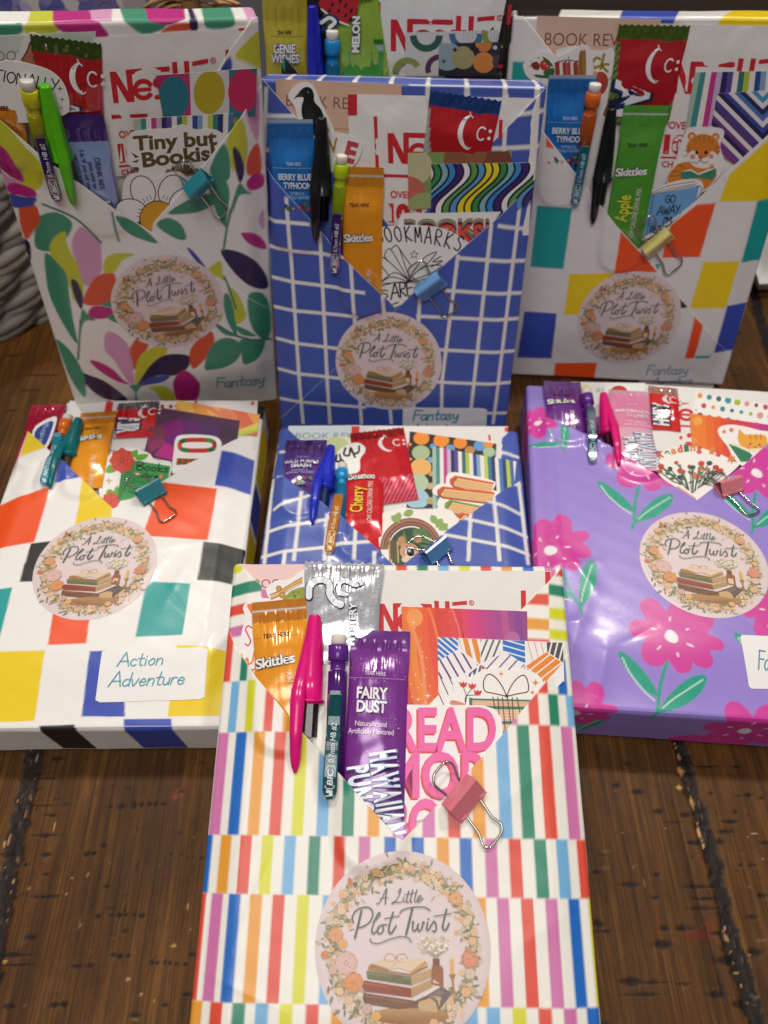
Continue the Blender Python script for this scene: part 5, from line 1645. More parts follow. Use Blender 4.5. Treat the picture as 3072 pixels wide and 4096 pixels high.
def pkg_blocks():
    fr = Frame(-145.5, 133.17, 27.29, -.48, .01)
    pk = Package('book wrapped in white paper with coloured blocks, lying flat behind the label Action Adventure', fr, 141.6, 206.9, 26.5, M_WRAP, Dm=4.0, seed=1.7, wobble=.3,
                 creases=[(8, 62, 30, 90, .5, 4), (40, 18, 64, 52, .5, 4), (52, 8, 66, 30, .45, 3), (0, 128, 40, 112, .4, 5), (20, 96, 60, 104, .3, 4)])
    L = [('c7', 'Y', [(180, 285), (292, 384), (134, 438)]), ('c7', 'R', [(-260, 760), (312, 628), (216, 946), (-300, 1040)]), ('c7', 'Y', [(512, 585), (682, 738), (682, 802), (458, 848)]), ('c7', 'B', [(390, 470), (500, 572), (345, 602)]),
         ('c7', 'K', [(196, 955), (420, 930), (420, 1160), (140, 1160)]), ('d2', 'K', [(175, 20), (300, 0), (300, 140), (142, 144)]), ('d2', 'T', [(-330, 240), (94, 180), (5, 532), (-420, 560)]),
         ('d2', 'R', [(366, 330), (612, 330), (582, 550), (330, 563)]), ('d2', 'Y', [(-480, 620), (310, 598), (222, 1046), (-560, 1070)]), ('d2', 'B', [(606, 602), (830, 596), (822, 1016), (536, 1016)]), ('d2', 'K', [(254, 1078), (488, 1068), (490, 1112), (252, 1130)])]
    Rr = [('c7', 'B', [(1340, 392), (1534, 430), (1510, 638), (1300, 604)]), ('c7', 'R', [(985, 583), (1314, 624), (1258, 934), (864, 908)]), ('c7', 'K', [(1232, 942), (1484, 970), (1440, 1160), (1200, 1160)]), ('d2', 'K', [(1348, 0), (1560, 0), (1540, 142), (1312, 130)]),
          ('d2', 'T', [(980, 140), (1270, 156), (1216, 494), (906, 508)]), ('d2', 'Y', [(1180, 560), (1520, 585), (1480, 1010), (1108, 1016)]), ('d2', 'B', [(816, 1034), (1132, 1030), (1136, 1078), (818, 1080)]), ('d2', 'B', [(700, 596), (830, 596), (822, 1016), (700, 1016)])]
    a, b = blocks(fr, 2, L), blocks(fr, 2, Rr)
    W, H = pk.W, pk.H
    # the ends and sides: unfolded continuation of the print
    u = lambda cr, x, y: fr.uv(cr, x, y, 1)[0]
    side = []
    for cr, x0, x1, y, c in (('d2', 252, 490, 1110, 'K'), ('d2', 818, 1136, 1075, 'B')):
        x0, x1 = u(cr, x0, y), u(cr, x1, y)
        side.append(([(x0, 2), (x1, 2), (x1 + 3, -24), (x0 + 3, -24)], ck[c]))
    side.append(([(30, -24.2), (58, -24.2), (58, -27), (30, -27)], ck['Y']))
    for v0, v1, c in ((150, 196, 'Y'), (78, 116, 'Y'), (30, 60, 'R'), (120, 146, 'B')):
        side.append(([(W / 2 + 2, v0), (W / 2 + 24, v0), (W / 2 + 24, v1), (W / 2 + 2, v1)], ck[c]))
    side.append(([(W / 2 - 16, H - 14), (W / 2 + 3, H - 12), (W / 2 + 3, H + 6), (W / 2 - 16, H + 6)], ck['K']))
    pk.body(paint(BG, a + b + side))
    OL = pk.line([('c7', 166, 270), ('c7', 290, 384), ('c7', 505, 578), ('c7', 684, 741)], 3)
    OR = pk.line([('c7', 1568, 250), ('c7', 1330, 366), ('c7', 985, 572), ('c7', 690, 738)], 3)
    pk.OL, pk.OR = OL, OR
    F = Flat(fr, 'c7', .25, [(405, 96), (740, 92), (740, 300), (395, 300)], '#d5e2e4')
    F.text('BOOK REVIEW', (440, 150), (900, 150), (440, 118), '#8aa0a4', -.004)
    F.done('review_card', 'pale blue review card behind the pencil in the colour-block package', 'card', 'book review cards')
    F = Pouch(pk, 'c7', [(420, 84), (1556, 84), (1540, 380), (420, 380)], .5, seed=2.0)
    F.logo((700, 190), (835, 192), (705, 110), extra=False)
    F.mp = lambda x, y: fr.uv('c7', x, y, 1.3) - F.c
    F.poly([(640, 86), (682, 86), (676, 150), (632, 150)], '#d83038'); F.poly([(1518, 86), (1534, 86), (1530, 106), (1514, 106)], '#d83038')
    F.done('white paper packet with red letters behind the purple geometric card')
    F = Flat(fr, 'c7', 1.7, [(1068, 80), (1568, 166), (1552, 290), (1035, 300)], '#f2b65a')
    for i, c in enumerate(('#f4c46a', '#f0a050', '#f2b860', '#ef8f6a', '#e8795a', '#f0a868')):
        x = 1068 + i * 84
        F.poly([(x, 82 + i * 14), (x + 84, 96 + i * 14), (x + 190, 300), (x + 90, 300)], c)
    F.poly([(1210, 108), (1258, 116), (1420, 190), (1330, 180)], '#ee8a72'); F.poly([(1440, 258), (1562, 214), (1556, 250), (1436, 285)], '#e3dc62'); F.poly([(1436, 284), (1556, 250), (1553, 268), (1434, 300)], '#b8d860')
    F.done('patterned_card', 'yellow and coral striped card at the right of the colour-block package', 'card', 'patterned cards')
    F = Flat(fr, 'c7', 2.1, [(940, 120), (1448, 204), (1430, 330), (1040, 445), (868, 400)], '#5d3c58')
    for q, c in (([(1000, 330), (1080, 380), (1042, 444), (930, 412)], '#c0358c'), ([(890, 330), (985, 290), (1000, 340), (905, 400)], '#9a4068'), ([(985, 220), (1090, 190), (1110, 260), (1000, 300)], '#8a2c7c'), ([(1090, 190), (1190, 215), (1210, 290), (1110, 262)], '#6d2f78'),
                 ([(1190, 215), (1330, 225), (1330, 300), (1205, 290)], '#5a3a6c'), ([(1000, 300), (1110, 262), (1060, 350), (1000, 338)], '#7a2c86'), ([(900, 250), (985, 220), (1000, 300), (890, 325)], '#80445a'), ([(1330, 225), (1440, 250), (1425, 320), (1330, 300)], '#503a55')):
        F.poly(q, c)
    F.done('patterned_card', 'dark purple geometric card in the colour-block package', 'card', 'patterned cards')
    F = Flat(fr, 'c7', 2.4, [(1058, 320), (1090, 292), (1200, 288), (1300, 300), (1335, 330), (1330, 362), (1260, 420), (1060, 520), (1040, 470), (1048, 400)], '#f5f2ee', sm=True)
    for i, c in enumerate(('#2e6a3e', '#c93a32', '#3f7a42', '#d4552f', '#2c5c38', '#c8382e', '#5a8a3c', '#b52f30')):
        t = np.linspace(i / 8, (i + 1) / 8, 8) * 2 * math.pi + .3
        F.stroke(np.stack([1190 + 105 * np.sign(np.cos(t)) * np.abs(np.cos(t)) ** .6, 352 + 32 * np.sign(np.sin(t)) * np.abs(np.sin(t)) ** .6], 1), 26, c, sm=False, caps=False)
    F.hatch([(1068, 430), (1200, 432), (1120, 468), (1064, 470)], 100, 34, .55, '#c8402f', '#3c6a3a')
    F.done('die_cut_sticker', 'white letter sticker filled with red and green florals in the colour-block package', 'sticker', 'die-cut stickers', M_STICK)
    airheads(pk, 'c7', (842, 92), (800, 330), 240, 1.6, 30, '#8f8a8c', 'red and silver candy bar behind the roses sticker', body='#d8141f', lower='#cfd2d2', wy=(13.5, 48), facey=9.5, facex=.35, H=1.6, seed=3)
    F = Flat(fr, 'c7', 2.8, [(640, 440), (690, 385), (760, 365), (820, 372), (900, 400), (940, 440), (1030, 452), (1030, 520), (1000, 560), (870, 640), (690, 730), (640, 690), (600, 640), (610, 540)], '#f5f1ec', sm=True)
    F.poly([(820, 445), (1030, 478), (1015, 560), (860, 660), (712, 690), (735, 505)], '#4aa05c'); F.poly([(735, 505), (820, 448), (800, 520), (726, 690), (705, 680)], '#3a8a4c')
    for q in ([(640, 515), (660, 470), (720, 480), (690, 515)], [(790, 395), (830, 380), (830, 415), (800, 425)], [(830, 410), (895, 408), (870, 440), (820, 440)], [(640, 640), (660, 615), (700, 640), (660, 655)], [(690, 620), (712, 596), (716, 640), (700, 650)]):
        F.poly(q, '#6fae3c', True)
    rose(F, 738, 445, 80, '#e05a4a', 8); rose(F, 668, 690, 58, '#e05a4a', 8)
    F.hand('Books', (820, 500), (1018, 516), (828, 452), 7, '#1e3a26'); F.hand('Are', (855, 548), (960, 552), (858, 520), 6, '#1e3a26')
    F.circ(826, 524, 12, '#e88a62'); F.circ(972, 540, 12, '#e88a62'); F.star(658, 566, 24, '#3a3a30', .25); F.star(658, 566, 15, '#e8d060', .3)
    F.done('die_cut_sticker', 'sticker of a green book among red roses, behind the teal clip', 'sticker', 'die-cut stickers', M_STICK)
    s = Packet(pk, 'c7', (300, 112), (205, 420), 205, 1.6, 44, H=2, colf=bands('#b3123c', [(0, 2, '#c22a50', .2)], .15), seal=6, seed=.3)
    s.done('drink_mix_packet', 'crimson drink mix packet at the left end of the colour-block package', 'drink mix', 'drink mix packets')
    F = Flat(fr, 'c7', 4.8, [(222, 232), (335, 178), (335, 240), (285, 362), (240, 340), (196, 300)], '#f0eef2', sm=True)
    F.poly([(232, 246), (318, 206), (312, 262), (272, 350), (238, 325), (208, 300)], '#27408e', True); F.text('ading', (250, 335), (292, 215), (225, 325), '#a9c0e8')
    F.done('die_cut_sticker', 'white-edged dark blue sticker lying on the crimson packet', 'sticker', 'die-cut stickers', M_STICK)
    skittles(pk, 'c7', (600, 155), (520, 560), 212, 3.2, 60, '#f29c10', '#d98208', '', 'orange drink mix packet beside the teal pen in the colour-block package', text_y=25, tear=15, seed=2)
    pencil(pk, ('c7', 'c7', 'c7'), (412, 172), (318, 480), (268, 590), '#e8731c', '#12a6c4', 'orange mechanical pencil with cyan clip in the colour-block package', clip0=17, w=7.6, textc='#c8eef4')
    pen(pk, ('c7', 'c7', 'c7'), (474, 190), (415, 425), (322, 606), '#0b6c70', 'dark teal pen clipped on the colour-block package', phi=-50, barrel='#6a5a4a')
    binder_clip(pk, 'c7', (806, 630), (950, 550), (865, 705), (1000, 625), (1025, 795), (795, 545), '#2b7f8c', 'teal binder clip beside the orange block, on the flat colour-block package')
    pk.pocket(OL, OR, paint(BG, a + b), paint(BG, a + b), hin=1.5)
    pk.seal((-5.72, 86.1), rot=2)
    pk.label('d2', [(686, 586), (1384, 572), (1354, 902), (626, 922)], [('Action', (780, 696), (1085, 684), (790, 616), ), ('Adventure', (716, 824), (1222, 808), (735, 738))], w=9)
pkg_blocks()
# ------------------------------------------------------------------ blue grid package lying flat in the middle
def pkg_grid_flat():
    fr = Frame(.54, 112.25, 28.1, -2.53, -.45)
    pk = Package('book wrapped in blue grid paper, lying flat behind the striped package', fr, 143.4, 205, 26.5, M_GLOSSWRAP, Dm=4.0, seed=2.6, wobble=.2, creases=[(-44, 120, -10, 100, .4, 5), (-30, 96, 0, 90, .4, 4)])
    W, H = pk.W, pk.H
    L = segs('c8', '125 370 78 840 290 470 245 840 430 590 415 840 588 650 578 840 130 550 350 490 85 662 515 606 60 798 720 740 150 355 118 372')
    Rr = segs('c8', '1218 560 1205 840 1345 480 1378 840 1485 375 1540 840 1170 600 1540 686 1060 690 1555 784 1300 505 1512 568 1400 405 1500 400')
    lo = [('f', 1029 + (900 - y) * .1, 2260, 900, 2900) for y in ()]
    ex = [(-60 + 24 * i, 0, -60 + 24 * i, 118) for i in range(6)]
    low = []
    for i in range(6):
        x = -59 + 23.6 * i
        low.append(([(x, -30), (x + 2, -30), (x + 2, 112), (x, 112)], '#e9e6de'))
    for j in range(-1, 6):
        low.append(([(-100, 6 + 19 * j), (100, 6 + 19 * j), (100, 8 + 19 * j), (-100, 8 + 19 * j)], '#e9e6de'))
    for sx in (-1, 1):
        for j in range(6, 11):
            low.append(([(sx * (W / 2 - 1), 8 + 19 * j), (sx * (W / 2 + 30), 8 + 19 * j), (sx * (W / 2 + 30), 10 + 19 * j), (sx * (W / 2 - 1), 10 + 19 * j)], '#e9e6de'))
        low.append(([(sx * (W / 2 - .6), -5), (sx * (W / 2 + 1.2), -5), (sx * (W / 2 + 1.2), 220), (sx * (W / 2 - .6), 220)], '#e9e6de'))
    tr = [(fr.uvs('c8', [(300, 64), (1420, 64), (1420, 110), (300, 110)], 0), '#e6e3dc')]
    pk.body(gridpaper(fr, segs('c8', '160 215 205 215 1365 215 1490 245 1430 100 1500 380'), bg=low + tr))
    cl = [s for s in low if s[0][2][1] < 113]
    OL = pk.line([('c8', 122, 352), ('c8', 190, 376), ('c8', 360, 500), ('c8', 500, 600), ('c8', 690, 760), ('c8', 775, 836)], 3)
    OR = pk.line([('c8', 1488, 372), ('c8', 1300, 512), ('c8', 1100, 652), ('c8', 862, 838)], 3)
    pk.OL, pk.OR = OL, OR
    IL = pk.line([('c8', 185, 72), ('c8', 262, 142), ('c8', 330, 205)], 1)
    IR = pk.line([('c8', 1452, 88), ('c8', 1350, 190), ('c8', 1290, 250)], 1)
    F = Flat(fr, 'c8', .2, [(212, 76), (620, 72), (620, 300), (205, 300)], '#d9e4e6')
    F.text('BOOK REVIEW', (252, 146), (690, 148), (254, 114), '#7d8c92', -.004)
    F.done('review_card', 'pale blue review card lettered BOOK REVIEW behind the dark purple packet', 'card', 'book review cards')
    F = Pouch(pk, 'c8', [(562, 76), (1426, 80), (1400, 560), (600, 560)], .5, seed=3.0)
    F.logo((870, 245), (960, 246), (872, 170), extra=False, frame=False)
    F.mp = lambda x, y: fr.uv('c8', x, y, 1.3) - F.c
    for q in ([(562, 76), (606, 76), (603, 118), (562, 118)], [(1316, 126), (1328, 126), (1333, 158), (1320, 158)], [(1408, 82), (1426, 82), (1424, 105), (1410, 105)], [(846, 262), (880, 262), (880, 274), (846, 274)], [(850, 160), (866, 160), (862, 300), (846, 300)]):
        F.poly(q, '#e04038')
    F.circ(845, 455, 22, '#d9453c', 26); F.text('R', (848, 384), (862, 384), (848, 362), '#d03038', .03)
    F.done('white paper packet with red letters behind the orange-dotted card')
    F = Flat(fr, 'c8', 1.6, [(408, 165), (440, 145), (520, 136), (620, 165), (640, 200), (620, 330), (420, 330)], '#eef0dc', sm=True)
    F.circ(478, 182, 66, '#d2df9c', 44)
    F.done('die_cut_sticker', 'pale green round sticker behind the black scribbled lettering', 'sticker', 'die-cut stickers', M_STICK)
    F = Flat(fr, 'c8', 1.6, [(884, 108), (1362, 176), (1352, 330), (1300, 520), (866, 530), (872, 300)], '#23211f')
    R = random.Random(8)
    F.clip = F.outline
    for x, y, r, c in ((948, 146, 44, '#f0902c'), (1058, 158, 44, '#f0902c'), (1162, 172, 38, '#ee8c2c'), (1270, 188, 34, '#5f9fd0'), (1322, 222, 34, '#a9c49c'), (1318, 174, 30, '#ee902c'), (945, 226, 50, '#a9be92'), (945, 306, 58, '#ecb266'), (925, 392, 62, '#b4cba8'), (925, 480, 66, '#a6c8d8'), (1215, 212, 28, '#c08a50'), (1108, 202, 26, '#6aa0c4'), (1012, 190, 18, '#5f9fd0'), (1002, 266, 20, '#7ab0d0'), (884, 180, 10, '#ee9a3a'), (886, 262, 10, '#e8a040'), (884, 350, 10, '#f0a84a'), (1006, 340, 20, '#c9a060'), (998, 410, 22, '#c8b080'), (1000, 490, 24, '#b9a468'), (1062, 200, 12, '#ee9a3a')):
        F.circ(x, y, r, c, r * .82)
    F.done('patterned_card', 'black card with orange, green and blue dots in the flat blue grid package', 'card', 'patterned cards')
    q = [(1008, 192), (1470, 272), (1460, 400), (1380, 470)]
    F = Flat(fr, 'c8', 2.0, [(1008, 192), (1472, 274), (1462, 400), (1330, 500), (1010, 535)], '#e6e2dc')
    F.clip = F.outline
    stripes_card(F, [(1008, 190), (1474, 272), (1500, 600), (1010, 560)], STRIPES)
    F.done('patterned_card', 'multicoloured striped card behind the orange book stack sticker', 'card', 'patterned cards')
    F = Flat(fr, 'c8', 2.5, [(1010, 430), (1040, 400), (1080, 395), (1085, 360), (1110, 335), (1180, 340), (1300, 368), (1350, 385), (1358, 400), (1345, 430), (1365, 440), (1360, 470), (1250, 570), (1150, 610), (1050, 540), (1035, 500), (1050, 470), (1015, 455)], '#f4f0ea', sm=True)
    for (x0, y0, x1, y1, t, c) in ((1104, 372, 1345, 408, 58, '#d9572c'), (1034, 432, 1350, 462, 52, '#d9572c'), (1076, 505, 1290, 540, 66, '#7b9a44'), (1140, 575, 1290, 600, 40, '#d9572c')):
        F.poly([(x0, y0), (x0 + 30, y0 - 20), (x1, y1 - 18), (x1 + 4, y1 - 6), (x0 + 40, y0 - 6), (x0 + 20, y0 + t * .4), (x0 + 30, y0 + t * .72), (x1 - 8, y1 + t * .85), (x1 - 10, y1 + t), (x0 + 26, y0 + t * .9), (x0, y0 + t * .4)], c)
        F.poly([(x0 + 40, y0 - 6), (x1, y1 - 6), (x1 - 8, y1 + t * .85), (x0 + 30, y0 + t * .72), (x0 + 20, y0 + t * .4)], '#efc189')
        for j in range(4):
            F.stroke([(x0 + 32, y0 + 4 + j * t * .17), (x1 - 10, y1 + 4 + j * t * .2)], 3, '#b98a50', sm=False)
        F.stroke([(x0 + 40, y0 - 6), (x0 + 20, y0 + t * .4), (x0 + 30, y0 + t * .72), (x1 - 8, y1 + t * .85)], 4, '#3a2414')
    F.done('die_cut_sticker', 'sticker of stacked orange and green books in the flat blue grid package', 'sticker', 'die-cut stickers', M_STICK)
    airheads(pk, 'c8', (700, 102), (785, 540), 300, 1.6, 56, '#b8141c', 'red candy bar behind the red drink mix packet', body='#cf1420', lower='#d8183a', stripes='#e87f96', word='CHERRY', wy=(62, 40), rimc=None, facey=13, facex=.22, H=2.2, seed=1)
    F = Flat(fr, 'c8', 4.2, [(480, 250), (490, 215), (530, 185), (590, 170), (632, 190), (636, 220), (610, 260), (600, 330), (500, 340), (470, 300)], '#f4f2ee', sm=True)
    for p in ([(528, 200), (520, 235), (548, 240), (556, 200), (572, 230), (600, 222), (604, 190)], [(480, 240), (478, 272), (500, 268), (496, 236)], [(505, 262), (530, 290), (515, 300)], [(560, 200), (580, 250)]):
        F.stroke(p, 11, '#151414')
    F.done('die_cut_sticker', 'white sticker with bold black scribbled lettering beside the blue pen', 'sticker', 'die-cut stickers', M_STICK)
    s = Packet(pk, 'c8', (314, 158), (292, 440), 224, 2.8, 50, H=2.4, seal=9, colf=bands('#56308c', [(0, 8.6, '#6f4a98', .85)], .15), wrink=.3, seed=5)
    w = s.w / 2
    s.text('TEAR HERE', (-.44 * w, 14.6), (.2 * w, 14.6), (-.44 * w, 13.2), '#d6c8ea', 0)
    for i in range(30):
        s.circ(-.9 * w + i * .06 * w, 15.8, .17, '#cdb8e4', n=7)
    s.outlined('WILD PURPLE', (-1.0 * w, 20.2), (.72 * w, 20.4), (-1.0 * w, 17.8), '#efeaf6', '#3c1c70', .02, .05)
    s.outlined('SMASH', (-.66 * w, 23.6), (.36 * w, 23.8), (-.66 * w, 21.2), '#efeaf6', '#3c1c70', .02, .05)
    s.text('NATURALLY &', (-.6 * w, 26.4), (.2 * w, 26.5), (-.6 * w, 25), '#cbbce0', 0); s.text('ARTIFICIALLY FLAVORED', (-.9 * w, 28.2), (.5 * w, 28.3), (-.9 * w, 26.8), '#cbbce0', 0)
    R = random.Random(6)
    for i in range(30):
        s.circ(R.uniform(-.4, .9) * w, R.uniform(31, 38), R.uniform(.6, 1.2), R.choice(['#7a2a58', '#5a8a3c', '#91406a', '#2d6aa0']), n=8)
    s.done('drink_mix_packet', 'dark purple drink mix packet lettered WILD PURPLE SMASH', 'drink mix', 'drink mix packets')
    skittles(pk, 'c8', (638, 230), (620, 640), 222, 3.0, 68, '#d4121c', '#b80e18', 'Cherry', 'red drink mix packet in the flat blue grid package', text_y=22, fy=27, line=False, tear=11.5, seed=4)
    pen(pk, ('c8', 'c8', 'c8'), (448, 188), (412, 430), (376, 612), '#1c2ec0', 'blue pen clipped on the flat blue grid package', phi=-42, barrel='#2a4a90', R=5.0)
    pencil(pk, ('c8', 'c8', 'c8'), (512, 285), (498, 600), (436, 765), '#1292cc', '#e8940c', 'blue mechanical pencil with amber clip in the flat blue grid package', clip0=24, w=6.8, cw=5.4, textc='#f6e6c0')
    F = Flat(fr, 'c8', 3.0, [(722, 600), (735, 560), (780, 545), (860, 530), (960, 545), (1050, 532), (1110, 545), (1140, 580), (1150, 610), (1000, 730), (870, 835), (770, 835), (715, 740)], '#f2eee6', sm=True)
    for i in range(5):
        t = np.linspace(math.pi * 1.0, math.pi * 2.0, 20)
        F.stroke(np.stack([890 + (168 - i * 9) * np.cos(t), 760 + (170 - i * 9) * np.sin(t)], 1), 9, ['#8a5a44', '#b07a60', '#7a4c3a', '#a06c54', '#6a4030'][i], sm=False, caps=False)
    t = np.linspace(0, 2 * math.pi, 40)
    F.poly(np.stack([890 + 122 * np.cos(t), 760 + 122 * np.sin(t)], 1), '#2f4a34'); F.poly([(900, 650), (960, 640), (1000, 690), (990, 760), (900, 720)], '#4f7a4a'); F.poly([(850, 650), (870, 720), (840, 740)], '#5a8a54')
    for i in range(4):
        F.stroke([(770 + i * 15, 700 + i * 6), (775 + i * 15, 830)], 10, ['#a9824e', '#7a4a3a', '#50603c', '#c29a62'][i], sm=False)
    F.circ(880, 770, 52, '#d2a07c', 46); F.circ(838, 715, 22, '#c08c68', 28); F.circ(930, 700, 20, '#c08c68', 24); F.circ(885, 775, 30, '#f2e6d8'); F.circ(888, 776, 22, '#1c1512'); F.circ(882, 768, 7, '#f4f0ea'); F.circ(860, 815, 22, '#e6c8ac', 16)
    for x, y, a_ in ((800, 575, .6), (850, 555, 2.0), (1020, 570, 1.0), (1085, 590, 2.2), (730, 620, 1.6), (1060, 625, .4), (1115, 620, 2.6), (925, 550, 2.8)):
        F.z += .01; leaf(F, x - 20, y, 62, 40, a_, '#8fac5c', F.z)
    F.done('die_cut_sticker', 'sticker of a brown mouse in a round leafy burrow behind the steel-blue clip', 'sticker', 'die-cut stickers', M_STICK)
    binder_clip(pk, 'c8', (932, 775), (1060, 682), (1010, 836), (1110, 752), (1110, 905), (890, 715), '#4a7cae', 'steel-blue binder clip on the flat blue grid package', sp=3.4)
    pk.pocket(OL, OR, gridpaper(fr, L + Rr, bg=cl), gridpaper(fr, Rr), IL, IR, gridpaper(fr, segs('c8', '160 215 205 215 150 355 190 360')), gridpaper(fr, segs('c8', '1365 215 1490 245')), hin=1.2)
pkg_grid_flat()
# ------------------------------------------------------------------ purple flower package lying at the right
def pkg_flowers():
    fr = Frame(154.1, 130.1, 32.8, -5.17, .51)
    pk = Package('book wrapped in glossy purple paper with magenta flowers, lying flat at the right', fr, 169, 208.4, 31, M_GLOSSWRAP, Dm=4.0, seed=4.1, wobble=.14,
                 creases=[(-79, 74, -53, 78, .5, 4), (-75, 92, -55, 60, .55, 4), (-73, 20, -57, 64, .5, 4), (-59, 6, -53, 30, .7, 3.5), (-43, 150, 7, 128, .4, 4), (-77, 40, -63, 44, .6, 3)])
    h = 2
    tp = lambda c, pts: fr.uvs(c, pts, h)
    J0, C0 = fr.uv('d5', 875, 980, h), fr.uv('d5', 952, 548, h)
    fl = smooth_loop([(728, 320), (760, 280), (820, 275), (880, 320), (918, 365), (945, 320), (1010, 290), (1080, 310), (1110, 370), (1180, 350), (1250, 400), (1255, 470), (1212, 528), (1290, 560), (1333, 610), (1310, 645), (1230, 650), (1255, 700), (1250, 750), (1210, 770), (1150, 755), (1110, 728), (1105, 770), (1060, 800), (1000, 790), (935, 712), (900, 745), (830, 752), (760, 715), (740, 650), (745, 600), (765, 565), (700, 555), (655, 510), (660, 450), (700, 425), (768, 432), (740, 370)], 3)
    base = [('#d43a9e', tp('d5', fl)), ('#f4eef0', tp('d5', smooth_loop([(906, 540), (925, 505), (960, 505), (995, 540), (1000, 580), (970, 594), (925, 575)], 3)))]
    for x0, y0, x1, y1 in ((946, 405, 940, 440), (805, 488, 850, 496), (1055, 502, 1080, 490), (1065, 598, 1115, 622), (880, 612, 855, 640), (995, 658, 1010, 690)):
        L, R, _ = ribbon([(x0, y0), ((x0 + x1) / 2, (y0 + y1) / 2), (x1, y1)], [7, 15, 7])
        base.append(('#f4e6ee', tp('d5', np.concatenate([L, R[::-1]]))))
    def rib(pts, w, c):
        L, R, _ = ribbon(smooth_line(pts), w)
        return (c, tp('d5', np.concatenate([L, R[::-1]])))
    g = '#10a084'
    gl = [rib([(930, 712), (890, 860), (875, 980), (868, 1070), (842, 1138)], 26, g), (g, tp('d5', smooth_loop([(875, 958), (790, 930), (700, 850), (620, 750), (575, 670), (592, 650), (650, 680), (750, 770), (830, 870)], 3))),
          (g, tp('d5', smooth_loop([(880, 1068), (910, 1000), (1000, 900), (1100, 830), (1190, 812), (1215, 850), (1180, 930), (1100, 1000), (1000, 1050), (905, 1072)], 3))), rib([(605, 690), (660, 790), (760, 910), (850, 990)], 9, '#d6f0dc'), rib([(905, 1040), (1000, 965), (1190, 845)], 9, '#d6f0dc')]
    def place(cc, cx, cy, jc, jx, jy, k=1.0, what=3):
        C1, J1 = (fr.uv(cc, cx, cy, h)), (fr.uv(jc, jx, jy, h))
        a, b = C0 - J0, C1 - J1
        th = math.atan2(b[1], b[0]) - math.atan2(a[1], a[0])
        ca, sa = math.cos(th) * k, math.sin(th) * k
        o = []
        for src, org, dst in ((gl, J0, J1), (base, C0, C1)):
            if (what & 1 and src is gl) or (what & 2 and src is base):
                o += [(np.stack([dst[0] + ca * (p[:, 0] - org[0]) - sa * (p[:, 1] - org[1]), dst[1] + sa * (p[:, 0] - org[0]) + ca * (p[:, 1] - org[1])], 1), c) for c, p in src]
        return o
    sh = place('d5', 952, 548, 'd5', 875, 980) + place('d1', 866, 580, 'd1', 825, 870) + place('d1', 1580, 622, 'd1', 1556, 905, .95) + place('d1', 310, 1092, 'd5', 258, 270, .95) + place('d1', 235, 300, 'd1', 362, 450, .62) + place('d5', 1720, 400, 'd5', 1700, 800, .9) + place('d5', 290, 1110, 'd5', 350, 1400, .8)
    q = fr.uv('d5', 1560, 1150, 0)
    sh += [(p + np.array([q[0], -12]) - C0, c) for c, p in base] + [(np.array([[-20, -26], [-10, -20], [10, -22], [18, -30], [-20, -30]]), '#d43a9e')]
    W, H = pk.W, pk.H
    for x0, x1, c in ((-43, -21, '#d43a9e'), (10, 22, '#d43a9e'), (50, 75, g), (-70, -55, '#d43a9e')):
        sh.append(([(x0, H + 1), (x1, H + 2), (x1 + 3, H + 14), (x0 + 2, H + 12)], c))
    sh.append(([(-W / 2 - 16, 150), (-W / 2 - 2, 160), (-W / 2 - 2, 190), (-W / 2 - 18, 196)], '#d43a9e'))
    pf = paint('#9a82d4', sh, .25)
    pk.body(pf)
    a = Art(lambda x, y: np.array([x, y]), None, .05)
    a.text('© HALLMARK LICENSING INC', (-59, -19), (-13, -19), (-59, -16.8), '#a48fd0')
    a.buf.build('lettering', M_CARD, pk.root, T(0, -.5, 0) @ Matrix(((1, 0, 0, 0), (0, 0, -1, 0), (0, 1, 0, 0), (0, 0, 0, 1))))
    OL = pk.line([('d1', 160, 262), ('d1', 280, 280), ('d1', 470, 362), ('d1', 700, 490), ('d1', 880, 592), ('d1', 1080, 702), ('d1', 1206, 780)], 3)
    OR = pk.line([('d1', 1659, 430), ('d1', 1500, 572), ('d1', 1340, 690), ('d1', 1216, 784)], 3)
    pk.OL, pk.OR = OL, OR
    F = Flat(fr, 'd1', .2, [(420, 44), (900, 52), (900, 260), (410, 260)], '#e2e4e0')
    F.text('BOOK REVIEW', (418, 110), (790, 116), (420, 80), '#8e8f8c', -.004)
    F.done('review_card', 'pale grey review card behind the pink pen in the purple flower package', 'card', 'book review cards')
    F = Flat(fr, 'd1', .6, [(500, 75), (540, 58), (562, 80), (560, 300), (495, 300)], '#e8e2c8', sm=True)
    F.circ(528, 85, 22, '#d9cfa0')
    F.done('die_cut_sticker', 'cream sticker peeping out between the purple packet and the pink pen', 'sticker', 'die-cut stickers', M_STICK)
    F = Pouch(pk, 'd1', [(900, 62), (1700, 112), (1700, 520), (900, 470)], .5, seed=4.0)
    F.logo((1000, 282), (1150, 290), (1004, 170), extra=False, frame=False)
    F.mp = lambda x, y: fr.uv('d1', x, y, 1.3) - F.c
    F.poly([(1088, 312), (1185, 318), (1185, 328), (1088, 322)], '#d83038'); F.circ(1168, 378, 14, '#d83038'); F.circ(1118, 392, 10, '#d83038'); F.circ(1165, 430, 20, '#d83038', 14)
    F.done('white paper packet with red letters behind the colour-dotted card')
    F = Flat(fr, 'd1', .9, [(640, 100), (680, 72), (760, 70), (800, 92), (800, 250), (640, 250)], '#f0ecea', sm=True)
    F.circ(735, 100, 50, '#c8283a', 30)
    F.done('die_cut_sticker', 'white sticker with a red spot behind the pale pink packet', 'sticker', 'die-cut stickers', M_STICK)
    F = Flat(fr, 'd1', 1.6, [(1205, 108), (1700, 200), (1700, 470), (1180, 420)], '#f0eeea')
    R = random.Random(12)
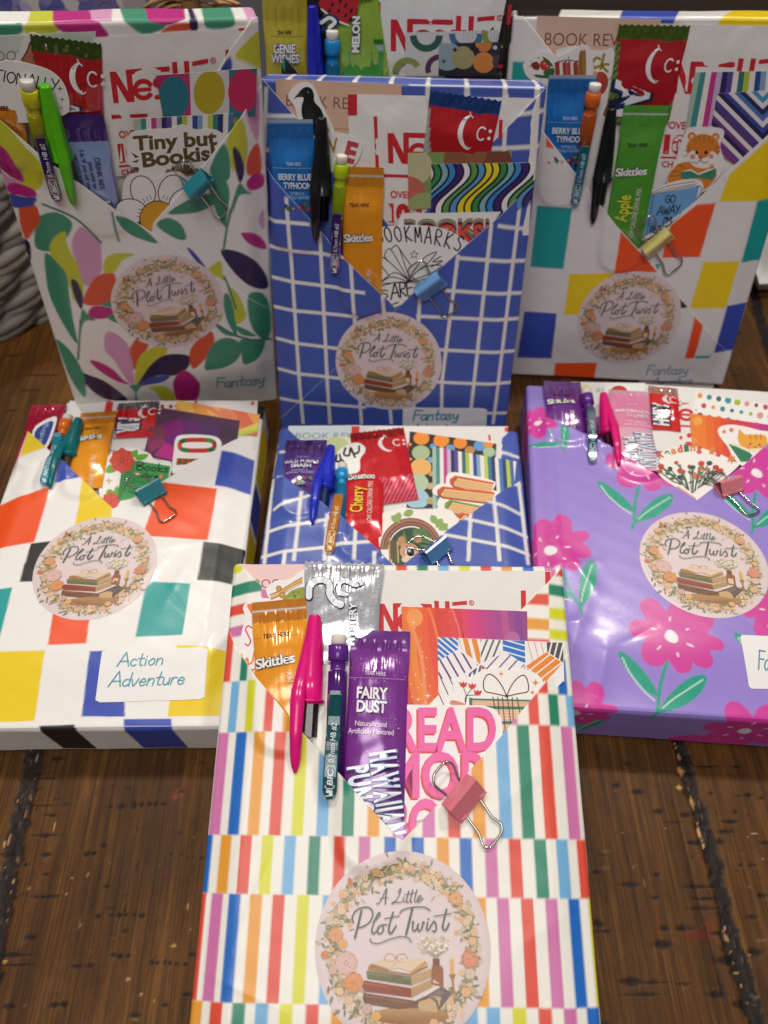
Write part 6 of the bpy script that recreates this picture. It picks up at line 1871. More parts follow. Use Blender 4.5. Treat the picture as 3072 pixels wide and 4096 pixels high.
    cs = ['#e8922c', '#2f98a0', '#8a3a5c', '#3a8a94', '#a9bc30', '#c04a58', '#2f6a80', '#d89a8a']
    for i in range(9):
        for j in range(5):
            x, y = 1236 + i * 58 + 24 * (j % 2), 132 + i * 10 + j * 62
            F.circ(x, y, R.choice([12, 16, 20]), cs[(i * 3 + j * 5) % 8])
    F.done('patterned_card', 'white card with coloured dots in the purple flower package', 'card', 'patterned cards')
    F = Flat(fr, 'd1', 2.0, [(1172, 240), (1700, 318), (1700, 520), (1196, 520)], '#d8452c')
    for i, c in enumerate(('#e8801e', '#ea7a24', '#e66a1c', '#e45a20', '#de4624', '#d83a2c', '#d83444', '#d43260', '#cc3078', '#b83484', '#a43a88')):
        x = 1172 + i * 48
        F.poly([(x, 240 + i * 7), (x + 49, 247 + i * 7), (x + 75, 540), (x + 20, 540)], c)
    F.circ(1222, 290, 28, '#f0a04c', 28); F.circ(1200, 410, 20, '#ee8a3a')
    F.done('patterned_card', 'orange to magenta rayed card behind the cat sticker', 'card', 'patterned cards')
    F = Flat(fr, 'd1', 2.4, [(1345, 350), (1372, 320), (1440, 312), (1520, 325), (1600, 345), (1690, 370), (1690, 480), (1560, 560), (1490, 560), (1440, 510), (1410, 450), (1370, 400)], '#f3efea', sm=True)
    F.circ(1385, 355, 12, '#e08070'); F.circ(1430, 345, 14, '#e08070')
    F.poly([(1470, 390), (1480, 340), (1515, 370), (1590, 372), (1640, 378), (1655, 420), (1640, 450), (1560, 470), (1500, 450), (1478, 425)], '#eaa63c', True)
    for x in (1545, 1580, 1610):
        F.stroke([(x, 375), (x + 5, 400)], 9, '#cf6e24')
    F.circ(1548, 430, 6, '#3a2418'); F.circ(1605, 436, 6, '#3a2418'); F.stroke([(1568, 446), (1578, 450), (1588, 446)], 4, '#3a2418'); F.circ(1535, 446, 12, '#e88a70'); F.circ(1618, 452, 12, '#e88a70')
    F.poly([(1412, 430), (1530, 470), (1560, 500), (1540, 540), (1490, 540)], '#2f7a58'); F.poly([(1420, 428), (1450, 425), (1535, 462), (1640, 455), (1640, 470), (1540, 482)], '#efe0c4')
    F.done('die_cut_sticker', 'sticker of an orange cat reading a green book', 'sticker', 'die-cut stickers', M_STICK)
    airheads(pk, 'd1', (1005, 78), (1032, 430), 178, 1.6, 36, '#d9a8a0', 'red and white candy bar in the purple flower package', body='#dc1a22', lower='#d6d6da', wy=(16, 50), facey=12, facex=.2, H=2.2, seed=6, stripes='#aab0b4')
    F = Flat(fr, 'd1', 2.9, [(966, 522), (1000, 482), (1080, 452), (1200, 447), (1350, 490), (1450, 540), (1482, 556), (1380, 650), (1210, 785), (1090, 700), (985, 622)], '#f3efe9', sm=True)
    for i, ch in enumerate('Reading is M'):
        t = i / 11
        x, y = 985 + 420 * t, 528 - 92 * math.sin(.35 + t * 2.1) + 40 * t * t + 28
        a_ = -.45 + .85 * t
        if ch != ' ':
            F.text(ch, (x, y), (x + 34 * math.cos(a_), y + 34 * math.sin(a_)), (x + 42 * math.sin(a_), y - 42 * math.cos(a_)), ['#d4503c', '#2f7a4c', '#e08a4a'][i % 3], .05)
    R = random.Random(2)
    for i in range(26):
        x = R.uniform(985, 1400); y = R.uniform(545, 640) if x < 1300 else R.uniform(575, 620)
        F.stroke([(1190 + (x - 1190) * .35, 735 - abs(x - 1190) * .3), (x * .6 + 1190 * .4, y + 60), (x, y)], 5, '#3c5a40')
        F.circ(x, y, R.uniform(12, 22), R.choice(['#d0402e', '#c83a30', '#2f5a48', '#e0705a', '#2a4a44']), R.uniform(10, 16))
        F.z += .01; leaf(F, x * .7 + 1190 * .3, y + 40, 34, 14, R.uniform(0, 6), '#4a7a50', F.z)
    F.stroke([(1098, 700), (1150, 735), (1205, 770)], 12, '#e89a7a')
    F.done('die_cut_sticker', 'wildflower sticker lettered Reading is M in the purple flower package', 'sticker', 'die-cut stickers', M_STICK)
    skittles(pk, 'd1', (382, 48), (410, 330), 228, 2.6, 44, '#6a2686', '#6c3a86', '', 'purple drink mix packet with shiny top in the purple flower package', text_y=21, fy=30, line=False, tear=13, seed=7)
    s = Packet(pk, 'd1', (790, 104), (848, 560), 236, 2.8, 62, colf=bands('#e48ab2', [(0, 3.5, '#f0c4d4', .5), (32, 70, '#f0b6cc', .2)], .1), seal=6, seed=2.7)
    w = s.w / 2
    s.text('TEAR HERE', (-.2 * w, 13), (.4 * w, 13), (-.2 * w, 11.8), '#f6dce8')
    s.outlined('MARSHMALLOW', (-.86 * w, 20.0), (.98 * w, 20.2), (-.86 * w, 17.6), '#f8e8f0', '#d06a9c', .015, .04)
    s.outlined('CLOUDS', (-.30 * w, 23.6), (.86 * w, 23.8), (-.30 * w, 21.0), '#f8e8f0', '#d06a9c', .015, .04)
    s.text('Naturally and', (-.3 * w, 28.2), (.7 * w, 28.3), (-.3 * w, 26.6), '#f8e4ee'); s.text('Artificially Flavored', (-.5 * w, 30.6), (.95 * w, 30.7), (-.5 * w, 29), '#f8e4ee')
    s.outlined('HAWAIIAN', (.0 * w, 36), (.2 * w, 60), (.85 * w, 35.4), '#e8f0f8', '#1c4a78', .04, .08, space=1.1)
    s.outlined('PUNCH', (-.6 * w, 40), (-.4 * w, 58), (-.1 * w, 39.4), '#e8f0f8', '#1c4a78', .04, .08, space=1.1)
    s.done('drink_mix_packet', 'pale pink drink mix packet lettered MARSHMALLOW CLOUDS', 'drink mix', 'drink mix packets')
    pencil(pk, ('d1', 'd1', 'd1'), (532, 92), (566, 330), (578, 526), '#5e2484', '#12506c', 'purple mechanical pencil with dark blue clip in the purple flower package', clip0=17, w=7.4, textc='#b8d4dc')
    pen(pk, ('d1', 'd1', 'd1'), (640, 118), (672, 372), (690, 558), '#dc1272', 'deep pink pen clipped on the purple flower package', phi=25, barrel='#5a2038', R=4.6)
    binder_clip(pk, 'd1', (1340, 682), (1442, 600), (1392, 765), (1490, 690), (1572, 862), (1290, 612), '#e0838c', 'pink binder clip on the purple flower package', sp=3.4)
    pk.pocket(OL, OR, pf, pf, hin=1.2)
    pk.seal((0, 80.96), rot=-3)
    pk.label('d5', [(1447, 531), (1830, 546), (1880, 908), (1530, 902)], [('Fantasy', (1584, 770), (1850, 800), (1574, 640))], w=10, col='#3a93ac')
pkg_flowers()
# ------------------------------------------------------------------ blue grid package standing at the back
def pkg_grid_back():
    fr = Frame(6.05, 334.88, 1.53, -4.7, 71.6, -.3)
    pk = Package('book wrapped in blue grid paper, upright in the back row', fr, 143.3, 198.8, 27, M_WRAP, step=.5, Dm=4.2, seed=5.3, wobble=.15)
    W, H = pk.W, pk.H
    L = segs('c5', '80 100 150 1250 205 -20 290 1250 385 140 440 1250 560 330 615 1250 735 520 780 1250 75 105 335 128 92 262 520 308 105 435 640 502 115 600 600 642 125 775 490 820 140 945 510 985 155 1110 640 1152')
    Rr = segs('c5', '1150 300 1062 1000 1062 990 1058 1250 1335 130 1222 1160 1500 -20 1345 1250 940 520 900 1250 1370 140 1580 176 1140 318 1555 348 1080 498 1530 526 920 640 1510 668 930 820 1485 848 940 1000 1460 1022 640 1140 1435 1192')
    top = segs('c2', '216 385 196 470 386 390 372 470 584 395 572 470 782 400 776 540 984 412 980 640 1200 420 1212 640 1414 430 1412 640 1590 470 1570 700')
    tp2 = [(fr.uvs('c2', [(880, 462), (1640, 476), (1640, 486), (880, 472)], 0), '#e4e1da')]
    for x in (205, 380, 580, 780, 985, 1200, 1415, 1595):
        u = fr.uv('c2', x, 445, 0)[0]
        tp2.append(([(u - 1, H - 6), (u + 1, H - 6), (u + 1, H + 30), (u - 1, H + 30)], '#e4e1da'))
    tp2.append(([(-80, H + 18), (80, H + 18), (80, H + 20), (-80, H + 20)], '#e4e1da'))
    il = segs('c2', '40 640 290 640 55 830 360 830 90 480 75 900')
    ir = segs('c2', '1480 632 1650 610 1240 826 1640 806 1420 520 1400 900 1598 440 1570 1000')
    pk.body(gridpaper(fr, top + segs('c2', '40 440 60 1100') + il + ir + Rr, bg=tp2))
    OL = pk.line([('c2', 38, 800), ('c2', 72, 908), ('c2', 140, 992), ('c2', 330, 1202), ('c5', 530, 322), ('c5', 710, 492), ('c5', 806, 602)], 3)
    OR = pk.line([('c2', 1618, 850), ('c2', 1588, 990), ('c5', 1390, 82), ('c5', 1170, 272), ('c5', 1000, 422), ('c5', 810, 604)], 3)
    pk.OL, pk.OR = OL, OR
    IL = pk.line([('c2', 45, 412), ('c2', 255, 652), ('c2', 350, 762)], 1)
    IR = pk.line([('c2', 1650, 476), ('c2', 1300, 832), ('c2', 1200, 935)], 1)
    F = Flat(fr, 'c2', .2, [(142, 436), (838, 466), (836, 780), (150, 780)], '#d9b49c')
    F.text('BOOK REVIEW', (200, 586), (745, 614), (202, 522), '#8a5540', -.006)
    F.stroke([(400, 712), (836, 716)], 3, '#8a5540', sm=False)
    F.done('review_card', 'tan review card behind the crow sticker', 'card', 'book review cards')
    F = Pouch(pk, 'c2', [(540, 520), (1590, 542), (1540, 1300), (570, 1300)], .6, seed=5.0)
    F.logo((765, 903), (935, 908), (760, 733), frame=True)
    F.mp = lambda x, y: fr.uv('c2', x, y, 1.5) - F.c
    F.poly([(541, 521), (592, 522), (592, 636), (541, 636)], '#c4222c')
    F.done('white paper packet with red letters behind the crow and the wavy card')
    F = Flat(fr, 'c2', 1.5, [(213, 535), (225, 500), (262, 464), (303, 453), (342, 465), (372, 515), (402, 585), (442, 660), (468, 745), (420, 800), (300, 770), (262, 650), (248, 592)], '#efece8', sm=True)
    F.poly([(244, 546), (268, 515), (288, 492), (315, 479), (342, 492), (354, 522), (358, 562), (392, 602), (414, 660), (440, 740), (400, 770), (322, 720), (290, 645), (286, 590), (297, 542), (268, 536)], '#17171a', True)
    F.poly([(244, 546), (262, 522), (292, 508), (298, 536), (266, 536)], '#2f3a3c'); F.circ(322, 508, 5, '#8a8f94'); F.poly([(300, 590), (350, 610), (380, 720), (330, 700)], '#22242a', True)
    F.done('die_cut_sticker', 'sticker of a black crow in profile', 'sticker', 'die-cut stickers', M_STICK)
    F = Flat(fr, 'c2', 1.9, [(420, 745), (520, 738), (580, 760), (618, 800), (614, 850), (585, 905), (540, 930), (430, 940)], '#eceae6', sm=True)
    F.text('V', (436, 850), (492, 838), (430, 775), '#b08a3c', .03); F.text('E', (512, 884), (575, 902), (540, 782), '#c04458', .05)
    F.done('die_cut_sticker', 'white sticker with a golden V and a red E', 'sticker', 'die-cut stickers', M_STICK)
    airheads(pk, 'c2', (1195, 522), (1142, 850), 402, 1.4, 36, '#2a56a8', 'red candy bar with blue saw-tooth rim in the upright blue grid package', body='#c00c1c', lower='#c8ccd2', wy=(40, 97), facey=16, facex=.2, seed=8)
    F = Flat(fr, 'c2', 2.2, [(873, 845), (1448, 835), (1444, 1120), (876, 1160)], '#7f9a58')
    for x, y, r, c in ((900, 920, 110, '#c2bd92'), (880, 1060, 90, '#c26a58'), (1180, 880, 110, '#8a5a3c'), (1330, 900, 120, '#7a4632'), (960, 1150, 90, '#9cab6a'), (1250, 850, 60, '#96603e')):
        F.circ(x, y, r, c, r * .95)
    F.done('patterned_card', 'olive and brown card behind the wavy card', 'card', 'patterned cards')
    F = Flat(fr, 'c2', 2.5, [(1003, 906), (1570, 898), (1562, 1100), (1400, 1220), (1000, 1220)], '#ece8ea')
    F.clip = F.outline
    cs = ['#ece8ea', '#3c8a44', '#7fb4b8', '#3a8ad0', '#3c2470', '#ece8ea', '#5f9c4a', '#5a9ac8', '#47307c']
    t = np.linspace(0, 1, 26)
    for i in range(-8, 30):
        f = lambda o: np.stack([930 + i * 40 + o * 40 + 62 * np.sin(t * 5.6 + .2 + i * .045) - t * 60, 890 + t * 340], 1)
        for j in range(len(t) - 1):
            a, b = f(0), f(1)
            F.poly([a[j], b[j], b[j + 1], a[j + 1]], cs[i % 9] if i not in (8, 9) else '#e8d41c', dz=F.z)
    F.z += .02
    for i in range(-8, 30):
        p = np.stack([930 + i * 40 + 62 * np.sin(t * 5.6 + .2 + i * .045) - t * 60, 890 + t * 340], 1)
        L_, R_, _ = ribbon(p, 11)
        for j in range(len(t) - 1):
            F.poly([L_[j], R_[j], R_[j + 1], L_[j + 1]], '#15182c', dz=F.z)
    F.done('patterned_card', 'card of flowing green, blue, purple and white waves', 'card', 'patterned cards')
    F = Flat(fr, 'c5', 3.0, [(820, 110), (838, 76), (900, 68), (1000, 72), (1150, 68), (1388, 64), (1340, 130), (1270, 220), (1180, 280), (820, 260)], '#efece8')
    for k, c in enumerate(('#2a3a2c', '#e0c040', '#3c9a70', '#3a7ac0', '#d84a3a', '#2a2420')):
        F.text('BOOKS!', (852 - 0 * k, 236 - 60 + k * 12), (1326 + 0 * k, 232 - 60 + k * 12), (852, 108 + k * 5), c, .04)
    F.text('BOOKS!', (856, 238), (1322, 234), (856, 142), '#e2574a', .03)
    F.done('die_cut_sticker', 'white sticker with layered rainbow lettering BOOKS!', 'sticker', 'die-cut stickers', M_STICK)
    F = Flat(fr, 'c5', 3.45, [(680, 175), (760, 145), (900, 137), (1050, 152), (1150, 195), (1188, 240), (1165, 285), (1000, 425), (806, 592), (700, 500), (660, 300)], '#f0eeea', sm=True)
    k = '#17171a'
    for i, ch in enumerate('BOOKMARKS'):
        t = i / 8
        x, y, a_ = 705 + 415 * t, 285 - 58 * math.sin(.9 + t * 1.35) + 30 * t ** 2.5, -.32 + .75 * t ** 1.5
        F.hand(ch, (x, y), (x + 40 * math.cos(a_), y + 40 * math.sin(a_)), (x + 84 * math.sin(a_), y - 84 * math.cos(a_)), 8, k)
    for p in ([(875, 440), (800, 400), (720, 455), (700, 462), (870, 452)], [(875, 440), (745, 320), (720, 345), (770, 420)], [(875, 440), (780, 275), (745, 300), (760, 335)], [(880, 430), (820, 258), (778, 272)], [(890, 360), (820, 258)], [(875, 440), (960, 370), (1060, 360), (1010, 400)], [(880, 435), (950, 330), (1030, 285), (1000, 330), (950, 380)], [(1055, 310), (1010, 340), (1065, 335), (1000, 370)], [(870, 452), (960, 420), (1050, 380)], [(866, 446), (780, 425), (700, 470)], [(700, 482), (800, 455), (868, 456), (950, 440), (1020, 410)]):
        F.stroke(p, 5, k)
    F.star(908, 300, 27, k, .45, 5); F.star(908, 300, 19, '#f0eeea', .45, 5)
    F.hand('ARE', (780, 548), (905, 520), (775, 470), 8, k); F.hand('S', (712, 545), (770, 540), (712, 500), 6, k); F.stroke([(775, 580), (800, 572), (820, 566)], 6, k)
    F.done('die_cut_sticker', 'white sticker lettered BOOKMARKS ARE over a line-drawn open book', 'sticker', 'die-cut stickers', M_STICK)
    berry(pk, 'c2', (220, 658), (252, 1120), 258, 3.2, 58, 'drink_mix_packet', 'bright blue drink mix packet beside the black pen and the crow', 1.0)
    skittles(pk, 'c2', (621, 922), (624, 1480), 240, 4.2, 84, '#ee9a10', '#d98c10', 'Or', 'orange drink mix packet in the upright blue grid package', text_y=38, fy=56, tear=19.5, seed=9)
    pencil(pk, ('c2', 'c2', 'c5'), (508, 858), (484, 1230), (466, 412), '#b4cc10', '#4c2a86', 'lime mechanical pencil with purple clip in the upright blue grid package', clip0=28, w=7.6)
    pen(pk, ('c2', 'c2', 'c5'), (396, 648), (398, 1075), (354, 226), '#141416', 'black pen clipped on the upright blue grid package', phi=-30, barrel='#181416', R=5.2)
    binder_clip(pk, 'c5', (905, 492), (1028, 388), (962, 560), (1085, 462), (1115, 625), (905, 355), '#5f8fc4', 'pale blue binder clip on the upright blue grid package', sp=3.4)
    pk.pocket(OL, OR, gridpaper(fr, L + Rr, h=3.8), gridpaper(fr, L + Rr, h=3.8), IL, IR, gridpaper(fr, il), gridpaper(fr, ir), left_over=False)
    pk.seal((-3.0, 51.4), rot=-1)
    pk.label('c5', [(846, 1146), (1311, 1150), (1306, 1320), (842, 1320)], [('Fantasy', (896, 1222), (1152, 1216), (900, 1164)), ('Adventure', (894, 1300), (1180, 1296), (896, 1250))], w=8, col='#2f8f9c')
pkg_grid_back()
# ------------------------------------------------------------------ leaf-print package standing at the left
def pkg_leaves():
    fr = Frame(-130.62, 355.98, 4.27, 14.75, 88.38, -5.24)
    pk = Package('book wrapped in white paper with cut-out leaves and petals, standing beside the basket', fr, 125.5, 227.6, 15, M_WRAP, Dm=5.2, seed=6.6, wobble=.35)
    W, H = pk.W, pk.H
    k = {'G': '#3f8f70', 'Y': '#c6c832', 'P': '#d49ac0', 'O': '#d9532f', 'M': '#b8207c', 'N': '#2a1c48', 'B': '#3c4aa4'}
    def lv(cr, txt, up=False):
        out = []
        for ln in txt.strip().split(';'):
            v = ln.split()
            n = [float(q) for q in v[1:]]
            p = smooth_loop(np.array(n).reshape(-1, 2), 4)
            if up:
                p = pk.uvt(cr, p)
                p[:, 1] = np.where(p[:, 1] > H + 1.5, H + 22, p[:, 1])
            out.append((p if up else fr.uvs(cr, p, 2), k[v[0]]))
        return out
    low = lv('c4', 'G 240 75 330 50 420 95 432 150 380 230 300 290 215 285 210 180 220 120;O 120 0 210 10 242 100 200 190 158 245 120 150;N 140 245 182 270 186 380 160 330;Y 390 165 400 230 440 320 490 400 505 500 490 590 440 580 420 500 330 380 298 290 320 210;P 490 138 540 170 600 230 612 320 605 420 520 500 470 380 432 260 450 180;'
             'G 272 308 340 350 400 430 418 560 440 700 466 850 380 740 300 580 275 440;N 432 455 470 480 500 570 490 640 455 580 430 500;O 500 600 540 490 600 430 690 425 690 590 600 615;Y 625 415 635 330 700 300 810 304 740 340 690 410;M 530 660 560 620 640 622 708 655 640 690 550 692;G 610 610 690 580 690 640 660 625;G 640 680 700 672 745 722 690 715;'
             'G 492 640 530 670 570 705 510 710 480 800 466 950 480 760;P 640 775 720 800 790 890 800 1000 806 1090 760 1060 690 950 630 880;O 780 880 830 805 900 825 870 900 810 1000 795 950;Y 818 1100 815 1000 850 910 950 855 1010 875 960 960 880 1050;N 830 1100 900 980 1000 912 1138 920 1130 990 1050 1040 940 1040;B 820 1108 900 1050 1020 1040 980 1080 880 1100;'
             'M 540 945 600 955 680 1000 740 1060 780 1092 700 1070 600 1010;N 455 1022 560 1040 660 1090 770 1200 640 1190 540 1120;G 338 850 420 900 490 1000 516 1100 510 1190 430 1090 370 950;G 780 1098 850 1100 822 1150 830 1210 815 1210 812 1150;M 1048 1060 1110 1005 1190 1070 1205 1130 1180 1210 1070 1210 1045 1130;Y 890 1115 980 1108 1050 1160 1050 1215 980 1210 940 1150;'
             'O 1140 900 1190 820 1270 770 1288 850 1240 930 1160 998;G 1236 1005 1250 900 1300 830 1380 810 1450 850 1440 920 1370 980;G 1442 822 1540 822 1600 850 1560 930 1470 970 1450 900;G 1490 650 1498 548 1580 560 1630 650 1636 790 1600 840 1520 760;G 1350 545 1380 560 1410 660 1425 800 1370 720 1345 620;Y 1370 505 1430 550 1475 650 1470 700 1420 722 1400 620;Y 1250 400 1325 348 1340 430 1358 470 1290 440;'
             'N 1326 286 1440 295 1540 360 1612 470 1610 540 1500 500 1400 410;B 1128 265 1180 310 1240 395 1210 385 1140 300;M 1448 180 1530 190 1600 260 1600 305 1500 250;P 1560 120 1590 60 1600 160 1585 180;Y 1300 720 1325 620 1340 660 1330 700;G 1290 730 1360 760 1426 798 1350 790;G 1420 740 1480 760 1540 800 1450 790;G 692 70 760 85 860 150 948 235 860 220 760 170;G 940 130 1010 88 1090 130 1118 218 1040 205;'
             'G 1010 60 1130 -20 1270 -60 1290 0 1200 50 1090 66;G 1250 -140 1340 -160 1380 -60 1362 60 1362 150 1300 60')
    st = []
    for p in ([(250, 0), (420, 70), (520, 140), (612, 240)], [(672, 40), (690, 130), (716, 232)], [(1420, -60), (1370, 120), (1342, 290)], [(485, 700), (470, 950)], [(1300, 730), (1430, 800), (1640, 845)], [(1345, 440), (1372, 500), (1420, 640)]):
        L, R, _ = ribbon(smooth_line(p), 14)
        st.append((fr.uvs('c4', np.concatenate([L, R[::-1]]), 2), '#3f7f68'))
    lft = lv('c1', 'Y 0 690 60 750 160 860 250 960 260 1080 200 1130 110 1090 60 950 -40 800;M -60 850 20 860 90 960 148 1080 60 1060 -60 980;P -60 1000 30 1060 120 1090 60 1120 20 1110;M 40 1125 100 1100 200 1120 218 1165 120 1180 50 1170;B 50 1180 130 1182 220 1170 190 1230 100 1262 70 1250')
    rgt = lv('c1', 'Y 1365 820 1450 700 1490 860 1470 1000 1400 1010 1380 920;N 1400 870 1440 900 1470 1010 1440 1085 1410 980;O 1480 1000 1500 920 1560 870 1580 1040 1500 1050;M 1480 1090 1530 1050 1590 1060 1590 1130 1510 1140;G 1440 1085 1480 1130 1515 1160 1440 1160 1400 1260 1410 1160;P 1470 600 1560 560 1560 850 1500 740;G 1260 1000 1340 850 1380 930 1376 1060 1300 1060;Y 1420 340 1480 260 1590 200 1590 420 1500 380')
    top = lv('c1', 'G -60 150 60 140 128 135 120 205 -60 210;Y 165 128 320 120 350 195 160 205;M 320 120 430 108 560 110 620 160 650 220 500 215 370 190;G 725 100 830 80 900 90 1000 150 950 190 860 205 790 160;M 885 105 960 82 1130 78 1120 110 1020 152 940 140;O 970 195 1040 150 1140 140 1150 180 1050 190;N 1145 110 1185 108 1195 175 1148 180;G 1245 70 1390 62 1408 160 1250 172;P 1480 60 1540 48 1560 100 1500 120;G 1120 80 1240 66 1160 100;P 540 115 640 100 720 96 650 130', True)
    bg = '#e9e7e2'
    side = [([(-W / 2 - 25, 20 + 60 * i), (-W / 2 - 3, 10 + 60 * i), (-W / 2 - 4, 40 + 60 * i), (-W / 2 - 22, 50 + 60 * i)], k['GMNB'[i]]) for i in range(4)]
    pk.body(paint(bg, low + st + lft + rgt + top + side))
    OL = pk.line([('c1', -40, 672), ('c1', 0, 706), ('c1', 210, 882), ('c1', 450, 1062), ('c1', 700, 1252), ('c4', 912, 186), ('c4', 1060, 286)], 3)
    OR = pk.line([('c1', 1546, 580), ('c1', 1366, 812), ('c1', 1150, 1082), ('c1', 930, 1332), ('c4', 914, 186)], 3)
    pk.OL, pk.OR = OL, OR
    IR = pk.line([('c1', 1552, 80), ('c1', 1390, 292), ('c1', 1320, 420)], 1)
    F = Flat(fr, 'c1', .2, [(-160, 222), (578, 188), (566, 460), (-160, 460)], '#cfd6cc')
    F.text('BOOK REVIEW', (-75, 372), (470, 345), (-76, 312), '#76827a', -.006)
    F.done('review_card', 'pale green review card at the top of the leaf-print package', 'card', 'book review cards')
    F = Pouch(pk, 'c1', [(560, 228), (1482, 166), (1440, 1050), (640, 1060)], .6, seed=6.0)
    F.logo((685, 622), (872, 606), (660, 430), frame=False)
    F.mp = lambda x, y: fr.uv('c1', x, y, 1.5) - F.c
    F.poly([(1360, 300), (1382, 298), (1385, 420), (1364, 422)], '#c4222c'); F.poly([(672, 692), (1480, 660), (1480, 680), (674, 714)], '#c4222c'); F.poly([(1440, 172), (1482, 168), (1482, 180), (1440, 184)], '#c4222c')
    F.done('white paper packet with red letters behind the card of coloured ovals')
    F = Flat(fr, 'c1', 1.4, [(85, 370), (118, 300), (150, 222), (188, 196), (240, 210), (330, 300), (330, 480), (90, 440)], '#e8e4de', sm=True)
    F.poly([(128, 380), (165, 290), (190, 250), (300, 300), (300, 460), (128, 440)], '#b87458', True); F.stroke([(130, 360), (160, 310), (185, 250)], 8, '#2a1c18')
    F.done('die_cut_sticker', 'sticker with a brown figure half hidden by the green-topped candy bar', 'sticker', 'die-cut stickers', M_STICK)
    airheads(pk, 'c1', (398, 224), (432, 680), 412, 1.2, 42, '#55762a', 'red candy bar with green saw-tooth rim in the leaf-print package', body='#b5131d', lower='#5d7a34', stripes='#a8b872', wy=(24, 96), facey=15, facex=.3, seed=10)
    F = Flat(fr, 'c1', 4.6, [(-150, 390), (0, 370), (60, 363), (180, 382), (300, 422), (372, 482), (408, 560), (418, 640), (390, 690), (200, 740), (-120, 680)], '#ecebe8', sm=True)
    F.hand('EMOTIONALLY', (-215, 450), (352, 545), (-205, 385), 8, '#1a1a1c'); F.star(362, 533, 22, '#1a1a1c', .2); F.star(375, 597, 18, '#1a1a1c', .2); F.star(370, 648, 13, '#1a1a1c', .2); F.stroke([(235, 520), (240, 580)], 8, '#1a1a1c')
    F.done('die_cut_sticker', 'white sticker with hand lettering ending ONALLY and small stars', 'sticker', 'die-cut stickers', M_STICK)
    F = Flat(fr, 'c1', 3.0, [(940, 452), (1550, 408), (1540, 700), (985, 720)], '#dcdad6')
    stripes_card(F, [(940, 452), (1550, 408), (1545, 740), (960, 760)], ['#a82a68', '#b8306a', '#dcdad6', '#d4d2d0', '#2f7484', '#2c6a7c'], [.5, .48, .6, .55, .4, .42])
    for x, y, c in ((1046, 590, '#1f7484'), (1262, 555, '#b8a81e'), (1470, 545, '#c42858')):
        F.circ(x, y, 94, c, 132, 4, n=36)
    F.done('patterned_card', 'card with teal, olive and magenta ovals', 'card', 'patterned cards')
    F = Flat(fr, 'c1', 3.35, [(805, 714), (1408, 680), (1380, 860), (1300, 1000), (822, 1000)], '#dcdad4')
    F.clip = F.outline
    stripes_card(F, [(805, 714), (1408, 680), (1400, 1010), (822, 1010)], STRIPES[:19], [1.4] + [1] * 18)
    F.done('patterned_card', 'multicoloured striped card behind the Tiny but Bookish sticker', 'card', 'patterned cards')
    F = Flat(fr, 'c1', 3.7, [(765, 872), (790, 800), (900, 778), (1030, 770), (1100, 748), (1180, 778), (1280, 776), (1340, 802), (1372, 850), (1250, 1000), (1150, 1100), (860, 1060), (838, 1010), (780, 990)], '#ebe9e4', sm=True)
    F.text('Tiny but', (806, 905), (1310, 868), (800, 822), '#5d4c24', .035); F.text('Bookish', (862, 1005), (1345, 952), (852, 922), '#5d4c24', .035)
    F.poly([(790, 915), (840, 945), (815, 950)], '#5a2a3a'); F.poly([(790, 975), (842, 958), (826, 978)], '#5a2a3a')
    R = random.Random(3)
    for i in range(90):
        a_ = R.uniform(-2.9, -.3)
        F.stroke([(1100, 1060), (1100 + R.uniform(60, 125) * math.cos(a_), 1060 + R.uniform(50, 85) * math.sin(a_))], 5, R.choice(['#4a3222', '#2e2018', '#7a5a3c', '#92704c']), sm=False, caps=False)
    F.done('die_cut_sticker', 'sticker lettered Tiny but Bookish above hedgehog spines', 'sticker', 'die-cut stickers', M_STICK)
    F = Flat(fr, 'c1', 4.05, [(745, 1110), (770, 1060), (830, 1040), (890, 1050), (940, 1072), (1000, 1042), (1080, 1035), (1130, 1070), (1150, 1110), (1040, 1230), (916, 1358), (800, 1285), (742, 1220)], '#eceae6', sm=True)
    for x, y, a_ in ((862, 1150, 70), (1030, 1145, 110), (790, 1270, 10), (1110, 1210, 150)):
        F.circ(x, y, 98, '#1f1e20', 76, a_); F.circ(x, y, 92, '#efedea', 70, a_)
        c_, s_ = math.cos(math.atan2(1310 - y, 950 - x)), math.sin(math.atan2(1310 - y, 950 - x))
        for o in (-22, 0, 22):
            F.stroke([(x + c_ * 40 - s_ * o, y + s_ * 40 + c_ * o), (x + c_ * 66 - s_ * o, y + s_ * 66 + c_ * o)], 4, '#1f1e20')
    F.circ(952, 1318, 112, '#1f1e20'); F.circ(952, 1318, 106, '#dea01c')
    F.done('die_cut_sticker', 'white daisy sticker with a yellow centre', 'sticker', 'die-cut stickers', M_STICK)
    skittles(pk, 'c1', (-45, 380), (40, 860), 285, 3.4, 62, '#d98a16', '#b8680c', '', 'orange drink mix packet beside the yellow pencil in the leaf-print package', text_y=33, fy=44, tear=18.5, seed=11)
    s = Packet(pk, 'c1', (500, 682), (592, 1130), 242, 3.2, 78, colf=bands('#8ea4d4', [(0, 12.5, '#3c2476', .2), (52, 90, '#2f5fb0', .15)], .15), seal=12, seed=3)
    w = s.w / 2
    for t, x, y0, y1, hh in (('DRINK MIX', .10, 19.5, 35, .30), ('just add to', -.24, 21, 34, .22), ('16.9 oz of water!', -.58, 16, 40, .22), ('NET WT 0.09 OZ', -.92, 18, 36, .14)):
        s.text(t, (x * w, y0), (x * w, y1), ((x + hh) * w, y0), '#2a3a78', .012)
    s.outlined('HAW', (-.35 * w, 42), (-.2 * w, 60), (.5 * w, 41), '#eef2fa', '#1d3f90', .04, .1)
    s.done('drink_mix_packet', 'pale blue drink mix packet with deep purple top', 'drink mix', 'drink mix packets')
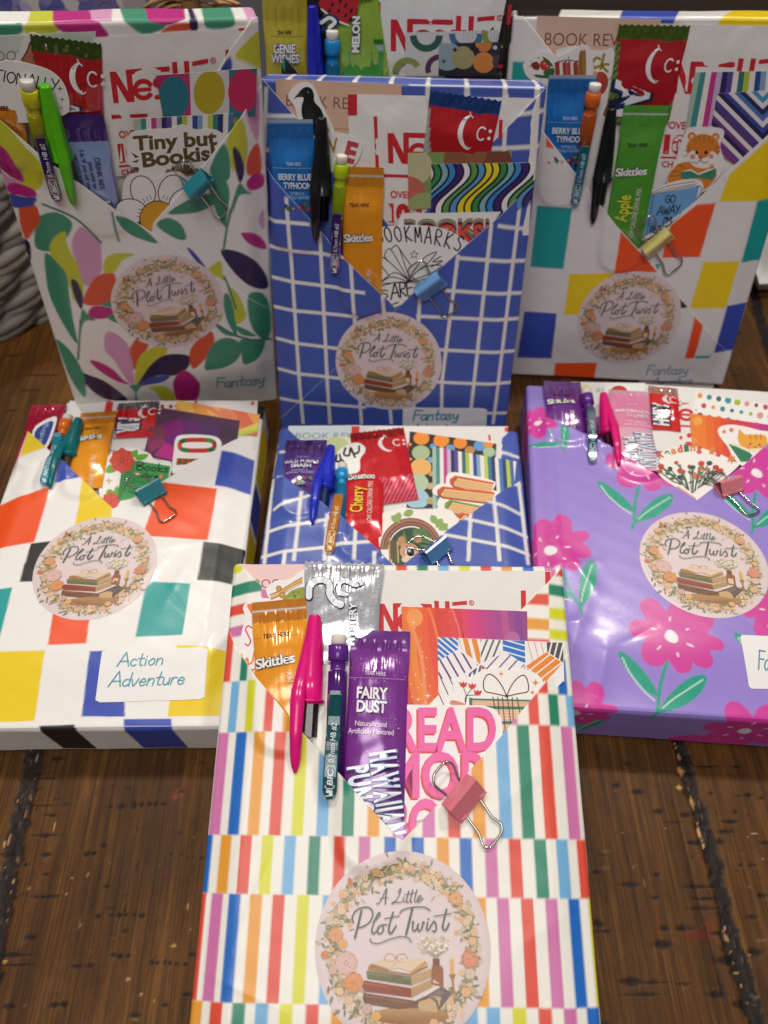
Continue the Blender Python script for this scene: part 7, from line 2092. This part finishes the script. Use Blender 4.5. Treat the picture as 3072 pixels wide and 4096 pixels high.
    pencil(pk, ('c1', 'c1', 'c1'), (160, 480), (250, 860), (348, 1206), '#c8c01a', '#3c2270', 'yellow mechanical pencil with purple clip in the leaf-print package', clip0=23, w=7.6)
    pen(pk, ('c1', 'c1', 'c1'), (268, 512), (372, 958), (428, 1238), '#5cc014', 'bright green pen clipped on the leaf-print package', phi=15, barrel='#3a2a24', R=4.9)
    binder_clip(pk, 'c1', (1100, 1138), (1212, 1018), (1192, 1205), (1285, 1085), (1345, 1290), (1080, 985), '#2a8c9a', 'teal binder clip on the leaf-print package', sp=3.6)
    pf = paint(bg, low + st + lft + rgt)
    pk.pocket(OL, OR, pf, pf, None, IR, None, paint(bg, rgt + lv('c1', 'B 1330 420 1385 340 1400 400 1370 440;Y 1420 340 1480 260 1590 200 1590 420 1500 380')), hin=2.5)
    pk.seal((2.8, 88.0), R=30.6, rot=6)
    pk.label('c4', [(1240, 1010), (1640, 966), (1655, 1205), (1282, 1210)], [('Fantasy', (1300, 1128), (1598, 1108), (1294, 1062))], w=11, col='#7fa4ae', bg='#e2e0da')
pkg_leaves()
# ------------------------------------------------------------------ colour-block package standing at the right
def pkg_blocks_back():
    fr = Frame(148.64, 382.43, 1.8, -7.9, 75.41, 1.6)
    pk = Package('book wrapped in white paper with coloured blocks, standing upright at the right', fr, 159.5, 208, 27, M_WRAP, Dm=4.2, seed=7.7, wobble=.35)
    L = blocks(fr, 2, [('c6', 'T', [(230, 24), (445, 42), (390, 418), (188, 404)]), ('c6', 'R', [(742, 180), (850, 295), (972, 438), (702, 442)]), ('c6', 'Y', [(428, 450), (700, 440), (690, 700), (395, 700)]), ('c6', 'B', [(150, 680), (350, 692), (318, 982), (105, 975)]), ('c6', 'R', [(342, 1012), (600, 1008), (578, 1160), (325, 1160)]), ('c3', 'R', [(285, 838), (336, 908), (282, 900)]),
                       ('c6', 'T', [(890, 965), (910, 950), (895, 970)])])
    Rr = blocks(fr, 2, [('c6', 'R', [(1050, 152), (1215, 20), (1330, 12), (1232, 345), (1000, 350)]), ('c3', 'Y', [(1415, 1075), (1720, 800), (1720, 1240), (1350, 1240)]), ('c6', 'T', [(1590, 0), (1760, -20), (1640, 376), (1490, 380)]), ('c6', 'Y', [(1256, 376), (1480, 370), (1392, 660), (1170, 664)]), ('c6', 'B', [(1402, 646), (1540, 640), (1450, 936), (1320, 942)]),
                        ('c6', 'R', [(1200, 715), (1252, 765), (1200, 978), (1142, 980)]), ('c6', 'T', [(955, 388), (988, 386), (976, 434)]), ('c6', 'K', [(1112, 605), (1160, 655), (1112, 662)]), ('c6', 'T', [(1210, 962), (1300, 960), (1298, 976), (1205, 978)])])
    top = [(pk.uvt(cr, q), ck[c]) for cr, c, q in [('c3', 'K', [(100, 40), (370, 38), (366, 100), (105, 102)]), ('c3', 'B', [(738, 42), (1078, 42), (1072, 150), (735, 130)]), ('c3', 'Y', [(1352, 20), (1760, 10), (1760, 160), (1342, 160)]), ('c3', 'K', [(1090, 0), (1300, -10), (1300, 12), (1090, 14)]), ('c3', 'T', [(78, 380), (190, 378), (290, 500), (70, 520)]), ('c3', 'K', [(20, 80), (80, 82), (70, 260), (10, 320)])]]
    bg = '#e6e3df'
    pk.body(paint(bg, L + Rr + top))
    OL = pk.line([('c3', 285, 838), ('c3', 460, 1062), ('c3', 720, 1395), ('c6', 850, 296), ('c6', 975, 436), ('c6', 1110, 604), ('c6', 1250, 768)], 3)
    OR = pk.line([('c3', 1700, 798), ('c3', 1360, 1102), ('c3', 1050, 1395), ('c6', 862, 292)], 3)
    pk.OL, pk.OR = OL, OR
    IL = pk.line([('c3', 105, 58), ('c3', 340, 352), ('c3', 420, 450)], 1)
    F = Flat(fr, 'c3', .2, [(230, 98), (996, 120), (980, 420), (214, 420)], '#dab8a4')
    F.text('BOOK REVIEW', (275, 280), (905, 290), (280, 202), '#7c4a3a', -.006)
    F.done('review_card', 'tan review card above the tulip sticker in the upright colour-block package', 'card', 'book review cards')
    F = Pouch(pk, 'c3', [(1120, 150), (1720, 162), (1680, 1180), (880, 1160)], .6, seed=7.0)
    F.logo((1060, 578), (1252, 582), (1082, 382), frame=False)
    F.mp = lambda x, y: fr.uv('c3', x, y, 1.5) - F.c
    F.poly([(1020, 648), (1700, 660), (1700, 680), (1020, 670)], '#c4222c')
    F.done('white paper packet with red letters behind the striped and chevron cards')
    F = Flat(fr, 'c3', 1.3, [(345, 330), (380, 300), (460, 283), (560, 305), (640, 312), (690, 296), (716, 340), (742, 370), (770, 410), (760, 460), (722, 490), (715, 540), (690, 620), (740, 700), (640, 720), (560, 600), (360, 500)], '#e9e6e2', sm=True)
    F.hand('c', (560, 420), (616, 418), (580, 300), 17, '#a38c2c'); F.hand('k', (612, 420), (672, 446), (634, 332), 17, '#a38c2c'); F.circ(610, 520, 56, '#b04438', 80, 20); F.circ(585, 455, 16, '#e0a898')
    F.stroke([(670, 495), (705, 460), (730, 410)], 4, '#3a3a38')
    for i in range(4):
        F.stroke([(690 + i * 11, 476 - i * 18), (712 + i * 8, 478 - i * 20)], 6, '#3a3a38')
    F.poly([(690, 600), (740, 700), (640, 720), (640, 700)], '#8a3a30', True)
    F.done('die_cut_sticker', 'white sticker with golden letters ck and a red shape, beside the tulip sticker', 'sticker', 'die-cut stickers', M_STICK)
    F = Flat(fr, 'c3', 2.2, [(144, 420), (160, 375), (230, 326), (300, 317), (350, 348), (420, 322), (480, 286), (530, 277), (562, 300), (572, 350), (565, 480), (420, 560), (200, 500)], '#ebe8e4', sm=True)
    for x0, x1, c in ((338, 366, '#a83a34'), (368, 384, '#e8dccc'), (386, 410, '#a83a34'), (412, 434, '#b8463a'), (436, 450, '#e8dccc'), (452, 478, '#a83a34')):
        F.poly([(x0, 392), (x1, 372), (x1 + 6, 480), (x0 + 6, 480)], c)
    F.stroke([(340, 390), (410, 372), (480, 380)], 6, '#1c1614'); F.stroke([(424, 350), (426, 372)], 4, '#1c1614')
    F.poly([(480, 480), (490, 330), (512, 312), (530, 322), (528, 480)], '#a8763c', True); F.stroke([(505, 330), (500, 400), (508, 460)], 4, '#5a3818')
    F.poly([(192, 396), (225, 380), (245, 400), (240, 432), (205, 425)], '#8a2a2c', True); F.circ(280, 402, 34, '#c43a34'); F.circ(275, 392, 5, '#f0d0a0'); F.circ(292, 408, 5, '#f0d0a0')
    for p in ([(260, 350), (300, 370), (330, 410), (300, 400)], [(215, 460), (300, 470), (310, 484), (230, 478)], [(270, 440), (330, 420), (335, 460), (290, 480)]):
        F.poly(p, '#3a6a3c', True)
    F.circ(186, 408, 4, '#222'); F.circ(192, 376, 4, '#222'); F.circ(240, 356, 5, '#222')
    F.done('die_cut_sticker', 'sticker of red tulips beside red striped books', 'sticker', 'die-cut stickers', M_STICK)
    airheads(pk, 'c3', (957, 148), (862, 650), 446, 1.4, 46, '#6a8428', 'red candy bar with green crimped rim in the upright colour-block package', body='#b80f20', lower='#4f7430', stripes='#9fb46a', wy=(25, 97), facey=18, facex=.22, seed=13)
    F = Flat(fr, 'c3', 2.0, [(1206, 446), (1740, 438), (1740, 900), (1130, 880)], '#dedad4')
    stripes_card(F, [(1206, 446), (1990, 430), (1990, 880), (1120, 880)], STRIPES)
    F.done('patterned_card', 'multicoloured striped card behind the chevron card', 'card', 'patterned cards')
    F = Flat(fr, 'c3', 2.4, [(1345, 578), (1760, 552), (1760, 800), (1490, 1040), (1280, 900)], '#e4e0dc')
    F.clip = F.outline
    cs = ['#3c98c8', '#e4e0dc', '#2a2a5a', '#4a74b8', '#e4e0dc', '#3a4a9a', '#23234e', '#e4e0dc', '#4f3f8c', '#5a3a80', '#e4e0dc', '#6a3a80', '#2e2450', '#e4e0dc', '#74408c', '#8a3a7c', '#e4e0dc', '#c04a8c']
    F.z += .02
    for i, c in enumerate(cs):
        y = 560 + i * 38 - 20
        F.poly([(1625, y + 60), (1625, y + 98), (1200, y - 330), (1200, y - 368)], c, dz=F.z); F.poly([(1625, y + 60), (1625, y + 98), (2050, y - 330), (2050, y - 368)], c, dz=F.z)
    F.done('patterned_card', 'blue and purple chevron card above the tiger', 'card', 'patterned cards')
    F = Flat(fr, 'c3', 2.7, [(1142, 832), (1166, 790), (1280, 784), (1370, 795), (1386, 830), (1362, 900), (1386, 1000), (1362, 1080), (1330, 1120), (1240, 1190), (1040, 1140), (1060, 1050), (1090, 980), (1112, 900)], '#ece9e4', sm=True)
    o = '#d9822c'
    F.poly([(1036, 1120), (1050, 1070), (1110, 1010), (1200, 1000), (1300, 1010), (1340, 1070), (1320, 1120), (1240, 1180), (1080, 1150)], o, True)
    F.circ(1186, 842, 26, o); F.circ(1334, 845, 24, o); F.circ(1186, 844, 13, '#e8c8b0'); F.circ(1334, 847, 12, '#e8c8b0')
    F.circ(1256, 920, 104, o, 92); F.poly([(1160, 960), (1200, 930), (1232, 970), (1280, 970), (1310, 935), (1346, 965), (1300, 1030), (1240, 1040), (1190, 1020)], '#f0eae2', True)
    for a_, b_ in (((1262, 832), (1262, 880)), ((1230, 836), (1236, 876)), ((1296, 838), (1290, 878)), ((1206, 860), (1214, 890)), ((1318, 862), (1308, 892)), ((1150, 900), (1185, 910)), ((1140, 930), (1178, 936)), ((1362, 905), (1330, 914)), ((1366, 935), (1332, 940)), ((1130, 965), (1168, 960)), ((1060, 1060), (1110, 1058)), ((1050, 1090), (1110, 1084)), ((1290, 1020), (1320, 1016)), ((1100, 1020), (1140, 1036))):
        F.stroke([a_, b_], 10, '#2a201c', taper=True)
    F.circ(1216, 942, 9, '#1c1614', 12); F.circ(1274, 942, 9, '#1c1614', 12); F.circ(1192, 968, 16, '#e08a78'); F.circ(1306, 966, 14, '#e08a78'); F.poly([(1222, 968), (1260, 968), (1242, 990)], '#c4504a'); F.stroke([(1186, 1000), (1215, 1008), (1240, 992), (1262, 1006), (1286, 998)], 4, '#2a201c')
    F.poly([(1116, 1066), (1180, 1050), (1228, 1080), (1290, 1050), (1340, 1042), (1330, 1090), (1310, 1112), (1228, 1098), (1150, 1110), (1120, 1100)], '#3c8a6c'); F.poly([(1120, 1062), (1180, 1044), (1226, 1072), (1290, 1044), (1338, 1038), (1290, 1058), (1228, 1082), (1180, 1056)], '#efe6d6')
    F.done('die_cut_sticker', 'sticker of a small tiger holding a green book', 'sticker', 'die-cut stickers', M_STICK)
    F = Flat(fr, 'c3', 3.0, [(848, 1200), (888, 1158), (945, 1168), (1080, 1122), (1200, 1106), (1252, 1130), (1246, 1195), (1150, 1300), (1000, 1420), (860, 1500), (800, 1480), (800, 1300)], '#ebe9e5', sm=True)
    F.poly([(860, 1200), (925, 1195), (935, 1205), (1232, 1150), (1212, 1240), (1100, 1330), (960, 1430), (810, 1500), (810, 1300)], '#6fa6d8')
    F.poly([(925, 1192), (1010, 1150), (1200, 1122), (1232, 1150), (935, 1205)], '#efece4')
    for p in ([(925, 1195), (1040, 1150), (1205, 1122)], [(930, 1200), (1060, 1165), (1215, 1136)], [(935, 1205), (1232, 1150), (1210, 1250)], [(950, 1202), (905, 1460)], [(925, 1192), (870, 1450)], [(860, 1180), (925, 1195)]):
        F.stroke(p, 4, '#1c2026')
    F.hand('GO', (1020, 1256), (1085, 1252), (1024, 1208), 7, '#1a2026'); F.hand('AWAY.', (968, 1332), (1120, 1318), (978, 1280), 7, '#1a2026'); F.hand("I'M", (1006, 1384), (1060, 1378), (1012, 1344), 7, '#1a2026'); F.hand('READING', (925, 1440), (1080, 1430), (930, 1400), 6, '#1a2026')
    F.done('die_cut_sticker', 'pale blue open book sticker hand lettered GO AWAY', 'sticker', 'die-cut stickers', M_STICK)
    berry(pk, 'c3', (450, 462), (392, 960), 296, 3.0, 70, 'drink_mix_packet', 'bright blue drink mix packet beside the orange pencil with teal clip', 2.0)
    skittles(pk, 'c3', (907, 650), (785, 1330), 284, 3.2, 104, '#4fa02c', '#58a838', 'Apple', 'green drink mix packet lettered Apple in the upright colour-block package', text_y=36, fy=46, tear=20.5, seed=14)
    pencil(pk, ('c3', 'c3', 'c3'), (592, 518), (520, 900), (462, 1268), '#d8641c', '#1a8494', 'orange mechanical pencil with teal clip in the upright colour-block package', clip0=30, w=8.2, textc='#b8dce0')
    pen(pk, ('c3', 'c3', 'c3'), (694, 668), (632, 1120), (558, 1386), '#121214', 'black pen clipped on the upright colour-block package', phi=-35, barrel='#1a1618', R=5.0)
    binder_clip(pk, 'c6', (868, 298), (1032, 170), (925, 348), (1078, 235), (1085, 428), (885, 125), '#d0c478', 'cream binder clip on the upright colour-block package', sp=3.4)
    pk.pocket(OL, OR, paint(bg, L + Rr), paint(bg, Rr), IL, None, paint(bg, top))
    pk.seal((9.3, 45.4), rot=2)
    pk.label('c6', [(852, 1000), (1336, 976), (1330, 1190), (868, 1200)], [('Fantasy', (902, 1090), (1165, 1082), (908, 1030)), ('Adventure', (950, 1160), (1195, 1148), (952, 1110))], w=8, col='#86a4b0', bg='#e4e1de')
pkg_blocks_back()
# ------------------------------------------------------------------ dark package behind, and what stands around it
def pkg_dark():
    fr = Frame(4, 398, 2, -4, 76, 0)
    pk = Package('book wrapped in black paper with teal and orange shapes, half hidden at the back', fr, 122, 236, 24, M_WRAP, Dm=3.6, seed=8.8, wobble=.3)
    bg = '#171516'
    sh = [(fr.uvs('c2', q, 1), c) for q, c in (([(90, 190), (200, 300), (200, 390), (170, 330)], '#159a98'), ([(60, 60), (80, 60), (110, 220), (90, 240)], '#159a98'), ([(1540, -20), (1610, -20), (1600, 30)], '#d85a2c'), ([(1420, -40), (1500, -40), (1400, 60)], '#3a2a30'))]
    pf = paint(bg, sh)
    pk.body(pf, step=1.2)
    OL = pk.line([('c2', 95, 185), ('c2', 250, 375), ('c2', 400, 560)], 3)
    OR = pk.line([('c2', 1480, 330), ('c2', 1310, 470), ('c2', 1040, 700)], 3)
    pk.OL, pk.OR = OL, OR
    IR = pk.line([('c2', 1478, 0), ('c2', 1330, 165), ('c2', 1200, 300)], 1)
    F = Pouch(pk, 'c2', [(690, -90), (1430, -70), (1330, 430), (700, 430)], .6, seed=8.0)
    F.logo((778, 283), (956, 287), (778, 105), frame=True, extra=False)
    F.done('white paper packet with red letters in the dark package at the back')
    bar = airheads(pk, 'c2', (540, -60), (590, 220), 320, 1.4, 62, '#8aac2c', 'lime green candy bar with watermelon slice in the dark package', body='#94b83a', lower='#8cb034', stripes='#c4da6a', word='', face=False, seed=15)
    F = Flat(fr, 'c2', 4.9, [(380, 30), (430, -30), (585, -40), (590, 60), (540, 130), (470, 100)], '#b8202c', sm=True, th=.15)
    for x, y in ((455, 25), (490, 60), (530, 30), (530, 85), (500, 5), (555, 110), (560, 60), (440, 60)):
        F.circ(x, y, 7, '#1c1212', 13, 25)
    F.stroke([(395, 50), (470, 108), (545, 140)], 10, '#e8e6d0')
    F.outlined('MELON', (602, 290), (608, 90), (564, 290), '#f2f2ee', '#1f2a18', .05, .11)
    F.stroke([(395, 120), (440, 92), (478, 120), (440, 160), (410, 160)], 34, '#20305a'); F.stroke([(395, 125), (440, 98), (470, 122), (440, 152)], 20, '#e8ebee')
    o = F.buf.build('watermelon_print', M_CARD, bar)
    o.matrix_local = bar.matrix_basis.inverted() @ fr.M @ T(F.c[0], F.c[1], F.h)
    F = Flat(fr, 'c2', 2.0, [(860, 180), (1378, 165), (1300, 420), (860, 420)], '#d4d0ce')
    def arc(cx, cy, r, w, a0, a1, c):
        t = np.radians(np.linspace(a0, a1, 24))
        F.stroke(np.stack([cx + r * np.cos(t), cy + r * np.sin(t)], 1), w, c, sm=False, caps=False)
    arc(975, 195, 72, 38, 0, 180, '#2f5a4c'); arc(1195, 185, 78, 34, 0, 180, '#3f6f94'); arc(1360, 190, 64, 34, 60, 200, '#8a9a3c'); arc(870, 400, 66, 34, 180, 330, '#8a9a4c'); arc(1050, 380, 66, 30, 160, 300, '#5a2a58')
    for i in range(60):
        F.circ(1180 + (i % 12) * 17, 172 + (i // 12) * 11, 2.4, '#8f8c90', n=6)
    F.done('patterned_card', 'grey card with green, blue and olive arcs in the dark package', 'card', 'patterned cards')
    F = Flat(fr, 'c2', 2.4, [(1045, 240), (1392, 232), (1360, 420), (1042, 420)], '#2a2430')
    for x, y, r, c in ((1090, 310, 80, '#8fa8ac'), (1178, 318, 64, '#a89c6c'), (1292, 345, 58, '#d8883c'), (1292, 240, 46, '#d0803c'), (1355, 262, 12, '#b8d0d8'), (1072, 338, 10, '#4a4a60'), (1380, 340, 40, '#4f3c4c'), (1190, 334, 4, '#706a50')):
        F.circ(x, y, r, c)
    F.star(1134, 274, 16, '#17141c', .5); F.star(1240, 270, 30, '#17141c', .5)
    F.done('patterned_card', 'dark card with grey, olive and orange discs in the dark package', 'card', 'patterned cards')
    s = Packet(pk, 'c2', (190, -60), (205, 380), 250, 3, 100, colf=bands('#bcae2c', [(0, 14, '#b3a224', .2)], .12), seal=14, seed=4.4)
    w = s.w / 2
    L2 = lambda x, y: tuple((np.array(fr.uv('c2', x, y, 6) - s.A) @ np.stack([s.xa, s.d], 1)))
    s.text('TEAR HERE', L2(146, 194), L2(226, 192), L2(147, 174), '#2a2410', .02)
    for i in range(24):
        s.circ(*L2(108 + i * 8, 203), .2, '#2a2410', n=7)
    for t, a_, b_, c_ in (('GENIE', (128, 294), (252, 292), (128, 248)), ('WISHES', (112, 348), (274, 348), (112, 302))):
        s.outlined(t, L2(*a_), L2(*b_), L2(*c_), '#e8e8e4', '#24386c', .03, .08)
    s.done('drink_mix_packet', 'yellow drink mix packet lettered GENIE WISHES in the dark package', 'drink mix', 'drink mix packets')
    s = Packet(pk, 'c2', (620, 216), (628, 560), 234, 3.2, 60, colf=bands('#3a9a34', [(0, 2.2, '#2f8a30', .4), (2.6, 5.6, '#b4c0c4', .3)], .15), seal=9, seed=6.1)
    s.text('TEAR HERE', L2(558, 398) if 0 else (-.5 * s.w / 2, 20.4), (.45 * s.w / 2, 20.4), (-.5 * s.w / 2, 18.6), '#12240e', .02)
    s.done('drink_mix_packet', 'green drink mix packet beside the blue pencil in the dark package', 'drink mix', 'drink mix packets')
    pen(pk, ('c2', 'c2', 'c2'), (345, 30), (366, 440), (372, 640), '#1c24a8', 'dark blue pen in the dark package at the back', phi=-10, R=4.9)
    pencil(pk, ('c2', 'c2', 'c2'), (455, 168), (458, 520), (458, 700), '#1488c4', '#1488c4', 'sky blue mechanical pencil in the dark package at the back', clip0=26, w=8.2, text=False)
    pk.pocket(OL, OR, pf, pf, None, IR, None, pf, hin=1.6)
pkg_dark()

def surroundings():
    R = random.Random(9)
    # woven basket at the left
    g0, g1 = ground('f', 60, 1315), ground('f', 205, 1300)
    cx, cy, rad, ht = g0[0] - 118, g0[1] + 105, 175, 118
    t = np.linspace(0, 2 * math.pi, 64)
    root = tag(empty('woven_basket', T(cx, cy, 0)), 'grey basket of thick woven rope behind the leaf-print package', 'basket')
    rows = 8
    b = Buf()
    for k in range(rows):
        z = 8 + k * (ht - 8) / (rows - 1)
        n = 30
        for j in range(n):
            a0 = 2 * math.pi * (j + .5 * (k % 2)) / n
            pts = []
            for q in np.linspace(-.75, .75, 7):
                a_ = a0 + q * 2 * math.pi / n
                o = 5.5 * math.cos(q * 2.1)
                pts.append(((rad + o) * math.cos(a_), (rad + o) * math.sin(a_) * .8, z + q * 9))
            if math.sin(a0) < .35 or True:
                for s_ in range(5):
                    c = np.array(C('#8f8982')) * R.uniform(.7, 1.2)
                    dz, do = 5.2 * math.sin(s_ * 1.257 + a0), 4.2 * math.cos(s_ * 1.257 + a0)
                    tube(b, [(p[0] + do * math.cos(a0), p[1] + do * math.sin(a0) * .8, p[2] + dz) for p in pts], np.array([2, 3.6, 4.6, 4.9, 4.6, 3.6, 2]), tuple(c), seg=7)
    b.build('weave', M_FIBRE, root)
    b = Buf()
    v = [((rad - 9) * math.cos(a_), (rad - 9) * math.sin(a_) * .8, z) for z in (2, ht) for a_ in t]
    b.add(v, [(i, i + 1, 64 + i + 1, 64 + i) for i in range(63)] + [tuple(range(63))], C('#4a453f'))
    b.build('lining', M_FIBRE, root)
    b = Buf()
    tube(b, [(rad * math.cos(a_), rad * .8 * math.sin(a_), ht + 6 + 1.5 * math.sin(a_ * 24)) for a_ in np.linspace(0, 2 * math.pi, 120)], 10, '#857d74', seg=10)
    b.build('rim', M_FIBRE, root)
    # lavender floral bag standing in the basket
    fr = Frame(cx + 70, cy + 2, 40, 2, 84)
    a = Art(lambda x, y: np.array([x, y]), None, .1)
    bx = [(-150, 0), (150, 0), (150, 235), (-150, 235)]
    slab(a.buf, np.array(bx), 70, '#d6cecc', -70)
    for i in range(620):
        x, y = R.uniform(-146, 146), R.uniform(4, 232)
        c = np.array(C(R.choice(['#8a84bc', '#a096c8', '#6f6cac', '#b8aed2', '#7a70a8', '#9a90b8', '#6466a8'])))
        r = R.uniform(5, 9.5)
        a.circ(x, y, r, tuple(c), r * R.uniform(.6, .9), R.uniform(0, 180), dz=.1 + i * .0008, n=14)
        if i % 3 == 0:
            a.stroke([(x - r * .5, y - 1), (x, y + 1), (x + r * .5, y)], .8, tuple(c * .55), dz=.1 + i * .0008 + .0004)
    o = a.buf.build('paper_bag', M_CARD, None, fr.M)
    tag(o, 'paper bag printed with lavender petals, standing in the grey basket', 'bag')
    # raffia bow at the top
    def raffia(x, y, z, lab, n=26, spread=26):
        b = Buf()
        for i in range(n):
            a_, L = R.uniform(0, 6.28), R.uniform(.5, 1) * spread
            c = np.array(C('#b58a5c')) * R.uniform(.6, 1.2)
            q = R.uniform(6, 14)
            tube(b, smooth_line([(0, 0, 0), (L * .5 * math.cos(a_), -q * .4, L * .45 * math.sin(a_) + q * .3), (L * math.cos(a_), R.uniform(-8, 4), L * .6 * math.sin(a_) - 2), (L * .6 * math.cos(a_ + .5), 2, L * .4 * math.sin(a_ + .5) - 6)], 5), R.uniform(1.2, 2.4), tuple(c), seg=6, flat=.4)
        b.add([(sx * 5 * math.cos(t_), -4 + 5 * math.sin(t_), z_) for z_ in (-4, 4) for t_ in np.linspace(0, 6.28, 12) for sx in (1,)], [(i, i + 1, 13 + i, 12 + i) for i in range(11)], C('#9a7448'), True)
        o = b.build('raffia_bow', M_FIBRE, None, T(x, y, z))
        tag(o, lab, 'bow', 'raffia bows')
    def ray(px, py, y):
        d = CF + CR * ((px - 1536) / FPX) + CD * ((py - 2048) / FPX)
        return CC + d * (y / d[1])
    p = ray(770, 12, 470); raffia(p[0], p[1], p[2], 'pale raffia bow above the leaf-print package')
    p = ray(2235, -8, 520); raffia(p[0], p[1], p[2], 'brown raffia bow beside the dark package', 20, 24)
    # dark box carrying the bows, standing behind the back row
    b = Buf()
    x0, x1, y0, y1, z1 = -50, 250, 486, 600, 0
    z1 = max(ray(770, 12, 476)[2], ray(2235, -8, 526)[2]) + 40
    slab(b, np.array([(x0, y0), (x1, y0), (x1, y1), (x0, y1)]), z1, '#54493f', 0)
    o = b.build('storage_box', M_CARD, None, T(0, 0, 0))
    tag(o, 'plain dark brown box standing behind the back row of books', 'box')
    # white folded cloth at the right
    g = ground('f', 3040, 1132, 12)
    n = 60
    A, B = np.meshgrid(np.linspace(0, 1, n), np.linspace(0, 1, n))
    X, Y = A * 150, B * 150
    e = np.minimum(np.minimum(A, 1 - A), np.minimum(B, 1 - B))
    Z = 8 + 22 * sstep(e / .12) + 3 * np.sin(X * .09 + 2 * np.sin(Y * .05)) * sstep(e / .2) + 2 * np.sin(Y * .13 + X * .04)
    b = Buf()
    b.add(np.column_stack([X.ravel(), Y.ravel(), Z.ravel()]), gfaces(n, n), C('#f0eeea'), smooth=True)
    b.add(np.column_stack([X.ravel(), Y.ravel(), np.where(e > 0, 1.0, Z).ravel()]), gfaces(n, n, flip=True), C('#f0eeea'), smooth=True)
    o = b.build('folded_cloth', M_FIBRE, None, T(g[0], g[1], 3))
    tag(o, 'white folded cloth on the table beyond the upright colour-block package', 'cloth')
surroundings()
